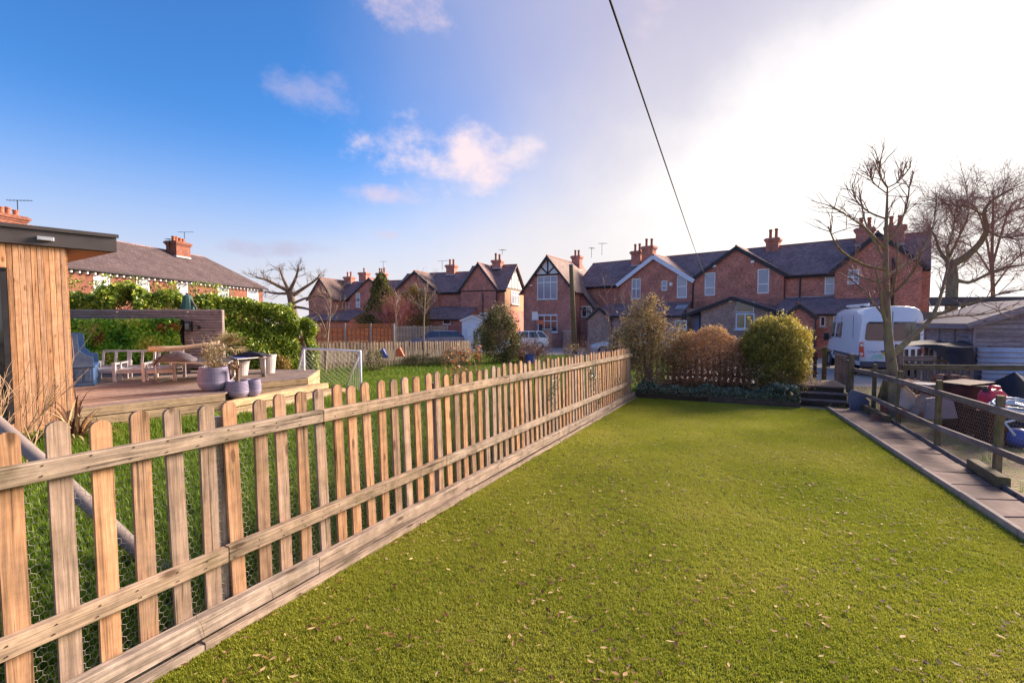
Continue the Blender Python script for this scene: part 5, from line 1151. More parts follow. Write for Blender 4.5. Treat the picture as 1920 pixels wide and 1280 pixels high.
# ------------------------------------------------------------------ gable fronted house left of the terrace
LF = Fr((5.68, 42.0), -60); LF.n = V(-.5, -.866, 0)
hL = hroot('brick house with steep half-timbered front gable and large first floor window', LF, 2.6)
wl1 = LF.rect(1007, 517, 1045, 561); wl2 = LF.rect(1008, 589, 1045, 622); Lw = 5.25; zrL, zeL = 7.6, 4.45
b = MB(); wall(b, LF, 0, [(0, -1.6), (Lw, -1.6), (Lw, zeL), (Lw/2, zrL), (0, zeL)], [wl1, wl2])
b.quad(LF.pt(Lw, 0, -1.6), LF.pt(Lw, -8, -1.6), LF.pt(Lw, -8, zeL), LF.pt(Lw, 0, zeL))
SF = Fr((5.68, 42.0), 30); SF.n = V(.866, -.5, 0)
ws = SF.rect(1094, 545, 1124, 578); wall(b, SF, 0, [(0, -1.6), (8, -1.6), (8, zeL), (0, zeL)], [(ws[0], ws[1], min(ws[2], 4.6), min(ws[3], zeL-.15))]); b.build('wall', 'brick_mid', hL)
window(hL, SF, 0, (ws[0], ws[1], min(ws[2], 4.6), min(ws[3], zeL-.15)), 3, (), 'pane_net', sill=False)
window(hL, LF, 0, wl1, 3, (.72,), 'pane_blue', fw=.075); window(hL, LF, 0, wl2, 3, (.62,), 'pane_dark', sill='white_paint', fw=.085, arch=True, frame='blue_white_paint')
roof(hL, LF, 0, Lw, -9, 0, zeL, zrL, 'v', ov=.30, verge=.3, mat='tile_brown', barge='black_paint', bargew=.16)
string(hL, LF, 0, Lw, 0, 3.12, .1, 'brick_mid')
# half timbering in the gable
k = (zrL-zeL)/(Lw/2); zt0 = 5.95
b = MB(); b.quad(*[LF.pt(x, .012, z) for x, z in ((Lw/2-(zrL-zt0)/k+.12, zt0), (Lw/2+(zrL-zt0)/k-.12, zt0), (Lw/2, zrL-.15))]); gp_ = b.build('gable_panel', 'render_pale', hL)
for (x0, z0, x1, z1) in ((Lw/2-1.45, zt0-.02, Lw/2+1.45, zt0-.02), (Lw/2, zt0, Lw/2, zrL-.2), (Lw/2, zt0+.05, Lw/2-.72, zt0+.75), (Lw/2, zt0+.05, Lw/2+.72, zt0+.75)):
    b = MB(); b.beam(LF.pt(x0, .04, z0), LF.pt(x1, .04, z1), .05, .13, LF.n.cross(LF.u) if abs(z1-z0) < .1 else LF.u); b.build('timber', 'black_paint', hL)
u, z = LF.hit(997, 534); b = MB(); b.lathe([(.001, .02), (.13, 0), (.13, -.12), (.001, -.14)], tuple(LF.pt(u, .1, z)), 10); b.build('alarm_dome', 'white_paint', hL)
chim(hL, LF, 1082, 480, 508, -7.0, .9, .8, 2, mat='brick_mid'); aerial(hL, LF.pt(1.0, -7.4, 8.3), 1.0, 1)
# catslide / porch roof and little outhouse beside it
kL = (zrL-zeL)/(Lw/2); b = MB(); slab(b, LF.pt(-.28, -1.5, zeL-.28*kL), LF.pt(-.28, -7.2, zeL-.28*kL), LF.pt(-1.55, -7.2, zeL-1.55*kL), LF.pt(-1.55, -1.5, zeL-1.55*kL)); cs = b.build('catslide_roof', 'tile_brown', hL)
b = MB(); b.beam(LF.pt(-.25, -1.48, zeL-.25*kL), LF.pt(-1.57, -1.48, zeL-1.57*kL), .05, .2); b.build('bargeboard', 'black_paint', cs)
wk = (-1.15, 1.9, -.08, 2.95)
b = MB(); wall(b, LF, -1.75, [(-1.45, -1.6), (-.0, -1.6), (-.0, zeL-.1), (-.3, zeL-.45), (-1.45, zeL-1.8)], [wk]); b.build('wall', 'brick_mid', hL); window(hL, LF, -1.75, wk, 2, (), 'pane_dark', sill=False, fw=.09)
b = MB(); slab(b, SF.pt(1.5, .0, 2.75), SF.pt(4.2, .0, 2.75), SF.pt(4.2, 1.3, 2.1), SF.pt(1.5, 1.3, 2.1)); b.build('porch_roof', 'slate', hL)
fbox(SF, 2.2, 3.1, -.05, .03, -1.6, 1.9).build('door', 'door_blue', hL)
PF = Fr((P(1145, 600, 40.5).x, 40.5), -75); PF.n = V(-PF.u.y, PF.u.x, 0); PF.n = PF.n if PF.n.y < 0 else -PF.n
o2 = hroot('low brick gabled outhouse between the half-timbered house and the terrace', PF, 1.0, cat='outbuilding', name='brick_outhouse'); u1_ = PF.hit(1102, 600)[0]
gable_front(o2, PF, 0, u1_, PF.hit(1104, 596)[1], PF.hit(1123, 575)[1]-.1, 0, [], 'brick_pink', back=-3, zb=-1.6, ov=.15, verge=.15)
# ------------------------------------------------------------------ middle pair of houses
def mid_frame(px, d): p = P(px, 600, d); f = Fr((p.x, p.y), -70.9); f.n = V(-.327, -.945, 0); return f
MF = mid_frame(946, 46.0)
m2 = hroot('brick house with two rear gables and half-timbered end wall beside the large bush', MF, 5)
def mblock(hs, fr, u0, u1, W, ze, zr, holes, mat='brick_mid', end0=None, end1=True, zb=-1.8, rmat='slate'):
    b = MB(); wall(b, fr, 0, [(u0, zb), (u1, zb), (u1, ze), (u0, ze)], holes); F2 = Fr2(fr, u0)
    if end0 is not None: wall(b, F2, 0, [(0, zb), (W, zb), (W, ze), (W/2, zr), (0, ze)], end0)
    if end1: wall(b, Fr2(fr, u1), 0, [(0, zb), (W, zb), (W, ze), (W/2, zr), (0, ze)])
    b.build('wall', mat, hs); roof(hs, fr, u0, u1, -W, 0, ze, zr, 'u', ov=.3, verge=.3 if end0 is not None else 0, mat=rmat)
mblock(m2, MF, 0, 4.7, 6.4, 4.85, 7.45, [], end0=[])
EF = Fr((MF.o.x, MF.o.y), 19.1); EF.n = V(.945, -.327, 0)     # its right-hand end wall
fbox(EF, .02, 6.38, .004, .02, 2.6, 4.85).build('render_band', 'render_tan', m2)
b = MB(); b.extr([EF.pt(.25, .004, 4.95), EF.pt(6.15, .004, 4.95), EF.pt(3.2, .004, 7.2)], EF.n*.02); b.build('gable_panel', 'render_pale', m2)
for x0, z0, x1, z1 in ((.1, 4.95, 6.3, 4.95), (3.2, 4.95, 3.2, 7.2), (2.2, 4.95, 2.2, 6.4), (4.2, 4.95, 4.2, 6.4), (.0, 4.75, 3.2, 7.3), (6.4, 4.75, 3.2, 7.3)): b = MB(); b.beam(EF.pt(x0, .05, z0), EF.pt(x1, .05, z1), .05, .16, EF.u if x0 == x1 else (0, 0, 1)); b.build('timber', 'black_paint', m2)
we = (1.9, 3.3, 4.5, 4.7); window(m2, EF, .10, we, 3, (.7,), 'pane_net', fw=.09)
wm = [MF.rect(898, 586, 914, 596, .35)]
gable_front(m2, MF, .75, 4.68, 4.85, 7.35, .35, wm, 'brick_mid', back=-3.2, zb=-1.8, km=.78); window(m2, MF, .35, wm[0], 1, (), 'pane_net', arch=True, fw=.09)
string(m2, MF, .75, 4.68, .35, 3.0, .1, 'brick_mid')
pipe(m2, [MF.pt(.72, .42, 4.6), MF.pt(.72, .42, -1.5)]); pipe(m2, [MF.pt(2.2, .42, 4.4), MF.pt(2.2, .42, 2.0)])
chim(m2, MF, 933, 488, 505, -2.6, .95, .8, 2, mat='brick_mid')
mblock(m2, MF, 4.7, 13.2, 6.0, 4.7, 6.85, [])
chim(m2, MF, 847, 497, 517, -2.8, 1.0, .8, 2, mat='brick_mid')
wg = [MF.rect(786, 540, 796, 560, .3)]
gable_front(m2, MF, 7.4, 12.9, 4.6, 6.8, .3, wg, 'brick_mid', back=-3, zb=-1.8, rmat='tile_brown', km=.78); window(m2, MF, .3, wg[0], 1, (.5,), 'pane_net')
rf = leanto(m2, MF, 2.9, 7.8, 0, 3.0, 1.75, 3.0, [MF.rect(830, 599, 845, 608, 3.0)], 'brick_mid'); window(m2, MF, 3.0, MF.rect(830, 599, 845, 608, 3.0), 1, (), 'pane_dark')
aerial(m2, MF.pt(8.6, -3, 7.3), 1.0, 0); aerial(m2, MF.pt(1.2, -2.6, 8.6), .5, 1)
NF = mid_frame(740, 60.0)
m1 = hroot('brick house with slate roof and three chimneys seen left of the conifer', NF, 5)
mblock(m1, NF, -2.0, 10.5, 6.0, 4.6, 7.0, [], zb=-2)
wg = [NF.rect(667, 549, 675, 576, .4)]
gable_front(m1, NF, .3, 6.9, 4.6, 7.15, .4, wg, 'brick_mid', back=-3, zb=-2, km=.78); window(m1, NF, .4, wg[0], 1, (.3,), 'pane_net', fw=.1)
gable_front(m1, NF, 8.3, 12.3, 4.6, 7.2, 2.0, [], 'brick_mid', back=-3, zb=-2, rmat='tile_brown')
wg = NF.rect(648, 562, 655, 584, .0); window(m1, NF, .06, wg, 1, (.4,), 'pane_net', fw=.1)
for px, yt, yb, np_ in ((655, 519, 533, 2), (683, 511, 530, 1), (716, 512, 530, 3)): chim(m1, NF, px, yt, yb, -2.8, 1.2, .9, np_, mat='brick_mid')
rf = leanto(m1, NF, 4.0, 12, .4, 4.0, 1.6, 2.9, [], 'brick_mid'); aerial(m1, NF.pt(3.6, -2.8, 8.4), 1.4, 1)
# ------------------------------------------------------------------ long brick range behind the laurel hedge
HF = Fr((-25.2, 46.0), 185.25); HF.n = V(.9958, -.0915, 0)
hh = hroot('long brick house range with hipped slate roof behind the laurel hedge', HF, 10)
hw_ = [HF.rect(*q) for q in ((176, 517, 208, 552), (256, 524, 281, 553), (332, 529, 353, 558), (410, 537, 430, 562), (464, 541, 485, 566))]; zeh, zrh, Wh, Lh = 4.95, 7.5, 7.6, 27.0
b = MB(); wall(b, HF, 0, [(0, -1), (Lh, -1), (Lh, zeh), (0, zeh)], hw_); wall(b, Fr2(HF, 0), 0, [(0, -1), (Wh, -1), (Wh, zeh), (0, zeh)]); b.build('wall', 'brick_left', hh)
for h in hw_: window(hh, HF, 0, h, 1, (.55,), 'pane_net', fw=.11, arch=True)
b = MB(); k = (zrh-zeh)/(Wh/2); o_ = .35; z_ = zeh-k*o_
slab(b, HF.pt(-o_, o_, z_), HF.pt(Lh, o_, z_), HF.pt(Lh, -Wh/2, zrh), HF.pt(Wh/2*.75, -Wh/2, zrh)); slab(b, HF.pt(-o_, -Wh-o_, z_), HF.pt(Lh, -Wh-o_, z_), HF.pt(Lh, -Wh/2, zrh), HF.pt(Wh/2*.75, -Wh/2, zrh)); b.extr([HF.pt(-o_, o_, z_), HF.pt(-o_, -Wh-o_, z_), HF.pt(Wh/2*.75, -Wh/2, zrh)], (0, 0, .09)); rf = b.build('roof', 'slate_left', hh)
b = MB(); b.tube([HF.pt(-o_, o_+.04, z_), HF.pt(Lh, o_+.04, z_)], .06, 6); b.build('gutter', 'black_paint', rf); b = MB(); b.tube([HF.pt(Wh/2*.75, -Wh/2, zrh+.08), HF.pt(Lh, -Wh/2, zrh+.08)], .08, 6); b.build('ridge_tiles', 'slate', rf)
for i in range(54): fbox(HF, .25+i*.48, .34+i*.48, -.01, .34, zeh-.45, zeh-.34).build('corbel', 'white_paint', hh)
pipe(hh, [HF.pt(13.9, .08, zeh-.3), HF.pt(13.9, .08, -.5)])
for px, yt, yb, wu in ((334, 454, 496, 1.5), (8, 402, 430, 1.6)):
    u, z1 = HF.hit(px, yt, -3.2); chimney(hh, (u, -3.2), zrh-.5, z1, wu, .95, HF, 4, mat='brick_left', ph=.45, pr=.15); aerial(hh, HF.pt(u-.7, -3.2, z1-.3), 1.3, .4); aerial(hh, HF.pt(u+.9, -3.2, z1-.8), .9, 2.5)
# ================================================================== shrubs of the raised bed
def shrub(name, label, c, r, n, size, mat, cat='shrub', clumps=70, cs=.15, stems=0, smat='bark_brown', zb=None, shell=.72, core=None, up=.2, group=None, twl=0):
    zb = c.z-r[2] if zb is None else zb; t = thing(name, label, cat, V(c.x, c.y, zb), group)
    p = blob_pts(c, r, n, clumps, cs, shell, zb)
    leaf_cloud('foliage', p, size, mat, t, .5, up=up)
    if core: leaf_cloud('inner_foliage', fill_pts(c, [k*.72 for k in r], n//4), size*1.3, core, t, .6)
    if stems:
        b = MB()
        for i in range(stems):
            a = random.uniform(0, 6.28); k = random.uniform(.2, .75); e = V(c.x+r[0]*k*math.cos(a), c.y+r[1]*k*math.sin(a), c.z+r[2]*random.uniform(-.3, .6)); s_ = V(c.x+random.gauss(0, r[0]*.14), c.y+random.gauss(0, r[1]*.14), zb-.03)
            b.tube([s_, s_.lerp(e, .5)+V(random.gauss(0, .04), random.gauss(0, .04), .05), e], [.016, .011, .005], 5)
        b.build('stems', smat, t)
    if twl: twig_mass('twigs', [(c+V(random.gauss(0, r[0]*.5), random.gauss(0, r[1]*.5), random.uniform(-.2, .8)*r[2]), (random.gauss(0, .3), random.gauss(0, .3), 1)) for _ in range(twl)], r[2]*.5, .006, smat, t, 2, .4, seed=int(c.x*100) % 97)
    return t
c = P(1205, 626, 11.3); c.z = 1.22
t = shrub('tall_shrub', 'tall brown-leaved shrub at the left end of the raised bed beside the picket fence', c, (.50, .5, .78), 6000, .06, 'brown_shrub', clumps=110, stems=7, zb=-.05, twl=22, smat='twig_pale', shell=.55)
leaf_cloud('side_foliage', np.concatenate([blob_pts((c.x-.45, c.y+.1, .95), (.35, .35, .5), 2200, 40, .2), blob_pts((c.x+.1, c.y, .45), (.48, .42, .5), 2600, 50, .2), blob_pts((c.x+.25, c.y, 1.75), (.30, .3, .45), 1500, 30, .2)]), .06, 'brown_shrub', t, .5)
b = MB(); b.tube([V(c.x+.05, c.y-.1, -.1), V(c.x+.1, c.y-.08, .3), V(c.x+.02, c.y, .8), V(c.x, c.y, 1.6)], [.07, .06, .045, .015], 8); b.tube([V(c.x+.2, c.y-.15, -.1), V(c.x+.16, c.y-.1, .4), V(c.x+.25, c.y, 1.1)], [.05, .04, .015], 7); b.build('trunk', 'bark_dark', t)
c0, c1 = P(1262, 650, 11.5), P(1400, 650, 11.0); cm = c0.lerp(c1, .5)
t = thing('beech_hedge', 'low loose brown-leaved hedge with an olive top in the raised bed', 'hedge', V(cm.x, cm.y, -.05))
n = 13000; u = rng.random(n); ang = rng.random(n)*math.pi; rad = 1-.28*rng.random(n)**1.6; prof = (.52+.48*np.sin(np.clip(u*.95+.03, 0, 1)*math.pi)**.7)*(1+.035*np.sin(u*13)+.02*np.sin(u*31))
ax = np.array(c1-c0); nx = np.array([-ax[1], ax[0], 0]); nx /= np.linalg.norm(nx)
p = np.array(c0)[None, :]+ax[None, :]*(u*1.06-.03)[:, None]+nx[None, :]*(np.cos(ang)*rad*.42)[:, None]; p[:, 2] = -.05+np.abs(np.sin(ang))**.7*rad*1.5*prof; p += rng.normal(0, .03, p.shape)
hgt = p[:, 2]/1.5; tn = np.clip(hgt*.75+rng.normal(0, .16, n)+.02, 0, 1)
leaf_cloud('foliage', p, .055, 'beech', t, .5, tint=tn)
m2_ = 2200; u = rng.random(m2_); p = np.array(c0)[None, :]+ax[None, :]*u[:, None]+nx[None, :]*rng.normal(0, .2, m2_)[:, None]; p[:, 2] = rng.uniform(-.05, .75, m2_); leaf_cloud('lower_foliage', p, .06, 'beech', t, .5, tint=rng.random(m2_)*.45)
twig_mass('stems', [(c0.lerp(c1, k/15)+V(random.gauss(0, .05), random.gauss(0, .05), -.05-c0.lerp(c1, k/15).z), (random.gauss(0, .2), random.gauss(0, .2), 1)) for k in range(16)], .50, .012, 'bark_brown', t, 3, .4, seed=31)
leaf_cloud('pale_leaves', blob_pts(c0+V(-.05, -.2, .0), (.38, .3, .55), 1800, 50, .22, .5), .055, 'brown_shrub', t, .5)
c = P(1452, 664, 10.75); c.z = .84
gbp = []
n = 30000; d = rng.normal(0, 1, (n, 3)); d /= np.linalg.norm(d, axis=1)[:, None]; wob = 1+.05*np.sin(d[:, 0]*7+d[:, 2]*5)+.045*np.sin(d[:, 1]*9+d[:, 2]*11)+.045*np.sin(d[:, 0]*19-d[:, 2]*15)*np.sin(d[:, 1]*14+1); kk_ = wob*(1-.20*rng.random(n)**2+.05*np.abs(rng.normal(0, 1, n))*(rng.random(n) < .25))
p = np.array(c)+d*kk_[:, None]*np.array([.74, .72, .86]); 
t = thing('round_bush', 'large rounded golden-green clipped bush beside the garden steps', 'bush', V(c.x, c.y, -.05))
tn = np.clip(.42+.30*d[:, 0]+.18*d[:, 2]+.28*(wob-1)/.05*.3+rng.normal(0, .20, n), 0, 1); kz = p[:, 2] > 0; leaf_cloud('foliage', p[kz], .046, 'golden', t, .5, tint=tn[kz])  # leaf tint painted yellower towards the sunlit right, lighter on top and lumps
sg_ = []
for k in range(95):
    dd = rng.normal(0, 1, 3); dd /= np.linalg.norm(dd)
    if dd[2] < -.55: continue
    ln = rng.uniform(.05, .17); m = 26; f_ = rng.random(m)*ln; sg_.append(np.array(c)+dd*np.array([.72, .70, .84])+(dd+np.array([0, 0, .5]))[None, :]*f_[:, None]+rng.normal(0, .018, (m, 3)))
leaf_cloud('stray_shoots', np.concatenate(sg_), .042, 'golden', t, .45, up=.6)
leaf_cloud('lower_growth', np.concatenate([blob_pts((c.x-.35, c.y-.35, .28), (.45, .4, .35), 1500, 40, .25), blob_pts((c.x+.3, c.y-.4, .22), (.4, .35, .3), 1200, 40, .25)]), .045, 'brown_shrub', t, .5)
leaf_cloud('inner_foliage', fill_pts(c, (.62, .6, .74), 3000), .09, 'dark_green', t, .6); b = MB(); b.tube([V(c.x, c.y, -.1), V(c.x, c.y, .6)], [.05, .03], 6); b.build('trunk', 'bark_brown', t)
# ivy over the front of the bed
n = 9000; u = rng.random(n)**.85; base = np.array(bl)[None, :]*(1-u)[:, None]+np.array(br)[None, :]*u[:, None]; off = rng.uniform(.02, .75, n); h = .02+.20*np.sin(np.clip(off/.75, 0, 1)*math.pi)**.6*(.55+.45*np.sin(u*23)*np.sin(u*9+1))+.10*(u > .55)*np.exp(-((u-.93)/.12)**2)*1.6
p = base+np.array(bn)[None, :]*off[:, None]; p[:, 2] = -.07+h*(1-.35*rng.random(n)); ov_ = rng.random(n) < .18; p[ov_] -= np.array(bn)[None, :]*(off[ov_]+.03)[:, None]; p[ov_, 2] = rng.uniform(-.10, .04, ov_.sum())
tag(leaf_cloud('ivy', p, .05, 'ivy', None, .75), 'grey-green ivy spilling over the timber edge of the raised bed', 'ivy', kind='stuff')
iv = []
for s_, h_, m in ((5.9, .75, 60), (7.7, .8, 110), (8.1, .35, 40), (9.4, .4, 60)):
    iv.append(np.array([tuple(fp(s_+rng.normal(0, .10), h_+rng.normal(0, .13), .05)) for _ in range(m)]))
tag(leaf_cloud('climbing_ivy', np.concatenate(iv), .035, 'ivy', None, .75), 'sprigs of ivy climbing through the far end of the long picket fence', 'ivy', kind='stuff')
# ================================================================== neighbouring garden shrubs
def gshrub(px, yt, yb, wpx, d, mat, label, n=2500, size=.07, name='garden_shrub', depth=.8, **k):
    b_ = P(px, yb, d); g = gz(b_.x, b_.y); zt = P(px, yt, d).z; c = V(b_.x, b_.y, (zt+g)/2); rx = wpx*d/FPX/2
    return shrub(name, label, c, (rx, rx*depth, (zt-g)/2), n, size, mat, zb=g, **k)
gshrub(938, 580, 676, 66, 20.0, 'dark_green', 'tall dark evergreen bush at the far right corner of the neighbouring lawn', 8500, .095, stems=5, clumps=80, twl=10, smat='twig_pink')
gshrub(902, 612, 672, 30, 20.6, 'conifer', 'feathery green shrub left of the tall dark evergreen bush', 2000, .08, clumps=40, up=1.2)
gshrub(703, 655, 690, 34, 15.8, 'dark_green', 'small leafy shrub beside the football goal', 1400, .055)
gshrub(790, 664, 688, 60, 18.3, 'dark_green', 'low spreading green shrub at the middle of the far picket fence', 1800, .06, clumps=40)
gshrub(848, 655, 676, 56, 19.6, 'brown_shrub', 'low brownish shrub towards the right end of the far picket fence', 1800, .065, clumps=40)
gshrub(520, 668, 702, 50, 13.6, 'ochre_leaf', 'yellowing shrub against the far picket fence behind the goal', 1700, .06, clumps=40)
b_ = P(988, 672, 20.5); b_.z = gz(b_.x, b_.y)
t = thing('twig_bush', 'rounded mass of bare brown twigs next to the blue bucket', 'shrub', b_)
twig_mass('twigs', [(b_+V(random.gauss(0, .25), random.gauss(0, .2), 0), (random.gauss(0, .8), random.gauss(0, .6), .9)) for _ in range(46)], .78, .015, 'twig_pink', t, 3, .5, upb=.0, seed=77)
leaf_cloud('dead_leaves', blob_pts(b_+V(0, 0, .5), (.85, .6, .42), 1000, 50, .2), .06, 'dead_leaf', t, .5)
bq = G(994, 679); bq = V(bq.x*.9, bq.y*.9, 0); bq.z = gz(bq.x, bq.y)+.06; t = bucket('blue plastic bucket on the grass in front of the twig bush', bq, .22, .46, 'plastic_blue', 'bucket', 'bucket')
b_ = P(1120, 660, 21.5); b_.z = gz(b_.x, b_.y)
t = thing('twig_bush', 'low bare brown bushes beyond the picket fence near the telegraph pole', 'shrub', b_); twig_mass('twigs', [(b_+V(random.uniform(-1.6, 1.5), random.gauss(0, .3), 0), (random.gauss(0, .5), random.gauss(0, .4), .9)) for _ in range(34)], .7, .012, 'twig_pink', t, 3, .5, upb=.1, seed=78)
leaf_cloud('leaves', np.concatenate([blob_pts(b_+V(-1.1, 0, .5), (.5, .4, .4), 500, 30, .2), blob_pts(b_+V(1.2, 0, .7), (.7, .5, .6), 1500, 40, .2)]), .07, 'brown_shrub', t, .5)
for i, (px, py, d) in enumerate(((850, 700, 9.2), (868, 690, 9.8), (893, 686, 10.4))):
    b_ = P(px, py, d); zt = P(px, 660, d).z; g = gz(b_.x, b_.y); t = thing('young_shrub', ['young rust-leaved shrub left of its two neighbours by the long picket fence', 'young rust-leaved shrub in the middle of three by the long picket fence', 'young rust-leaved shrub right of its two neighbours by the long picket fence'][i], 'shrub', V(b_.x, b_.y, g), 'young rust-leaved shrubs')
    twig_mass('stems', [(V(b_.x, b_.y, g), (random.gauss(0, .3), random.gauss(0, .3), 1)) for _ in range(4)], (zt-g)*.6, .007, 'twig_pink', t, 2, .35, seed=50+i)
    leaf_cloud('leaves', blob_pts(V(b_.x, b_.y, g+(zt-g)*.75), (.22, .2, .35), 70, 24, .25), .075, 'rust_leaf', t, .5)
# toys beyond the far fence
for px, py, d, mat, lab in ((748, 661, 16.6, 'plastic_orange', 'orange plastic toy leaning against the far picket fence'), (717, 664, 16.4, 'plastic_blue', 'small blue plastic toy by the far picket fence')):
    c = P(px, py, d); r_ = .14; b = MB(); b.extr([V(c.x-r_, c.y, c.z-r_), V(c.x+r_*1.4, c.y, c.z-r_), V(c.x+r_*.2, c.y, c.z+r_*1.5), V(c.x-r_*.9, c.y, c.z+r_*.8)], (0, .16, 0)); tag(b.build('toy', mat, bevel=.02), lab, 'toy')
# ================================================================== fence panels beyond
def panel_fence(label, pxs, d0, d1, ytop, h, mat, trellis, name='panel_fence'):
    n = len(pxs)-1; q = [P(x, ytop, d0+(d1-d0)*i/n) for i, x in enumerate(pxs)]; t = thing(name, label, 'fence', V(q[n//2].x, q[n//2].y, q[0].z-h))
    for i in range(n):
        a, c = q[i], q[i+1]; d = (c-a).normalized(); nr = V(d.y, -d.x, 0); zt = (a.z+c.z)/2; th = .32 if trellis else 0; nb = 8
        for j in range(nb): z = zt-th-(h-th)*(j+.5)/nb; board('panel_board', V(a.x, a.y, z), V(c.x, c.y, z), .02+.006*(j % 2), (h-th)/nb-.02, mat, t)
        for j in range(6): p = a.lerp(c, (j+.5)/6)+nr*.03; board('batten', V(p.x, p.y, zt-h), V(p.x, p.y, zt-th), .05, .04, mat+'_batten', t, up=d)
        if trellis:
            for j in range(14): p = a.lerp(c, (j+.5)/14); board('trellis_slat', V(p.x, p.y, zt-th), V(p.x, p.y, zt), .02, .035, mat, t, up=d)
            for j in range(3): z = zt-th*(j+.3)/3; board('trellis_slat', V(a.x, a.y, z)+nr*.012, V(c.x, c.y, z)+nr*.012, .02, .035, mat, t)
    for p in q: board('post', V(p.x, p.y-.0, p.z-h-.2), V(p.x, p.y, p.z+.03), .12, .12, 'concrete', t, up=(1, 0, 0))
    return t
panel_fence('orange-brown fence panels with trellis tops below the conifer', (589, 647, 695, 738), 32, 34, 607, 1.85, 'panel_orange', True)
panel_fence('pale timber fence panels behind the dark blue car', (741, 775, 808, 838), 38, 40, 611, 1.85, 'panel_pale', False)
# ================================================================== bare trees
def px_limb(pts, d0, d1, r0, r1, jit=.0):
    n = len(pts); out = []
    for i, (x, y) in enumerate(pts):
        d = d0+(d1-d0)*i/(n-1); out.append(P(x, y, d))
    # smooth subdivision
    sm = []
    for i in range(n-1):
        for k in range(3):
            t = k/3; a = out[max(i-1, 0)]; b, c = out[i], out[i+1]; e = out[min(i+2, n-1)]
            sm.append(.5*((2*b)+(c-a)*t+(2*a-5*b+4*c-e)*t*t+(3*b-a-3*c+e)*t**3))
    sm.append(out[-1]); m = len(sm); return sm, [r0+(r1-r0)*i/(m-1) for i in range(m)]
def limb_tree(name, label, limbs, trunk, mat, twmat, tw, seed, upb=.5, twL=.45, depth=2, kids=3, twr=.006, spread=.35):
    pts, rd = px_limb(*trunk); t = thing(name, label, 'tree', V(pts[0].x, pts[0].y, pts[0].z)); b = MB(); b.tube(pts, rd, 12); b.build('trunk', mat, t, smooth=True); st = []
    r = random.Random(seed)
    def grow(pts, f0=.25, n_=tw):
        for k in range(n_):
            f = r.uniform(f0, 1)*(len(pts)-1); i = min(int(f), len(pts)-2); p = pts[i].lerp(pts[i+1], f-i); d = (pts[i+1]-pts[i]).normalized(); st.append((p, d*.7+V(r.gauss(0, .5), r.gauss(0, .5), r.gauss(0, .35)+upb)))
    grow(pts, .6)
    for lb_ in limbs:
        pts, rd = px_limb(*lb_); b = MB(); b.tube(pts, rd, 8 if rd[0] > .03 else 6); b.build('limb', mat, t, smooth=True); grow(pts)
    twig_mass('twigs', st, twL, twr, twmat, t, depth, spread, upb*.4, seed, kids); return t
D = 8.6
trunk = ([(1677, 760), (1674, 705), (1667, 650), (1664, 605), (1662, 560), (1661, 500), (1661, 440), (1663, 390), (1664, 350)], D, D, .098, .011)
trunk[0][0] = (1679, 800)
limbs = [([(1661, 505), (1630, 500), (1598, 485), (1570, 462), (1553, 425)], D, D-.8, .030, .011), ([(1662, 532), (1622, 522), (1590, 508)], D, D+.6, .026, .011), ([(1661, 470), (1625, 430), (1590, 405), (1556, 385)], D, D-.3, .024, .011), ([(1660, 410), (1630, 398), (1605, 375), (1598, 345)], D, D+.4, .018, .011), ([(1662, 362), (1640, 345), (1632, 330)], D, D, .010, .011), ([(1663, 352), (1685, 340), (1708, 312)], D, D+.3, .012, .011), ([(1664, 350), (1651, 330), (1648, 302)], D, D-.2, .012, .011),
         ([(1660, 490), (1640, 455), (1622, 415), (1613, 370)], D, D+.8, .024, .011), ([(1661, 520), (1690, 500), (1722, 478), (1748, 430), (1757, 368)], D, D+.9, .028, .011), ([(1663, 560), (1690, 535), (1715, 505), (1728, 470)], D, D-.7, .026, .011), ([(1662, 455), (1685, 425), (1700, 385), (1705, 350)], D, D-.4, .020, .011),
         ([(1670, 668), (1690, 650), (1718, 624), (1745, 598), (1762, 560), (1772, 520), (1780, 485)], D, D+.5, .062, .012), ([(1744, 598), (1780, 580), (1830, 565), (1880, 550), (1935, 540)], D+.2, D-.5, .026, .011), ([(1744, 597), (1790, 592), (1840, 590), (1900, 575)], D+.2, D+.9, .022, .011), ([(1664, 600), (1640, 570), (1620, 545), (1590, 520)], D, D+.3, .022, .011),
         ([(1664, 612), (1654, 580), (1650, 540), (1640, 500)], D, D-.3, .04, .011), ([(1664, 560), (1675, 535), (1682, 500), (1682, 450)], D, D-.5, .022, .011)]
limb_tree('bare_tree', 'bare young fruit tree with slender upright twigs in front of the white van', limbs, trunk, 'bark_brown', 'twig_pink', 14, 3, .3, .33, 1, 2, .0085, .30)
D = 21.0
trunk = ([(1782, 640), (1784, 560), (1786, 520), (1782, 492)], D, D, .25, .19)
limbs = [([(1782, 495), (1800, 488), (1822, 472), (1843, 448), (1850, 425), (1845, 400), (1858, 378), (1895, 355)], D, D-1, 0.173, 0.035), ([(1846, 430), (1880, 445), (1920, 440)], D-.5, D-1, 0.058, 0.021), ([(1780, 495), (1762, 470), (1752, 440), (1742, 432)], D, D+1, 0.086, 0.021), ([(1784, 520), (1815, 530), (1850, 515), (1890, 500), (1925, 497)], D, D-1.2, 0.086, 0.028), ([(1781, 480), (1800, 440), (1815, 405), (1812, 360)], D, D+.6, 0.058, 0.014), ([(1845, 405), (1820, 390), (1790, 385), (1770, 382)], D-.6, D-1, 0.043, 0.010), ([(1850, 425), (1890, 400), (1930, 385)], D-.6, D, 0.043, 0.014), ([(1784, 505), (1775, 470), (1785, 440), (1790, 400)], D, D-1, 0.050, 0.010)]
limb_tree('old_tree', 'old gnarled bare tree with thick leaning limb at the right edge', limbs, trunk, 'bark_brown', 'twig_pink', 26, 5, .15, 1.05, 3, 3, .0145, .6)
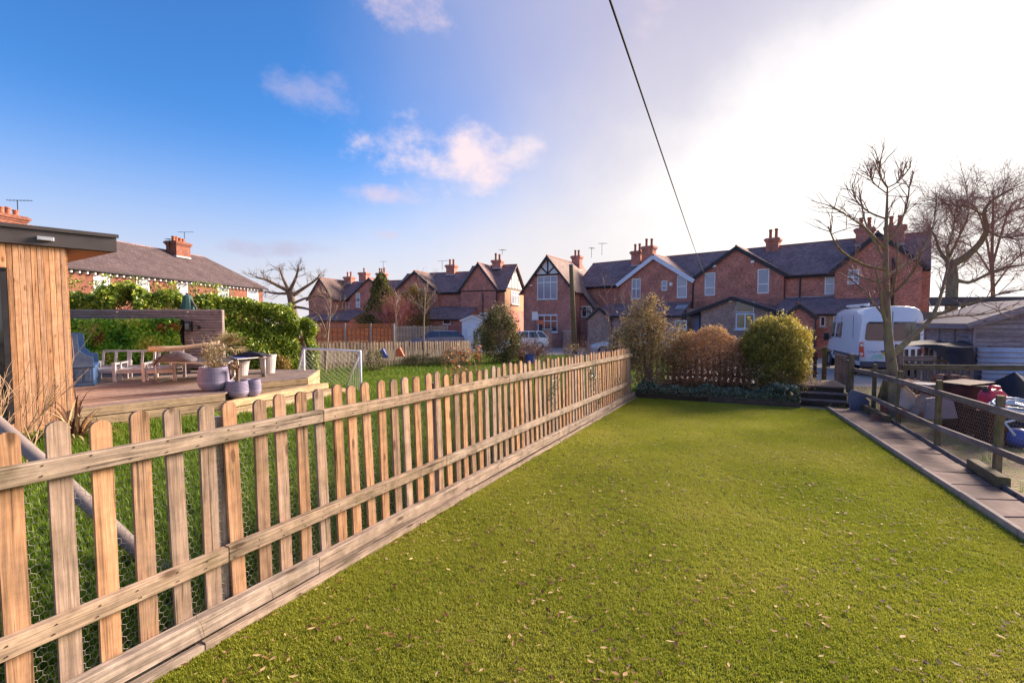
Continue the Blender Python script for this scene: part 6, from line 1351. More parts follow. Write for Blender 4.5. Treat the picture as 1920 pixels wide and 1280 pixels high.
t = limb_tree('weeping_tree', 'dense bare weeping tree far behind the old gnarled tree', [([(1860, 520), (1850, 450), (1830, 390), (1800, 375)], 34, 33, .085, .03), ([(1860, 500), (1880, 430), (1900, 380), (1930, 370)], 34, 35, .085, .03), ([(1862, 520), (1830, 470), (1800, 450)], 34, 33, .07, .025), ([(1862, 540), (1900, 490), (1925, 470)], 34, 33, .07, .025)], ([(1862, 640), (1862, 560), (1860, 480), (1862, 400), (1862, 360)], 34, 34, .16, .04), 'bark_dark', 'twig_pink', 30, 9, -.25, 1.7, 3, 3, .016, .5)
D = 22.0
trunk = ([(556, 650), (552, 600), (546, 560), (542, 545)], D, D, .20, .15)
limbs = [([(542, 546), (520, 535), (500, 525), (480, 520)], D, D-1, .10, .03), ([(542, 546), (530, 520), (525, 505)], D, D+.8, .09, .03), ([(543, 546), (555, 520), (560, 500)], D, D-.6, .09, .03), ([(546, 556), (570, 540), (592, 525), (600, 515)], D, D+.6, .10, .025), ([(550, 575), (580, 580), (600, 595), (612, 625)], D, D-.5, .07, .02), ([(543, 550), (515, 550), (490, 545)], D, D+.9, .08, .02), ([(548, 570), (570, 560), (595, 555), (615, 560)], D, D-1, .07, .02)]
limb_tree('pollard_tree', 'knobbly bare pollarded tree at the end of the laurel hedge', limbs, trunk, 'bark_dark', 'bark_dark', 12, 12, .12, .42, 2, 3, .013, .55)
def sapling(label, pts, d, seed, n=6, r0=.03, mat='twig_pale', L=.9):
    pts_, rd = px_limb(pts, d, d, r0, .006); g = pts_[0]; g.z = gz(g.x, g.y); t = thing('sapling', label, 'tree', g, 'bare saplings by the far fence'); b = MB(); b.tube(pts_, rd, 6); b.build('trunk', mat, t); r = random.Random(seed); st = []
    for k in range(n*2):
        f = r.uniform(.35, .98)*(len(pts_)-1); i = int(f); st.append((pts_[i].lerp(pts_[i+1], f-i), (r.gauss(0, .6), r.gauss(0, .5), .8)))
    twig_mass('twigs', st, L, .008, mat, t, 2, .4, .2, seed, 3)
sapling('pale bare sapling rising in front of the orange fence panels', [(610, 690), (614, 640), (618, 600), (621, 565)], 15.5, 5, 6, .035, 'twig_pale', .55)
sapling('thin bare sapling next to the reddish twiggy tree', [(741, 670), (742, 610), (743, 560)], 22, 6, 5, .04, 'twig_pale', .6)
sapling('tall thin bare sapling in front of the parked dark blue car', [(794, 670), (795, 600), (797, 560), (795, 530)], 19, 7, 6, .04, 'twig_pale', .7)
sapling('slender bare sapling left of the tall brown shrub', [(1142, 690), (1143, 620), (1140, 570), (1132, 530)], 13.5, 8, 4, .02, 'twig_pink', .4)
# conifer, ochre shrub tree and reddish twig tree
cz_ = P(716, 600, 45); g = gz(cz_.x, cz_.y); zt = P(716, 514, 45).z
t = thing('conifer_tree', 'tall narrow dark conifer in front of the far brick house', 'tree', V(cz_.x, cz_.y, g)); n = 9000; f = rng.random(n)**.75; a = rng.random(n)*6.283; rr = 2.05*(1-f)**.55*(.55+.45*rng.random(n)**.5)*(1+.18*np.sin(a*3+f*20)+.12*np.sin(a*5-f*31)); p = np.stack([cz_.x+rr*np.cos(a), cz_.y+rr*np.sin(a), g+.3+f*(zt-g-.2)+rng.normal(0, .08, n)], 1)
leaf_cloud('crown', p, .24, 'conifer', t, .35, up=1.0); b = MB(); b.tube([V(cz_.x, cz_.y, g), V(cz_.x, cz_.y, zt-1)], [.2, .04], 7); b.build('trunk', 'bark_dark', t)
c = P(785, 578, 44); g = gz(c.x, c.y); t = thing('ochre_tree', 'bushy ochre-leaved tree right of the reddish twiggy tree', 'tree', V(c.x, c.y, g)); leaf_cloud('crown', np.concatenate([blob_pts(V(c.x, c.y, c.z-.2), (1.15, 1.1, 2.0), 4200, 60, .2), blob_pts(V(c.x-.6, c.y, c.z+.8), (.9, .9, 1.2), 1600, 40, .2)]), .16, 'ochre_leaf', t, .5); b = MB(); b.tube([V(c.x, c.y, g), V(c.x, c.y, c.z)], [.12, .05], 7); b.build('trunk', 'bark_dark', t)
c = P(742, 625, 41); g = gz(c.x, c.y); t = thing('red_twig_tree', 'rounded reddish twiggy tree in front of the conifer', 'tree', V(c.x, c.y, g)); b = MB(); b.tube([V(c.x, c.y, g), V(c.x, c.y, g+1.3)], [.10, .07], 7); b.build('trunk', 'twig_rose', t)
twig_mass('crown', [(V(c.x, c.y, g+1.1+random.uniform(0, .6)), (random.gauss(0, .42), random.gauss(0, .4), 1)) for _ in range(26)], 1.55, .028, 'twig_rose', t, 3, .33, .12, 21, 4)
leaf_cloud('buds', blob_pts(V(c.x, c.y, g+3.1), (1.35, 1.2, 1.5), 2400, 80, .2, .5), .10, 'rust_leaf', t, .4)
c = P(690, 603, 44); shrub('garden_shrub', 'dark green shrub at the foot of the tall conifer', c, (1.2, 1, .8), 1500, .14, 'conifer', clumps=40)
# ================================================================== telegraph pole, cable, sale sign, bollard bits
c = P(1078, 640, 30); g = gz(c.x, c.y); tp = P(1071, 497, 30)
t = thing('telegraph_pole', 'weathered wooden telegraph pole in front of the half-timbered house', 'pole', V(c.x, c.y, g)); b = MB(); b.tube([V(c.x, c.y, g-.2), V(c.x, c.y, g).lerp(tp, .8), V(c.x, c.y, g).lerp(tp, .8001), tp], [.17, .15, .15, .145], 12); b.build('shaft', 'mossy_wood', t, smooth=True)
b = MB(); b.lathe([(.16, 0), (.16, .03), (.02, .1)], tuple(tp), 12); b.build('cap', 'lead', t)
ca, cb_ = P(1325, 524, 37.6), P(1135, -25, 4.3); b = MB(); b.tube([ca.lerp(cb_, i/30)-V(0, 0, .16*math.sin(math.pi*i/30)) for i in range(31)]+[cb_+(cb_-ca).normalized()*3], .012, 6); tag(b.build('overhead_cable', 'cable', smooth=True), 'black overhead cable running down to the terrace gable', 'cable')
c = P(1003, 650, 37); g = gz(c.x, c.y); t = thing('sale_sign', 'white estate sign board on a post in front of the half-timbered house', 'sign', V(c.x, c.y, g)); zz = P(1003, 592, 37).z
b = MB(); b.box((c.x, c.y, (g+zz)/2+.3), (.07, .07, zz-g+.7)); b.build('post', 'grey_wood', t); b = MB(); b.box((c.x-.02, c.y-.06, zz), (.48, .04, .66)); b.build('board', 'sign_white', t); b = MB(); b.box((c.x+.46, c.y-.06, P(1013, 604, 37).z), (.42, .03, .34)); b.build('reflection_panel', 'plastic_orange', t)  # orange panel stands in for a reflection in the window behind
gp2 = [(1026, 618, 41.0, .75, 'brick gate pillar beside the white hatchback'), (1063, 622, 41.5, .7, 'brick gate pillar behind the telegraph pole')]
for px, yt, d, w_, lab in gp2:
    c = P(px, yt, d); g = gz(c.x, c.y); t = thing('gate_pillar', lab, 'pillar', V(c.x, c.y, g)); b = MB(); b.box((c.x, c.y, (c.z+g)/2), (w_, w_, c.z-g)); b.build('pillar', 'brick_pink', t); b = MB(); b.box((c.x, c.y, c.z+.05), (w_+.12, w_+.12, .1)); b.build('cap', 'stone_sill', t, bevel=.02)
# small pale shed by the middle house
SHF = Fr((P(905, 600, 40).x, 40), -82); SHF.n = V(-SHF.u.y, SHF.u.x, 0); SHF.n = SHF.n if SHF.n.y < 0 else -SHF.n
sh = hroot('small pale blue shed with white edged gable beside the dark evergreen bush', SHF, 1, cat='shed', name='garden_shed'); sw_ = SHF.hit(866, 600)[0]
b = MB(); wall(b, SHF, 0, [(0, -1.4), (sw_, -1.4), (sw_, SHF.hit(868, 600)[1]), (sw_/2, SHF.hit(885, 592)[1]), (0, SHF.hit(868, 600)[1])]); b.quad(SHF.pt(sw_, 0, -1.4), SHF.pt(sw_, -2.5, -1.4), SHF.pt(sw_, -2.5, 1.6), SHF.pt(sw_, 0, 1.6)); b.build('wall', 'blue_white_paint', sh)
roof(sh, SHF, 0, sw_, -2.5, 0, SHF.hit(868, 600)[1], SHF.hit(885, 592)[1], 'v', ov=.15, verge=.12, mat='felt', ridge=None, barge='white_paint', bargew=.12); fbox(SHF, sw_/2-.45, sw_/2+.45, 0, .03, -1.35, .9).build('door', 'white_paint', sh)
# ================================================================== vehicles
def loft(secs, name, mat, parent, smooth=True, cap=True):
    """secs: list of lists of (x,y,z) rings with equal counts"""
    b = MB(); n = len(secs[0]); vs = [p for s_ in secs for p in s_]; fs = []
    for i in range(len(secs)-1):
        for k in range(n): fs.append((i*n+k, i*n+(k+1) % n, (i+1)*n+(k+1) % n, (i+1)*n+k))
    if cap: fs += [tuple(range(n))[::-1], tuple((len(secs)-1)*n+k for k in range(n))]
    b.add(vs, fs); o = b.build(name, mat, parent, smooth=smooth, local=True)
    if smooth:
        try: o.data.set_sharp_from_angle(angle=R(38))
        except Exception: pass
    return o
def wheel(parent, x, y, r, wd):
    b = MB(); pr = [(r*.62, -wd/2), (r*.92, -wd/2), (r, -wd*.32), (r, wd*.32), (r*.92, wd/2), (r*.62, wd/2)]; b.lathe(pr, (0, 0, 0), 24); b.v = [(x+vx, y+vz, r+vy) for vx, vy, vz in b.v]; w_ = b.build('wheel', 'tyre', parent, smooth=True, local=True)
    b = MB(); b.lathe([(.001, wd*.30), (r*.2, wd*.34), (r*.55, wd*.30), (r*.64, wd*.46), (r*.64, -wd*.46), (r*.55, -wd*.3), (.001, -wd*.34)], (0, 0, 0), 20); b.v = [(x+vx, y+vz, r+vy) for vx, vy, vz in b.v]; b.build('rim', 'rim', w_, smooth=True, local=True)
def lquad(parent, name, pts, mat, th=.012, off=(0, 0, 0)):
    b = MB(); pts = [Vector(p) for p in pts]; n = (pts[1]-pts[0]).cross(pts[2]-pts[1]).normalized(); b.extr(pts, n*th); return b.build(name, mat, parent, local=True)
def van(label, loc, heading):
    t = thing('van', label, 'van', loc, rz=heading)
    half = [(.90, .40), (.965, .62), (.985, .95), (.975, 1.35), (.93, 1.85), (.865, 2.28), (.78, 2.46), (.62, 2.55), (.30, 2.585)]
    def ring(x, k=1., zt=1.0, zs=0.):
        h = [(y*k, .40+(z-.40)*zt+zs) for y, z in half]; return [(x, y, z) for y, z in h]+[(x, 0, h[-1][1]+.006)]+[(x, -y, z) for y, z in h[::-1]]+[(x, 0, .40+zs)]
    loft([ring(-.0, .955, .975, .0), ring(.02, .985, .99), ring(.10, 1, 1), ring(1.2), ring(2.6), ring(3.5, 1, .995), ring(3.95, .99, .965), ring(4.35, .97, .80), ring(4.7, .95, .60), ring(5.0, .92, .44), ring(5.3, .85, .37), ring(5.38, .75, .30)], 'body', 'van_white', t)
    def yw(z): 
        for (y0, z0), (y1, z1) in zip(half[:-1], half[1:]):
            if z0 <= z <= z1: return y0+(y1-y0)*(z-z0)/(z1-z0)
        return .9
    # rear doors: two windows, centre seam, lamps, bumper, plate, handle, hinges
    for sg, nm in ((1, 'rear_window'), (-1, 'rear_window')):
        y0, y1, y2 = .035*sg, .80*sg, .76*sg; z0, z1 = 1.34, 2.02
        pts = [(-.012, y0, z0), (-.012, y1-.05*sg, z0), (-.012, y1, z0+.07), (-.012, y2, z1-.08), (-.012, y2-.08*sg, z1), (-.012, y0, z1)]
        b = MB(); b.extr(pts, (-.012, 0, 0)); b.build(nm, 'pane_car', t, local=True)
    lb(t, 'door_seam', (-.008, 0, 1.45), (.012, .014, 1.9), 'trim_grey'); lb(t, 'step_bumper', (-.07, 0, .47), (.20, 1.84, .20), 'trim_grey', .03); lb(t, 'tread_plate', (-.08, 0, .575), (.20, 1.0, .015), 'black_paint')
    for sg in (1, -1):
        b = MB(); b.extr([(-.03, .80*sg, .74), (-.03, .965*sg, .74), (-.03, .955*sg, 1.27), (-.03, .84*sg, 1.27)], (.07, 0, 0)); lp = b.build('tail_light', 'lamp_red', t, local=True)
        for z in (.84, 1.17): b = MB(); b.tube([(-.042, .89*sg, z), (-.028, .89*sg, z)], .058, 14); b.build('lens', 'lamp_clear', lp, local=True)
        for z in (.85, 1.25, 1.95): lb(t, 'hinge', (-.005, .945*sg if z < 1.5 else .89*sg, z), (.03, .05, .07), 'van_white')
    lb(t, 'number_plate', (-.022, .0, .86), (.012, .52, .11), 'plate_yellow'); lb(t, 'plate_lamp_bar', (-.03, 0, .955), (.03, .62, .05), 'trim_grey', .008); lb(t, 'door_handle', (-.03, -.12, 1.12), (.03, .05, .18), 'black_paint', .008)
    # decal on the left rear door
    b = MB(); b.extr([(-.0025, .20, .68), (-.0025, .62, .66), (-.0025, .52, .82), (-.0025, .30, .86)], (-.004, 0, 0)); b.build('decal', 'canvas_mint', t, local=True)
    b = MB(); b.tube([(-.008, .15+.55*i/14, .93+.035*math.sin(i*1.9)+.015*math.cos(i*3.1)) for i in range(15)], .005, 4); b.build('decal', 'trim_grey', t, local=True)
    # left side: windows, rub strip, seams, arches, mirror (left is +y)
    for sg in (1, -1):
        lb(t, 'rub_strip', (1.7, .975*sg, .68), (3.6, .03, .20), 'trim_grey', .01)
        for x in (.75, 2.35, 3.45): lb(t, 'panel_seam', (x, (yw(1.4)+.0)*sg, 1.4), (.012, .012, 1.7), 'trim_grey')
        for x0, x1, nm in ((2.42, 3.2, 'side_window'), (3.5, 4.2, 'cab_window')):
            z0, z1 = 1.36, 2.0; a, c = (yw(z0)+.006)*sg, (yw(z1)+.006)*sg; b = MB(); b.extr([(x0, a, z0), (x1, a, z0), (x1-(.12 if x0 > 3 else 0), c, z1), (x0, c, z1)], (0, .01*sg, 0)); b.build(nm, 'pane_car' if x0 > 3 else 'pane_rust', t, local=True)
        for x in (.95, 4.35): wheel(t, x, .86*sg, .34, .22); b = MB(); b.lathe([(.40, -.03), (.43, -.03), (.43, .03), (.40, .03)], (0, 0, 0), 22); b.v = [(x+vx, .965*sg+vz, .36+vy) for vx, vy, vz in b.v]; b.build('wheel_arch', 'trim_grey', t, local=True)
        lb(t, 'mirror', (4.05, 1.14*sg, 1.35), (.12, .20, .34), 'black_paint', .03); lb(t, 'mirror_arm', (4.08, 1.0*sg, 1.3), (.06, .16, .06), 'black_paint')
    lb(t, 'roof_tube', (2.2, .50, 2.66), (2.6, .14, .10), 'white_paint', .03); lb(t, 'underbody', (2.6, 0, .34), (4.6, 1.5, .16), 'black_paint')
    lb(t, 'roof_bar', (1.2, 0, 2.61), (.05, 1.3, .04), 'black_paint'); lb(t, 'roof_bar', (3.2, 0, 2.61), (.05, 1.3, .04), 'black_paint'); lb(t, 'roof_lamp', (.02, 0, 2.48), (.03, .3, .035), 'lamp_red')
    return t
M('canvas_mint', [(.30, .52, .50), (.40, .60, .56)], 5, rough=.5, bump=0); glass('pane_rust', (.14, .05, .045), .12)
vc = P(1672, 640, 16.3); VH = R(90-23)
van('white high-roofed panel van parked behind the bare tree beyond the wire fence', V(vc.x, vc.y, gz(vc.x, vc.y)), VH)
def car(name, label, loc, heading, paint, L=4.3, W=1.76, H=1.48, hatch=True):
    t = thing(name, label, 'car', loc, rz=heading); hl = L/2
    def ring(x, w_, zb, zt, tuck=.06): h = w_/2; return [(x, h-tuck, zb), (x, h, zb+.18), (x, h*1.0, zb+(zt-zb)*.6), (x, h-.05, zt), (x, 0, zt+.02), (x, -h+.05, zt), (x, -h, zb+(zt-zb)*.6), (x, -h, zb+.18), (x, -h+tuck, zb)]
    loft([ring(-hl, W*.84, .34, .84), ring(-hl+.10, W*.93, .26, .93), ring(-hl+.6, W, .22, .96), ring(0, W, .22, .95), ring(hl-1.15, W, .22, .93), ring(hl-.45, W*.95, .24, .78), ring(hl-.08, W*.84, .30, .66), ring(hl, W*.74, .36, .58)], 'body', paint, t)
    def cab(x, w_, z): h = w_/2; return [(x, h, z), (x, -h, z)]
    rb_, rf_ = (-hl+.55, .40) if hatch else (-hl+.75, .40); bb, bfw = (-hl+.05, hl-1.05) if hatch else (-hl+.25, hl-1.05)
    lo = [(bb, W/2-.08, .93), (bfw, W/2-.09, .92)]; hi = [(rb_, W/2-.24, H-.03), (rf_, W/2-.24, H-.02)]
    b = MB(); vs = [(bb, W/2-.08, .93), (bfw, W/2-.09, .92), (bfw, -W/2+.09, .92), (bb, -W/2+.08, .93), (rb_, W/2-.24, H-.05), (rf_, W/2-.24, H-.04), (rf_, -W/2+.24, H-.04), (rb_, -W/2+.24, H-.05)]
    b.add(vs, [(0, 1, 5, 4), (1, 2, 6, 5), (2, 3, 7, 6), (3, 0, 4, 7), (4, 5, 6, 7)]); b.build('glasshouse', 'pane_car', t, local=True)
    loft([[(rb_-.10, W/2-.27, H-.06), (rb_-.10, -W/2+.27, H-.06), (rb_-.08, -W/2+.27, H-.02), (rb_-.08, W/2-.27, H-.02)], [(rb_+.1, W/2-.23, H-.05), (rb_+.1, -W/2+.23, H-.05), (rb_+.1, -W/2+.30, H), (rb_+.1, W/2-.30, H)], [(rf_-.2, W/2-.23, H-.05), (rf_-.2, -W/2+.23, H-.05), (rf_-.2, -W/2+.30, H+.005), (rf_-.2, W/2-.30, H+.005)], [(rf_+.04, W/2-.25, H-.06), (rf_+.04, -W/2+.25, H-.06), (rf_+.02, -W/2+.28, H-.03), (rf_+.02, W/2-.28, H-.03)]], 'roof', paint, t)
    for sg in (1, -1):
        for (p, q) in (((bb, W/2-.075, .93), (rb_, W/2-.235, H-.04)), ((bfw, W/2-.085, .92), (rf_, W/2-.235, H-.03)), ((-.15, W/2-.085, .93), (-.15, W/2-.235, H-.03)), ((bb+.75, W/2-.08, .93), (rb_+.50, W/2-.235, H-.03))):
            b = MB(); b.tube([(p[0], p[1]*sg, p[2]), (q[0], q[1]*sg, q[2])], .035, 6); b.build('pillar', paint, t, local=True)
        wheel(t, -hl+.78, (W/2-.10)*sg, .31, .2); wheel(t, hl-.85, (W/2-.10)*sg, .31, .2)
        lb(t, 'tail_light', (-hl+.06, (W/2-.20)*sg, .78), (.10, .26, .16), 'lamp_red', .02); lb(t, 'headlight', (hl-.17, (W/2-.34)*sg, .62), (.22, .34, .12), 'lamp_clear', .03); lb(t, 'wing_mirror', (bfw-.35, (W/2+.06)*sg, .99), (.14, .16, .11), paint, .03); lb(t, 'door_handle', (-.25, (W/2+.003)*sg, .80), (.16, .02, .03), 'trim_grey')
        for x in (-.18, .80): lb(t, 'door_seam', (x, (W/2-.002)*sg, .62), (.012, .012, .55), 'trim_grey')
    lb(t, 'bumper', (-hl+.03, 0, .42), (.12, W*.82, .2), 'trim_grey', .04); lb(t, 'number_plate', (-hl-.012, 0, .66), (.01, .5, .11), 'plate_yellow'); lb(t, 'grille', (hl-.02, 0, .42), (.06, .9, .16), 'black_paint', .02)
    return t
c = P(818, 630, 36.5); car('parked_car', 'dark blue hatchback parked beyond the far picket fence', V(c.x, c.y, gz(c.x, c.y)), R(196), 'car_navy', 4.35, 1.78, 1.44)
c = P(985, 630, 38.0); car('parked_car', 'white hatchback parked behind the twig bush', V(c.x, c.y, gz(c.x, c.y)), R(190), 'car_white', 3.7, 1.66, 1.50)
c = P(1166, 640, 30.0); car('parked_car', 'silver car mostly hidden behind the tall brown shrub', V(c.x, c.y, gz(c.x, c.y)), R(170), 'car_silver', 4.2, 1.74, 1.46)
# ================================================================== yard on the right: shed, sheets, scrap
SHC = P(1824, 600, 10.5); SHC.z = 0; du = V(.95, -.312, 0); dv = V(.312, .95, 0)
def sq(u, v, z): return SHC+du*u+dv*v+V(0, 0, z)
sd = thing('timber_shed', 'weathered grey timber shed with felt roof at the right edge', 'shed', sq(1.2, .9, -.3))
SWd, SLn, ze_, zp_ = 2.5, 1.95, 1.57, 2.06
for i in range(19):
    z = -.24+.0975*i+.05
    if z+.045 > zp_-.06: break
    ins = 0 if z+.05 < ze_ else (z+.05-ze_)/((zp_-ze_)/(SWd/2))
    if ins < SWd/2-.05: board('shiplap_board', sq(ins+.02, 0, z), sq(SWd-ins-.02, 0, z), .02, .092, 'shed_wood', sd)
for i in range(18):
    z = -.24+.0975*i+.05; board('shiplap_board', sq(0, .03, z), sq(0, SLn, z), .02, .092, 'shed_wood', sd)
for v_ in (.03, .62, 1.28, 1.92): board('corner_post', sq(-.02, v_, -.3), sq(-.02, v_, ze_), .05, .05, 'shed_wood', sd, up=du)
board('corner_post', sq(.02, -.02, -.3), sq(.02, -.02, ze_), .06, .05, 'shed_wood', sd, up=du)
b = MB(); k = (zp_-ze_)/(SWd/2); o_ = .16; slab(b, sq(SWd/2, -.14, zp_), sq(SWd/2, SLn+.15, zp_), sq(-o_, SLn+.15, ze_-k*o_), sq(-o_, -.14, ze_-k*o_), .035); slab(b, sq(SWd/2, -.14, zp_), sq(SWd/2, SLn+.15, zp_), sq(SWd+o_, SLn+.15, ze_-k*o_), sq(SWd+o_, -.14, ze_-k*o_), .035); b.build('roof', 'felt', sd)
for s_ in (0, 1): board('bargeboard', sq(SWd/2, -.155, zp_-.045), sq(-o_ if s_ == 0 else SWd+o_, -.155, ze_-k*o_-.045), .025, .12, 'shed_wood', sd)
board('eaves_board', sq(-o_+.01, -.12, ze_-k*o_-.04), sq(-o_+.01, SLn+.13, ze_-k*o_-.04), .025, .11, 'shed_wood', sd)
b = MB(); b.extr([sq(.03, .04, -.3), sq(SWd-.03, .04, -.3), sq(SWd-.03, SLn-.04, -.3), sq(.03, SLn-.04, -.3)], (0, 0, ze_+.2)); b.extr([sq(.05, .02, ze_-.3), sq(SWd-.05, .02, ze_-.3), sq(SWd-.05, .02, ze_-.02), sq(SWd/2, .02, zp_-.03), sq(.05, .02, ze_-.02)], dv*.03); b.build('inner_lining', 'shed_wood', sd)
# corrugated iron sheets leaning on it
def corrugated(label, u0, u1, v, z0, z1, pitch=.115, amp=.022):
    n = int((z1-z0)/pitch*8); vs = []; fs = []
    for i in range(n+1):
        z = z0+(z1-z0)*i/n; o_ = amp*math.sin((z-z0)/pitch*2*math.pi); vs += [tuple(sq(u0, v+o_-(z1-z)*.05, z)), tuple(sq(u1, v+o_-(z1-z)*.05, z))]
    for i in range(n): fs.append((2*i, 2*i+1, 2*i+3, 2*i+2))
    b = MB(); b.add(vs, fs); o = b.build('corrugated_sheet', 'corrugated', smooth=True); m = o.modifiers.new('s', 'SOLIDIFY'); m.thickness = .003; tag(o, label, 'metal sheet'); return o
corrugated('corrugated iron sheet leaning against the shed above the long rail', .05, 2.2, -.12, .60, 1.0); corrugated('corrugated iron sheet standing against the shed below the long rail', .10, 2.3, -.20, -.22, .56)
rp0, rp1 = P(1692, 688, 9.0), P(1960, 690, 8.2)
t = thing('boundary_rail', 'long weathered timber rail crossing in front of the shed', 'rail', V(rp0.x, rp0.y, gz(rp0.x, rp0.y))); board('rail', rp0, rp1, .05, .10, 'mossy_wood', t)
for f_ in (.0, 1.0): p = rp0.lerp(rp1, f_); board('post', V(p.x, p.y+.08, gz(p.x, p.y)-.1), V(p.x, p.y+.08, 1.14 if f_ == 0 else .78), .10, .10, 'grey_wood', t, up=(1, 0, 0))
ps0, ps1 = P(1700, 660, 10.3), P(1822, 660, 9.9)
t = thing('pallet_fence', 'rough fence of upright grey pallet slats beneath the black tarpaulin', 'fence', V((ps0.x+ps1.x)/2, ps0.y, gz(ps0.x, ps0.y)))
for j in range(11): p = ps0.lerp(ps1, j/10); board('slat', V(p.x, p.y, gz(p.x, p.y)-.02), V(p.x+random.uniform(-.02, .02), p.y, .98+random.uniform(-.04, .02)), .018, .085, 'grey_wood', t, up=(1, 0, 0))
for z in (.25, .72): board('rail', V(ps0.x-.1, ps0.y-.03, z), V(ps1.x, ps1.y-.03, z), .03, .07, 'grey_wood', t)
pk0, pk1 = P(1685, 672, 9.7), P(1755, 672, 9.5); t = thing('loose_plank', 'pale plank nailed across the pallet slats', 'plank', pk0.lerp(pk1, .5)); board('plank', pk0, pk1, .03, .10, 'grey_wood', t)
# black tarpaulin draped over
q = [P(1690, 645, 10.1), P(1824, 650, 9.6), P(1822, 640, 10.9), P(1735, 638, 11.0)]
nx_, ny_ = 22, 14; vs, fs = [], []
for j in range(ny_+1):
    for i in range(nx_+1):
        a, c = i/nx_, j/ny_
        if c < .55: k = c/.55; p = q[3].lerp(q[2], a).lerp(q[0].lerp(q[1], a), k)
        else:
            k = (c-.55)/.45; p = q[0].lerp(q[1], a)-V(0, .10*k, k*(.05+.42*max(0, min(1, (a-.35)/.4)))*(1+.12*math.sin(a*19)))+V(.03*math.sin(a*13+k*3), 0, 0)
        p = p+V(0, .03*math.sin(a*17+c*4), .02*math.sin(a*9+c*7)); vs.append(tuple(p))
for j in range(ny_):
    for i in range(nx_): a = j*(nx_+1)+i; fs.append((a, a+1, a+nx_+2, a+nx_+1))
b = MB(); b.add(vs, fs); tag(b.build('black_tarpaulin', 'tarp_black', smooth=True), 'black tarpaulin draped over the pallet slats beside the shed', 'tarpaulin')
# rusty tank with lid
tc_ = P(1808, 745, 7.4); g = gz(tc_.x, tc_.y); zt = P(1808, 719, 7.4).z
t = thing('rusty_tank', 'dark rusty metal tank with a flat lid behind the wire fence', 'tank', V(tc_.x, tc_.y, g)); b = MB(); b.lathe([(.30, 0), (.32, .05), (.32, (zt-g)*.5), (.335, (zt-g)*.52), (.32, (zt-g)*.54), (.32, zt-g-.02), (.30, zt-g)], (tc_.x, tc_.y, g), 22, close=True); b.build('drum', 'rust', t, smooth=False); b = MB(); b.box((tc_.x+.02, tc_.y, zt+.02), (.62, .44, .02), .25, Matrix.Rotation(.25, 3, 'Z') @ Matrix.Rotation(-.04, 3, 'Y')); b.build('lid', 'rust', t)
# red fuel can
c = P(1861, 757, 6.5); g = gz(c.x, c.y); c.z = P(1861, 770, 6.5).z
t = thing('petrol_can', 'bright pinkish-red plastic petrol can standing by the fence post', 'can', V(c.x, c.y, c.z)); w2, h2 = .15, .32
b = MB(); b.extr([V(c.x-w2, c.y-.09, c.z), V(c.x+w2, c.y-.09, c.z), V(c.x+w2, c.y-.09, c.z+h2*.72), V(c.x+w2*.35, c.y-.09, c.z+h2), V(c.x-w2*.75, c.y-.09, c.z+h2*.92), V(c.x-w2, c.y-.09, c.z+h2*.7)], (0, .18, 0)); b.build('body', 'plastic_red', t, bevel=.03)
b = MB(); b.tube([V(c.x-w2*.4, c.y, c.z+h2*.90), V(c.x-w2*.3, c.y, c.z+h2*1.12), V(c.x+w2*.5, c.y, c.z+h2*1.08), V(c.x+w2*.75, c.y, c.z+h2*.80)], .022, 8); b.build('handle', 'plastic_red', t, smooth=True); b = MB(); b.lathe([(.035, 0), (.035, .05), (.02, .06)], (c.x-w2*.75, c.y, c.z+h2*.86), 12); b.build('cap', 'black_paint', t)
b = MB(); b.box((c.x, c.y, (c.z+g)/2), (.30, .20, c.z-g-.004)); tag(b.build('crate', 'rust', bevel=.01), 'dark reddish crate under the petrol can', 'crate')
# hose coil
c = P(1912, 765, 6.15); t = thing('hose_coil', 'coil of pale blue hose lying beyond the front fence post', 'hose', V(c.x, c.y, c.z-.1)); b = MB(); pts = []
for i in range(150): a = i/150*6.283*6; r_ = .27+.02*math.sin(i*.7)+.015*math.sin(i*.13); pts.append(V(c.x+r_*math.cos(a)*1.15, c.y+r_*math.sin(a)*.8, c.z-.05+.05*math.sin(a*.5+i*.03)+.06*math.sin(a)+i*.0004))
b.tube(pts+[V(c.x-.42, c.y-.2, c.z-.15), V(c.x-.38, c.y-.3, c.z-.3)], .014, 7); b.build('hose', 'hose', t, smooth=True)
c = P(1900, 742, 7.2); heap('black_bag', 'black plastic sacks piled against the corrugated sheet', 'sack', (c.x, c.y, gz(c.x, c.y)), (.55, .4, 1.0), 'tarp_black', 8)
c = P(1868, 742, 7.9); heap('black_bag', 'low black plastic sack behind the petrol can', 'sack', (c.x, c.y, gz(c.x, c.y)), (.4, .3, .72), 'tarp_black', 9)
c = G(1893, 812); heap('blue_tarpaulin', 'crumpled blue tarpaulin spread on the rough ground', 'tarpaulin', (c.x+.05, c.y+.15, gz(c.x, c.y)), (.66, .46, .36), 'tarp_blue', 4, 26, 12)
c = G(1912, 838); b = MB(); b.lathe([(.001, 0), (.09, .01), (.15, .06), (.165, .13), (.15, .2), (.10, .25), (.001, .27)], (c.x, c.y, gz(c.x, c.y)), 18); tag(b.build('plastic_ball', 'plastic_blue', smooth=True), 'dark blue plastic ball in front of the blue tarpaulin', 'ball')
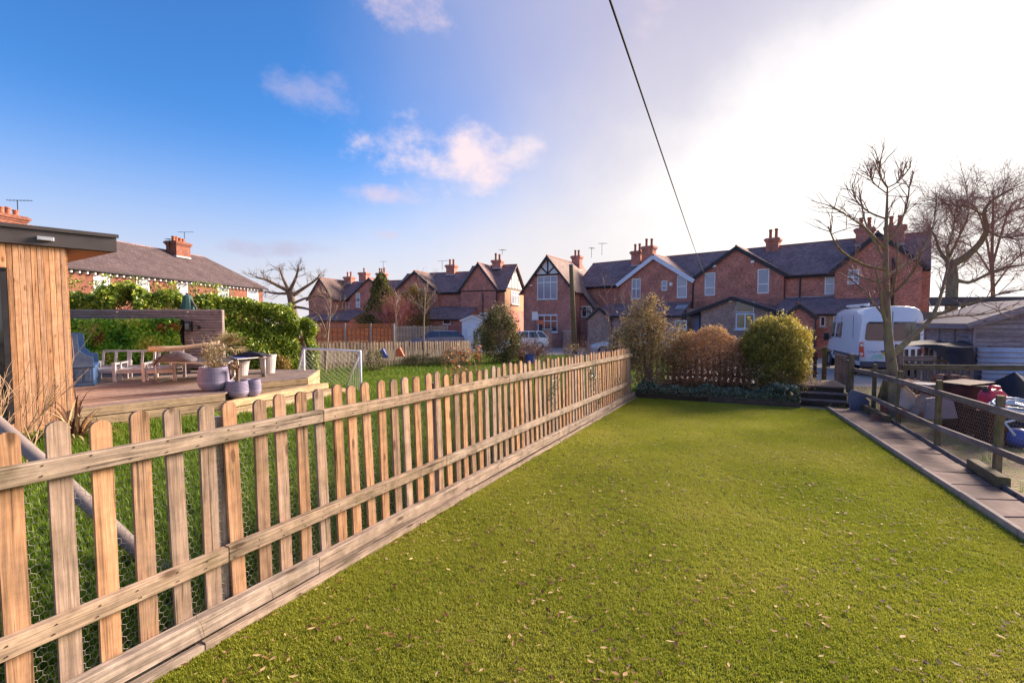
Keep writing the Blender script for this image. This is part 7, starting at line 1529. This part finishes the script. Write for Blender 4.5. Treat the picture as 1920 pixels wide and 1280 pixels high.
# leaning slabs and boards
def lean_slab(name, label, pxs, d, mat, th=.04, cat='slab', lean=.12):
    pts = [P(x, y, d) for x, y in pxs]; zm = min(p.z for p in pts); pts = [p+V(0, (p.z-zm)*lean, 0) for p in pts]; b = MB(); b.extr(pts, (0, th, 0)); return tag(b.build(name, mat, bevel=.004), label, cat)
lean_slab('slate_slab', 'rounded blue-grey slate slab leaning beside the garden steps', [(1597, 772), (1594, 745), (1602, 731), (1618, 736), (1632, 752), (1634, 778)], 9.0, 'slate_slab')
lean_slab('slate_slab', 'grey slate slab leaning behind the wire fence in front of the rusty tank', [(1737, 786), (1742, 748), (1790, 742), (1797, 784)], 7.0, 'slate_slab')
lean_slab('stone_slab', 'pale brown slab leaning at an angle behind the fence', [(1690, 762), (1698, 728), (1722, 742), (1712, 772)], 7.3, 'concrete')
t = thing('loose_board', 'grey board leaning diagonally between the pale slab and the slate', 'board', G(1716, 790)); board('board', P(1708, 785, 7.1), P(1736, 742, 7.4), .03, .13, 'grey_wood', t, up=(1, 0, .3))
t = thing('loose_board', 'pale narrow board leaning across the top of the pale slab', 'board', G(1700, 770)); board('board', P(1696, 724, 7.3), P(1718, 745, 7.2), .03, .035, 'new_pine', t)
t = thing('loose_board', 'mossy board standing upright behind the far fence post', 'board', G(1657, 765)); board('board', P(1653, 752, 8.8), P(1664, 715, 8.9), .03, .17, 'mossy_wood', t, up=(1, 0, 0))
lean_slab('brick_red_sheet', 'flat reddish slab lying behind the low fence rail', [(1640, 792), (1638, 774), (1676, 790), (1676, 806)], 7.9, 'loose_brick', cat='slab')
# piles of bricks and logs
def pile(name, label, cat, c, n, dims, spread, mat, seed):
    r = random.Random(seed); t = thing(name, label, cat, c)
    b = MB(); b.box((0, 0, 0), dims); me = b.mesh('piece', mat)
    for i in range(n):
        lay = int(i/(n/4)); o = bpy.data.objects.new('brick', me); link(o, t); o.location = (r.uniform(-1, 1)*spread[0]*(1-.18*lay), r.uniform(-1, 1)*spread[1]*(1-.18*lay), dims[2]*(.5+lay*1.02)); o.rotation_euler = (r.gauss(0, .08), r.gauss(0, .08), r.choice([0, 1.57])*1.0+r.gauss(0, .3))
    return t
c = P(1708, 712, 8.9); pile('brick_pile', 'small pile of old bricks beside the tree trunk', 'bricks', V(c.x, c.y, .15), 18, (.215, .10, .07), (.24, .16), 'loose_brick', 2)
c = P(1783, 706, 8.6); pile('brick_pile', 'pile of old bricks and stone in front of the pallet slats', 'bricks', V(c.x, c.y, .22), 40, (.24, .13, .085), (.36, .22), 'loose_brick', 3)
b = MB(); b.box((P(1745, 700, 8.75).x, 8.75, (.2+gz(9, 8.75))/2), (1.5, .5, .2-gz(9, 8.75))); tag(b.build('plinth_wall', 'brick_row'), 'low brick ledge carrying the brick piles', 'wall')
c = P(1735, 720, 8.3); b = MB(); b.box((c.x, c.y, c.z), (.45, .35, .04), .3); tag(b.build('stone_slab', 'slate_slab'), 'small flat slate lying between the brick piles and the fence', 'slab')
# long dark flat roof behind the shed
c0, c1 = P(1742, 566, 20), P(1990, 566, 17.5); t = thing('carport', 'long dark flat carport roof behind the grey shed', 'carport', V((c0.x+c1.x)/2, 19, -.4))
b = MB(); b.beam(c0, c1, 3.2, .30); b.build('roof', 'fascia_dark', t)
for f_ in (.06, .5, .94):
    p = c0.lerp(c1, f_); board('post', V(p.x, p.y-1.2, gz(p.x, p.y)), V(p.x, p.y-1.2, c0.z-.15), .12, .12, 'dark_wood', t, up=(1, 0, 0))
b = MB(); b.beam(V(c0.x, c0.y+1.5, .7), V(c1.x, c1.y+1.5, .7), .12, 2.6); b.build('back_wall', 'grey_wood', t)
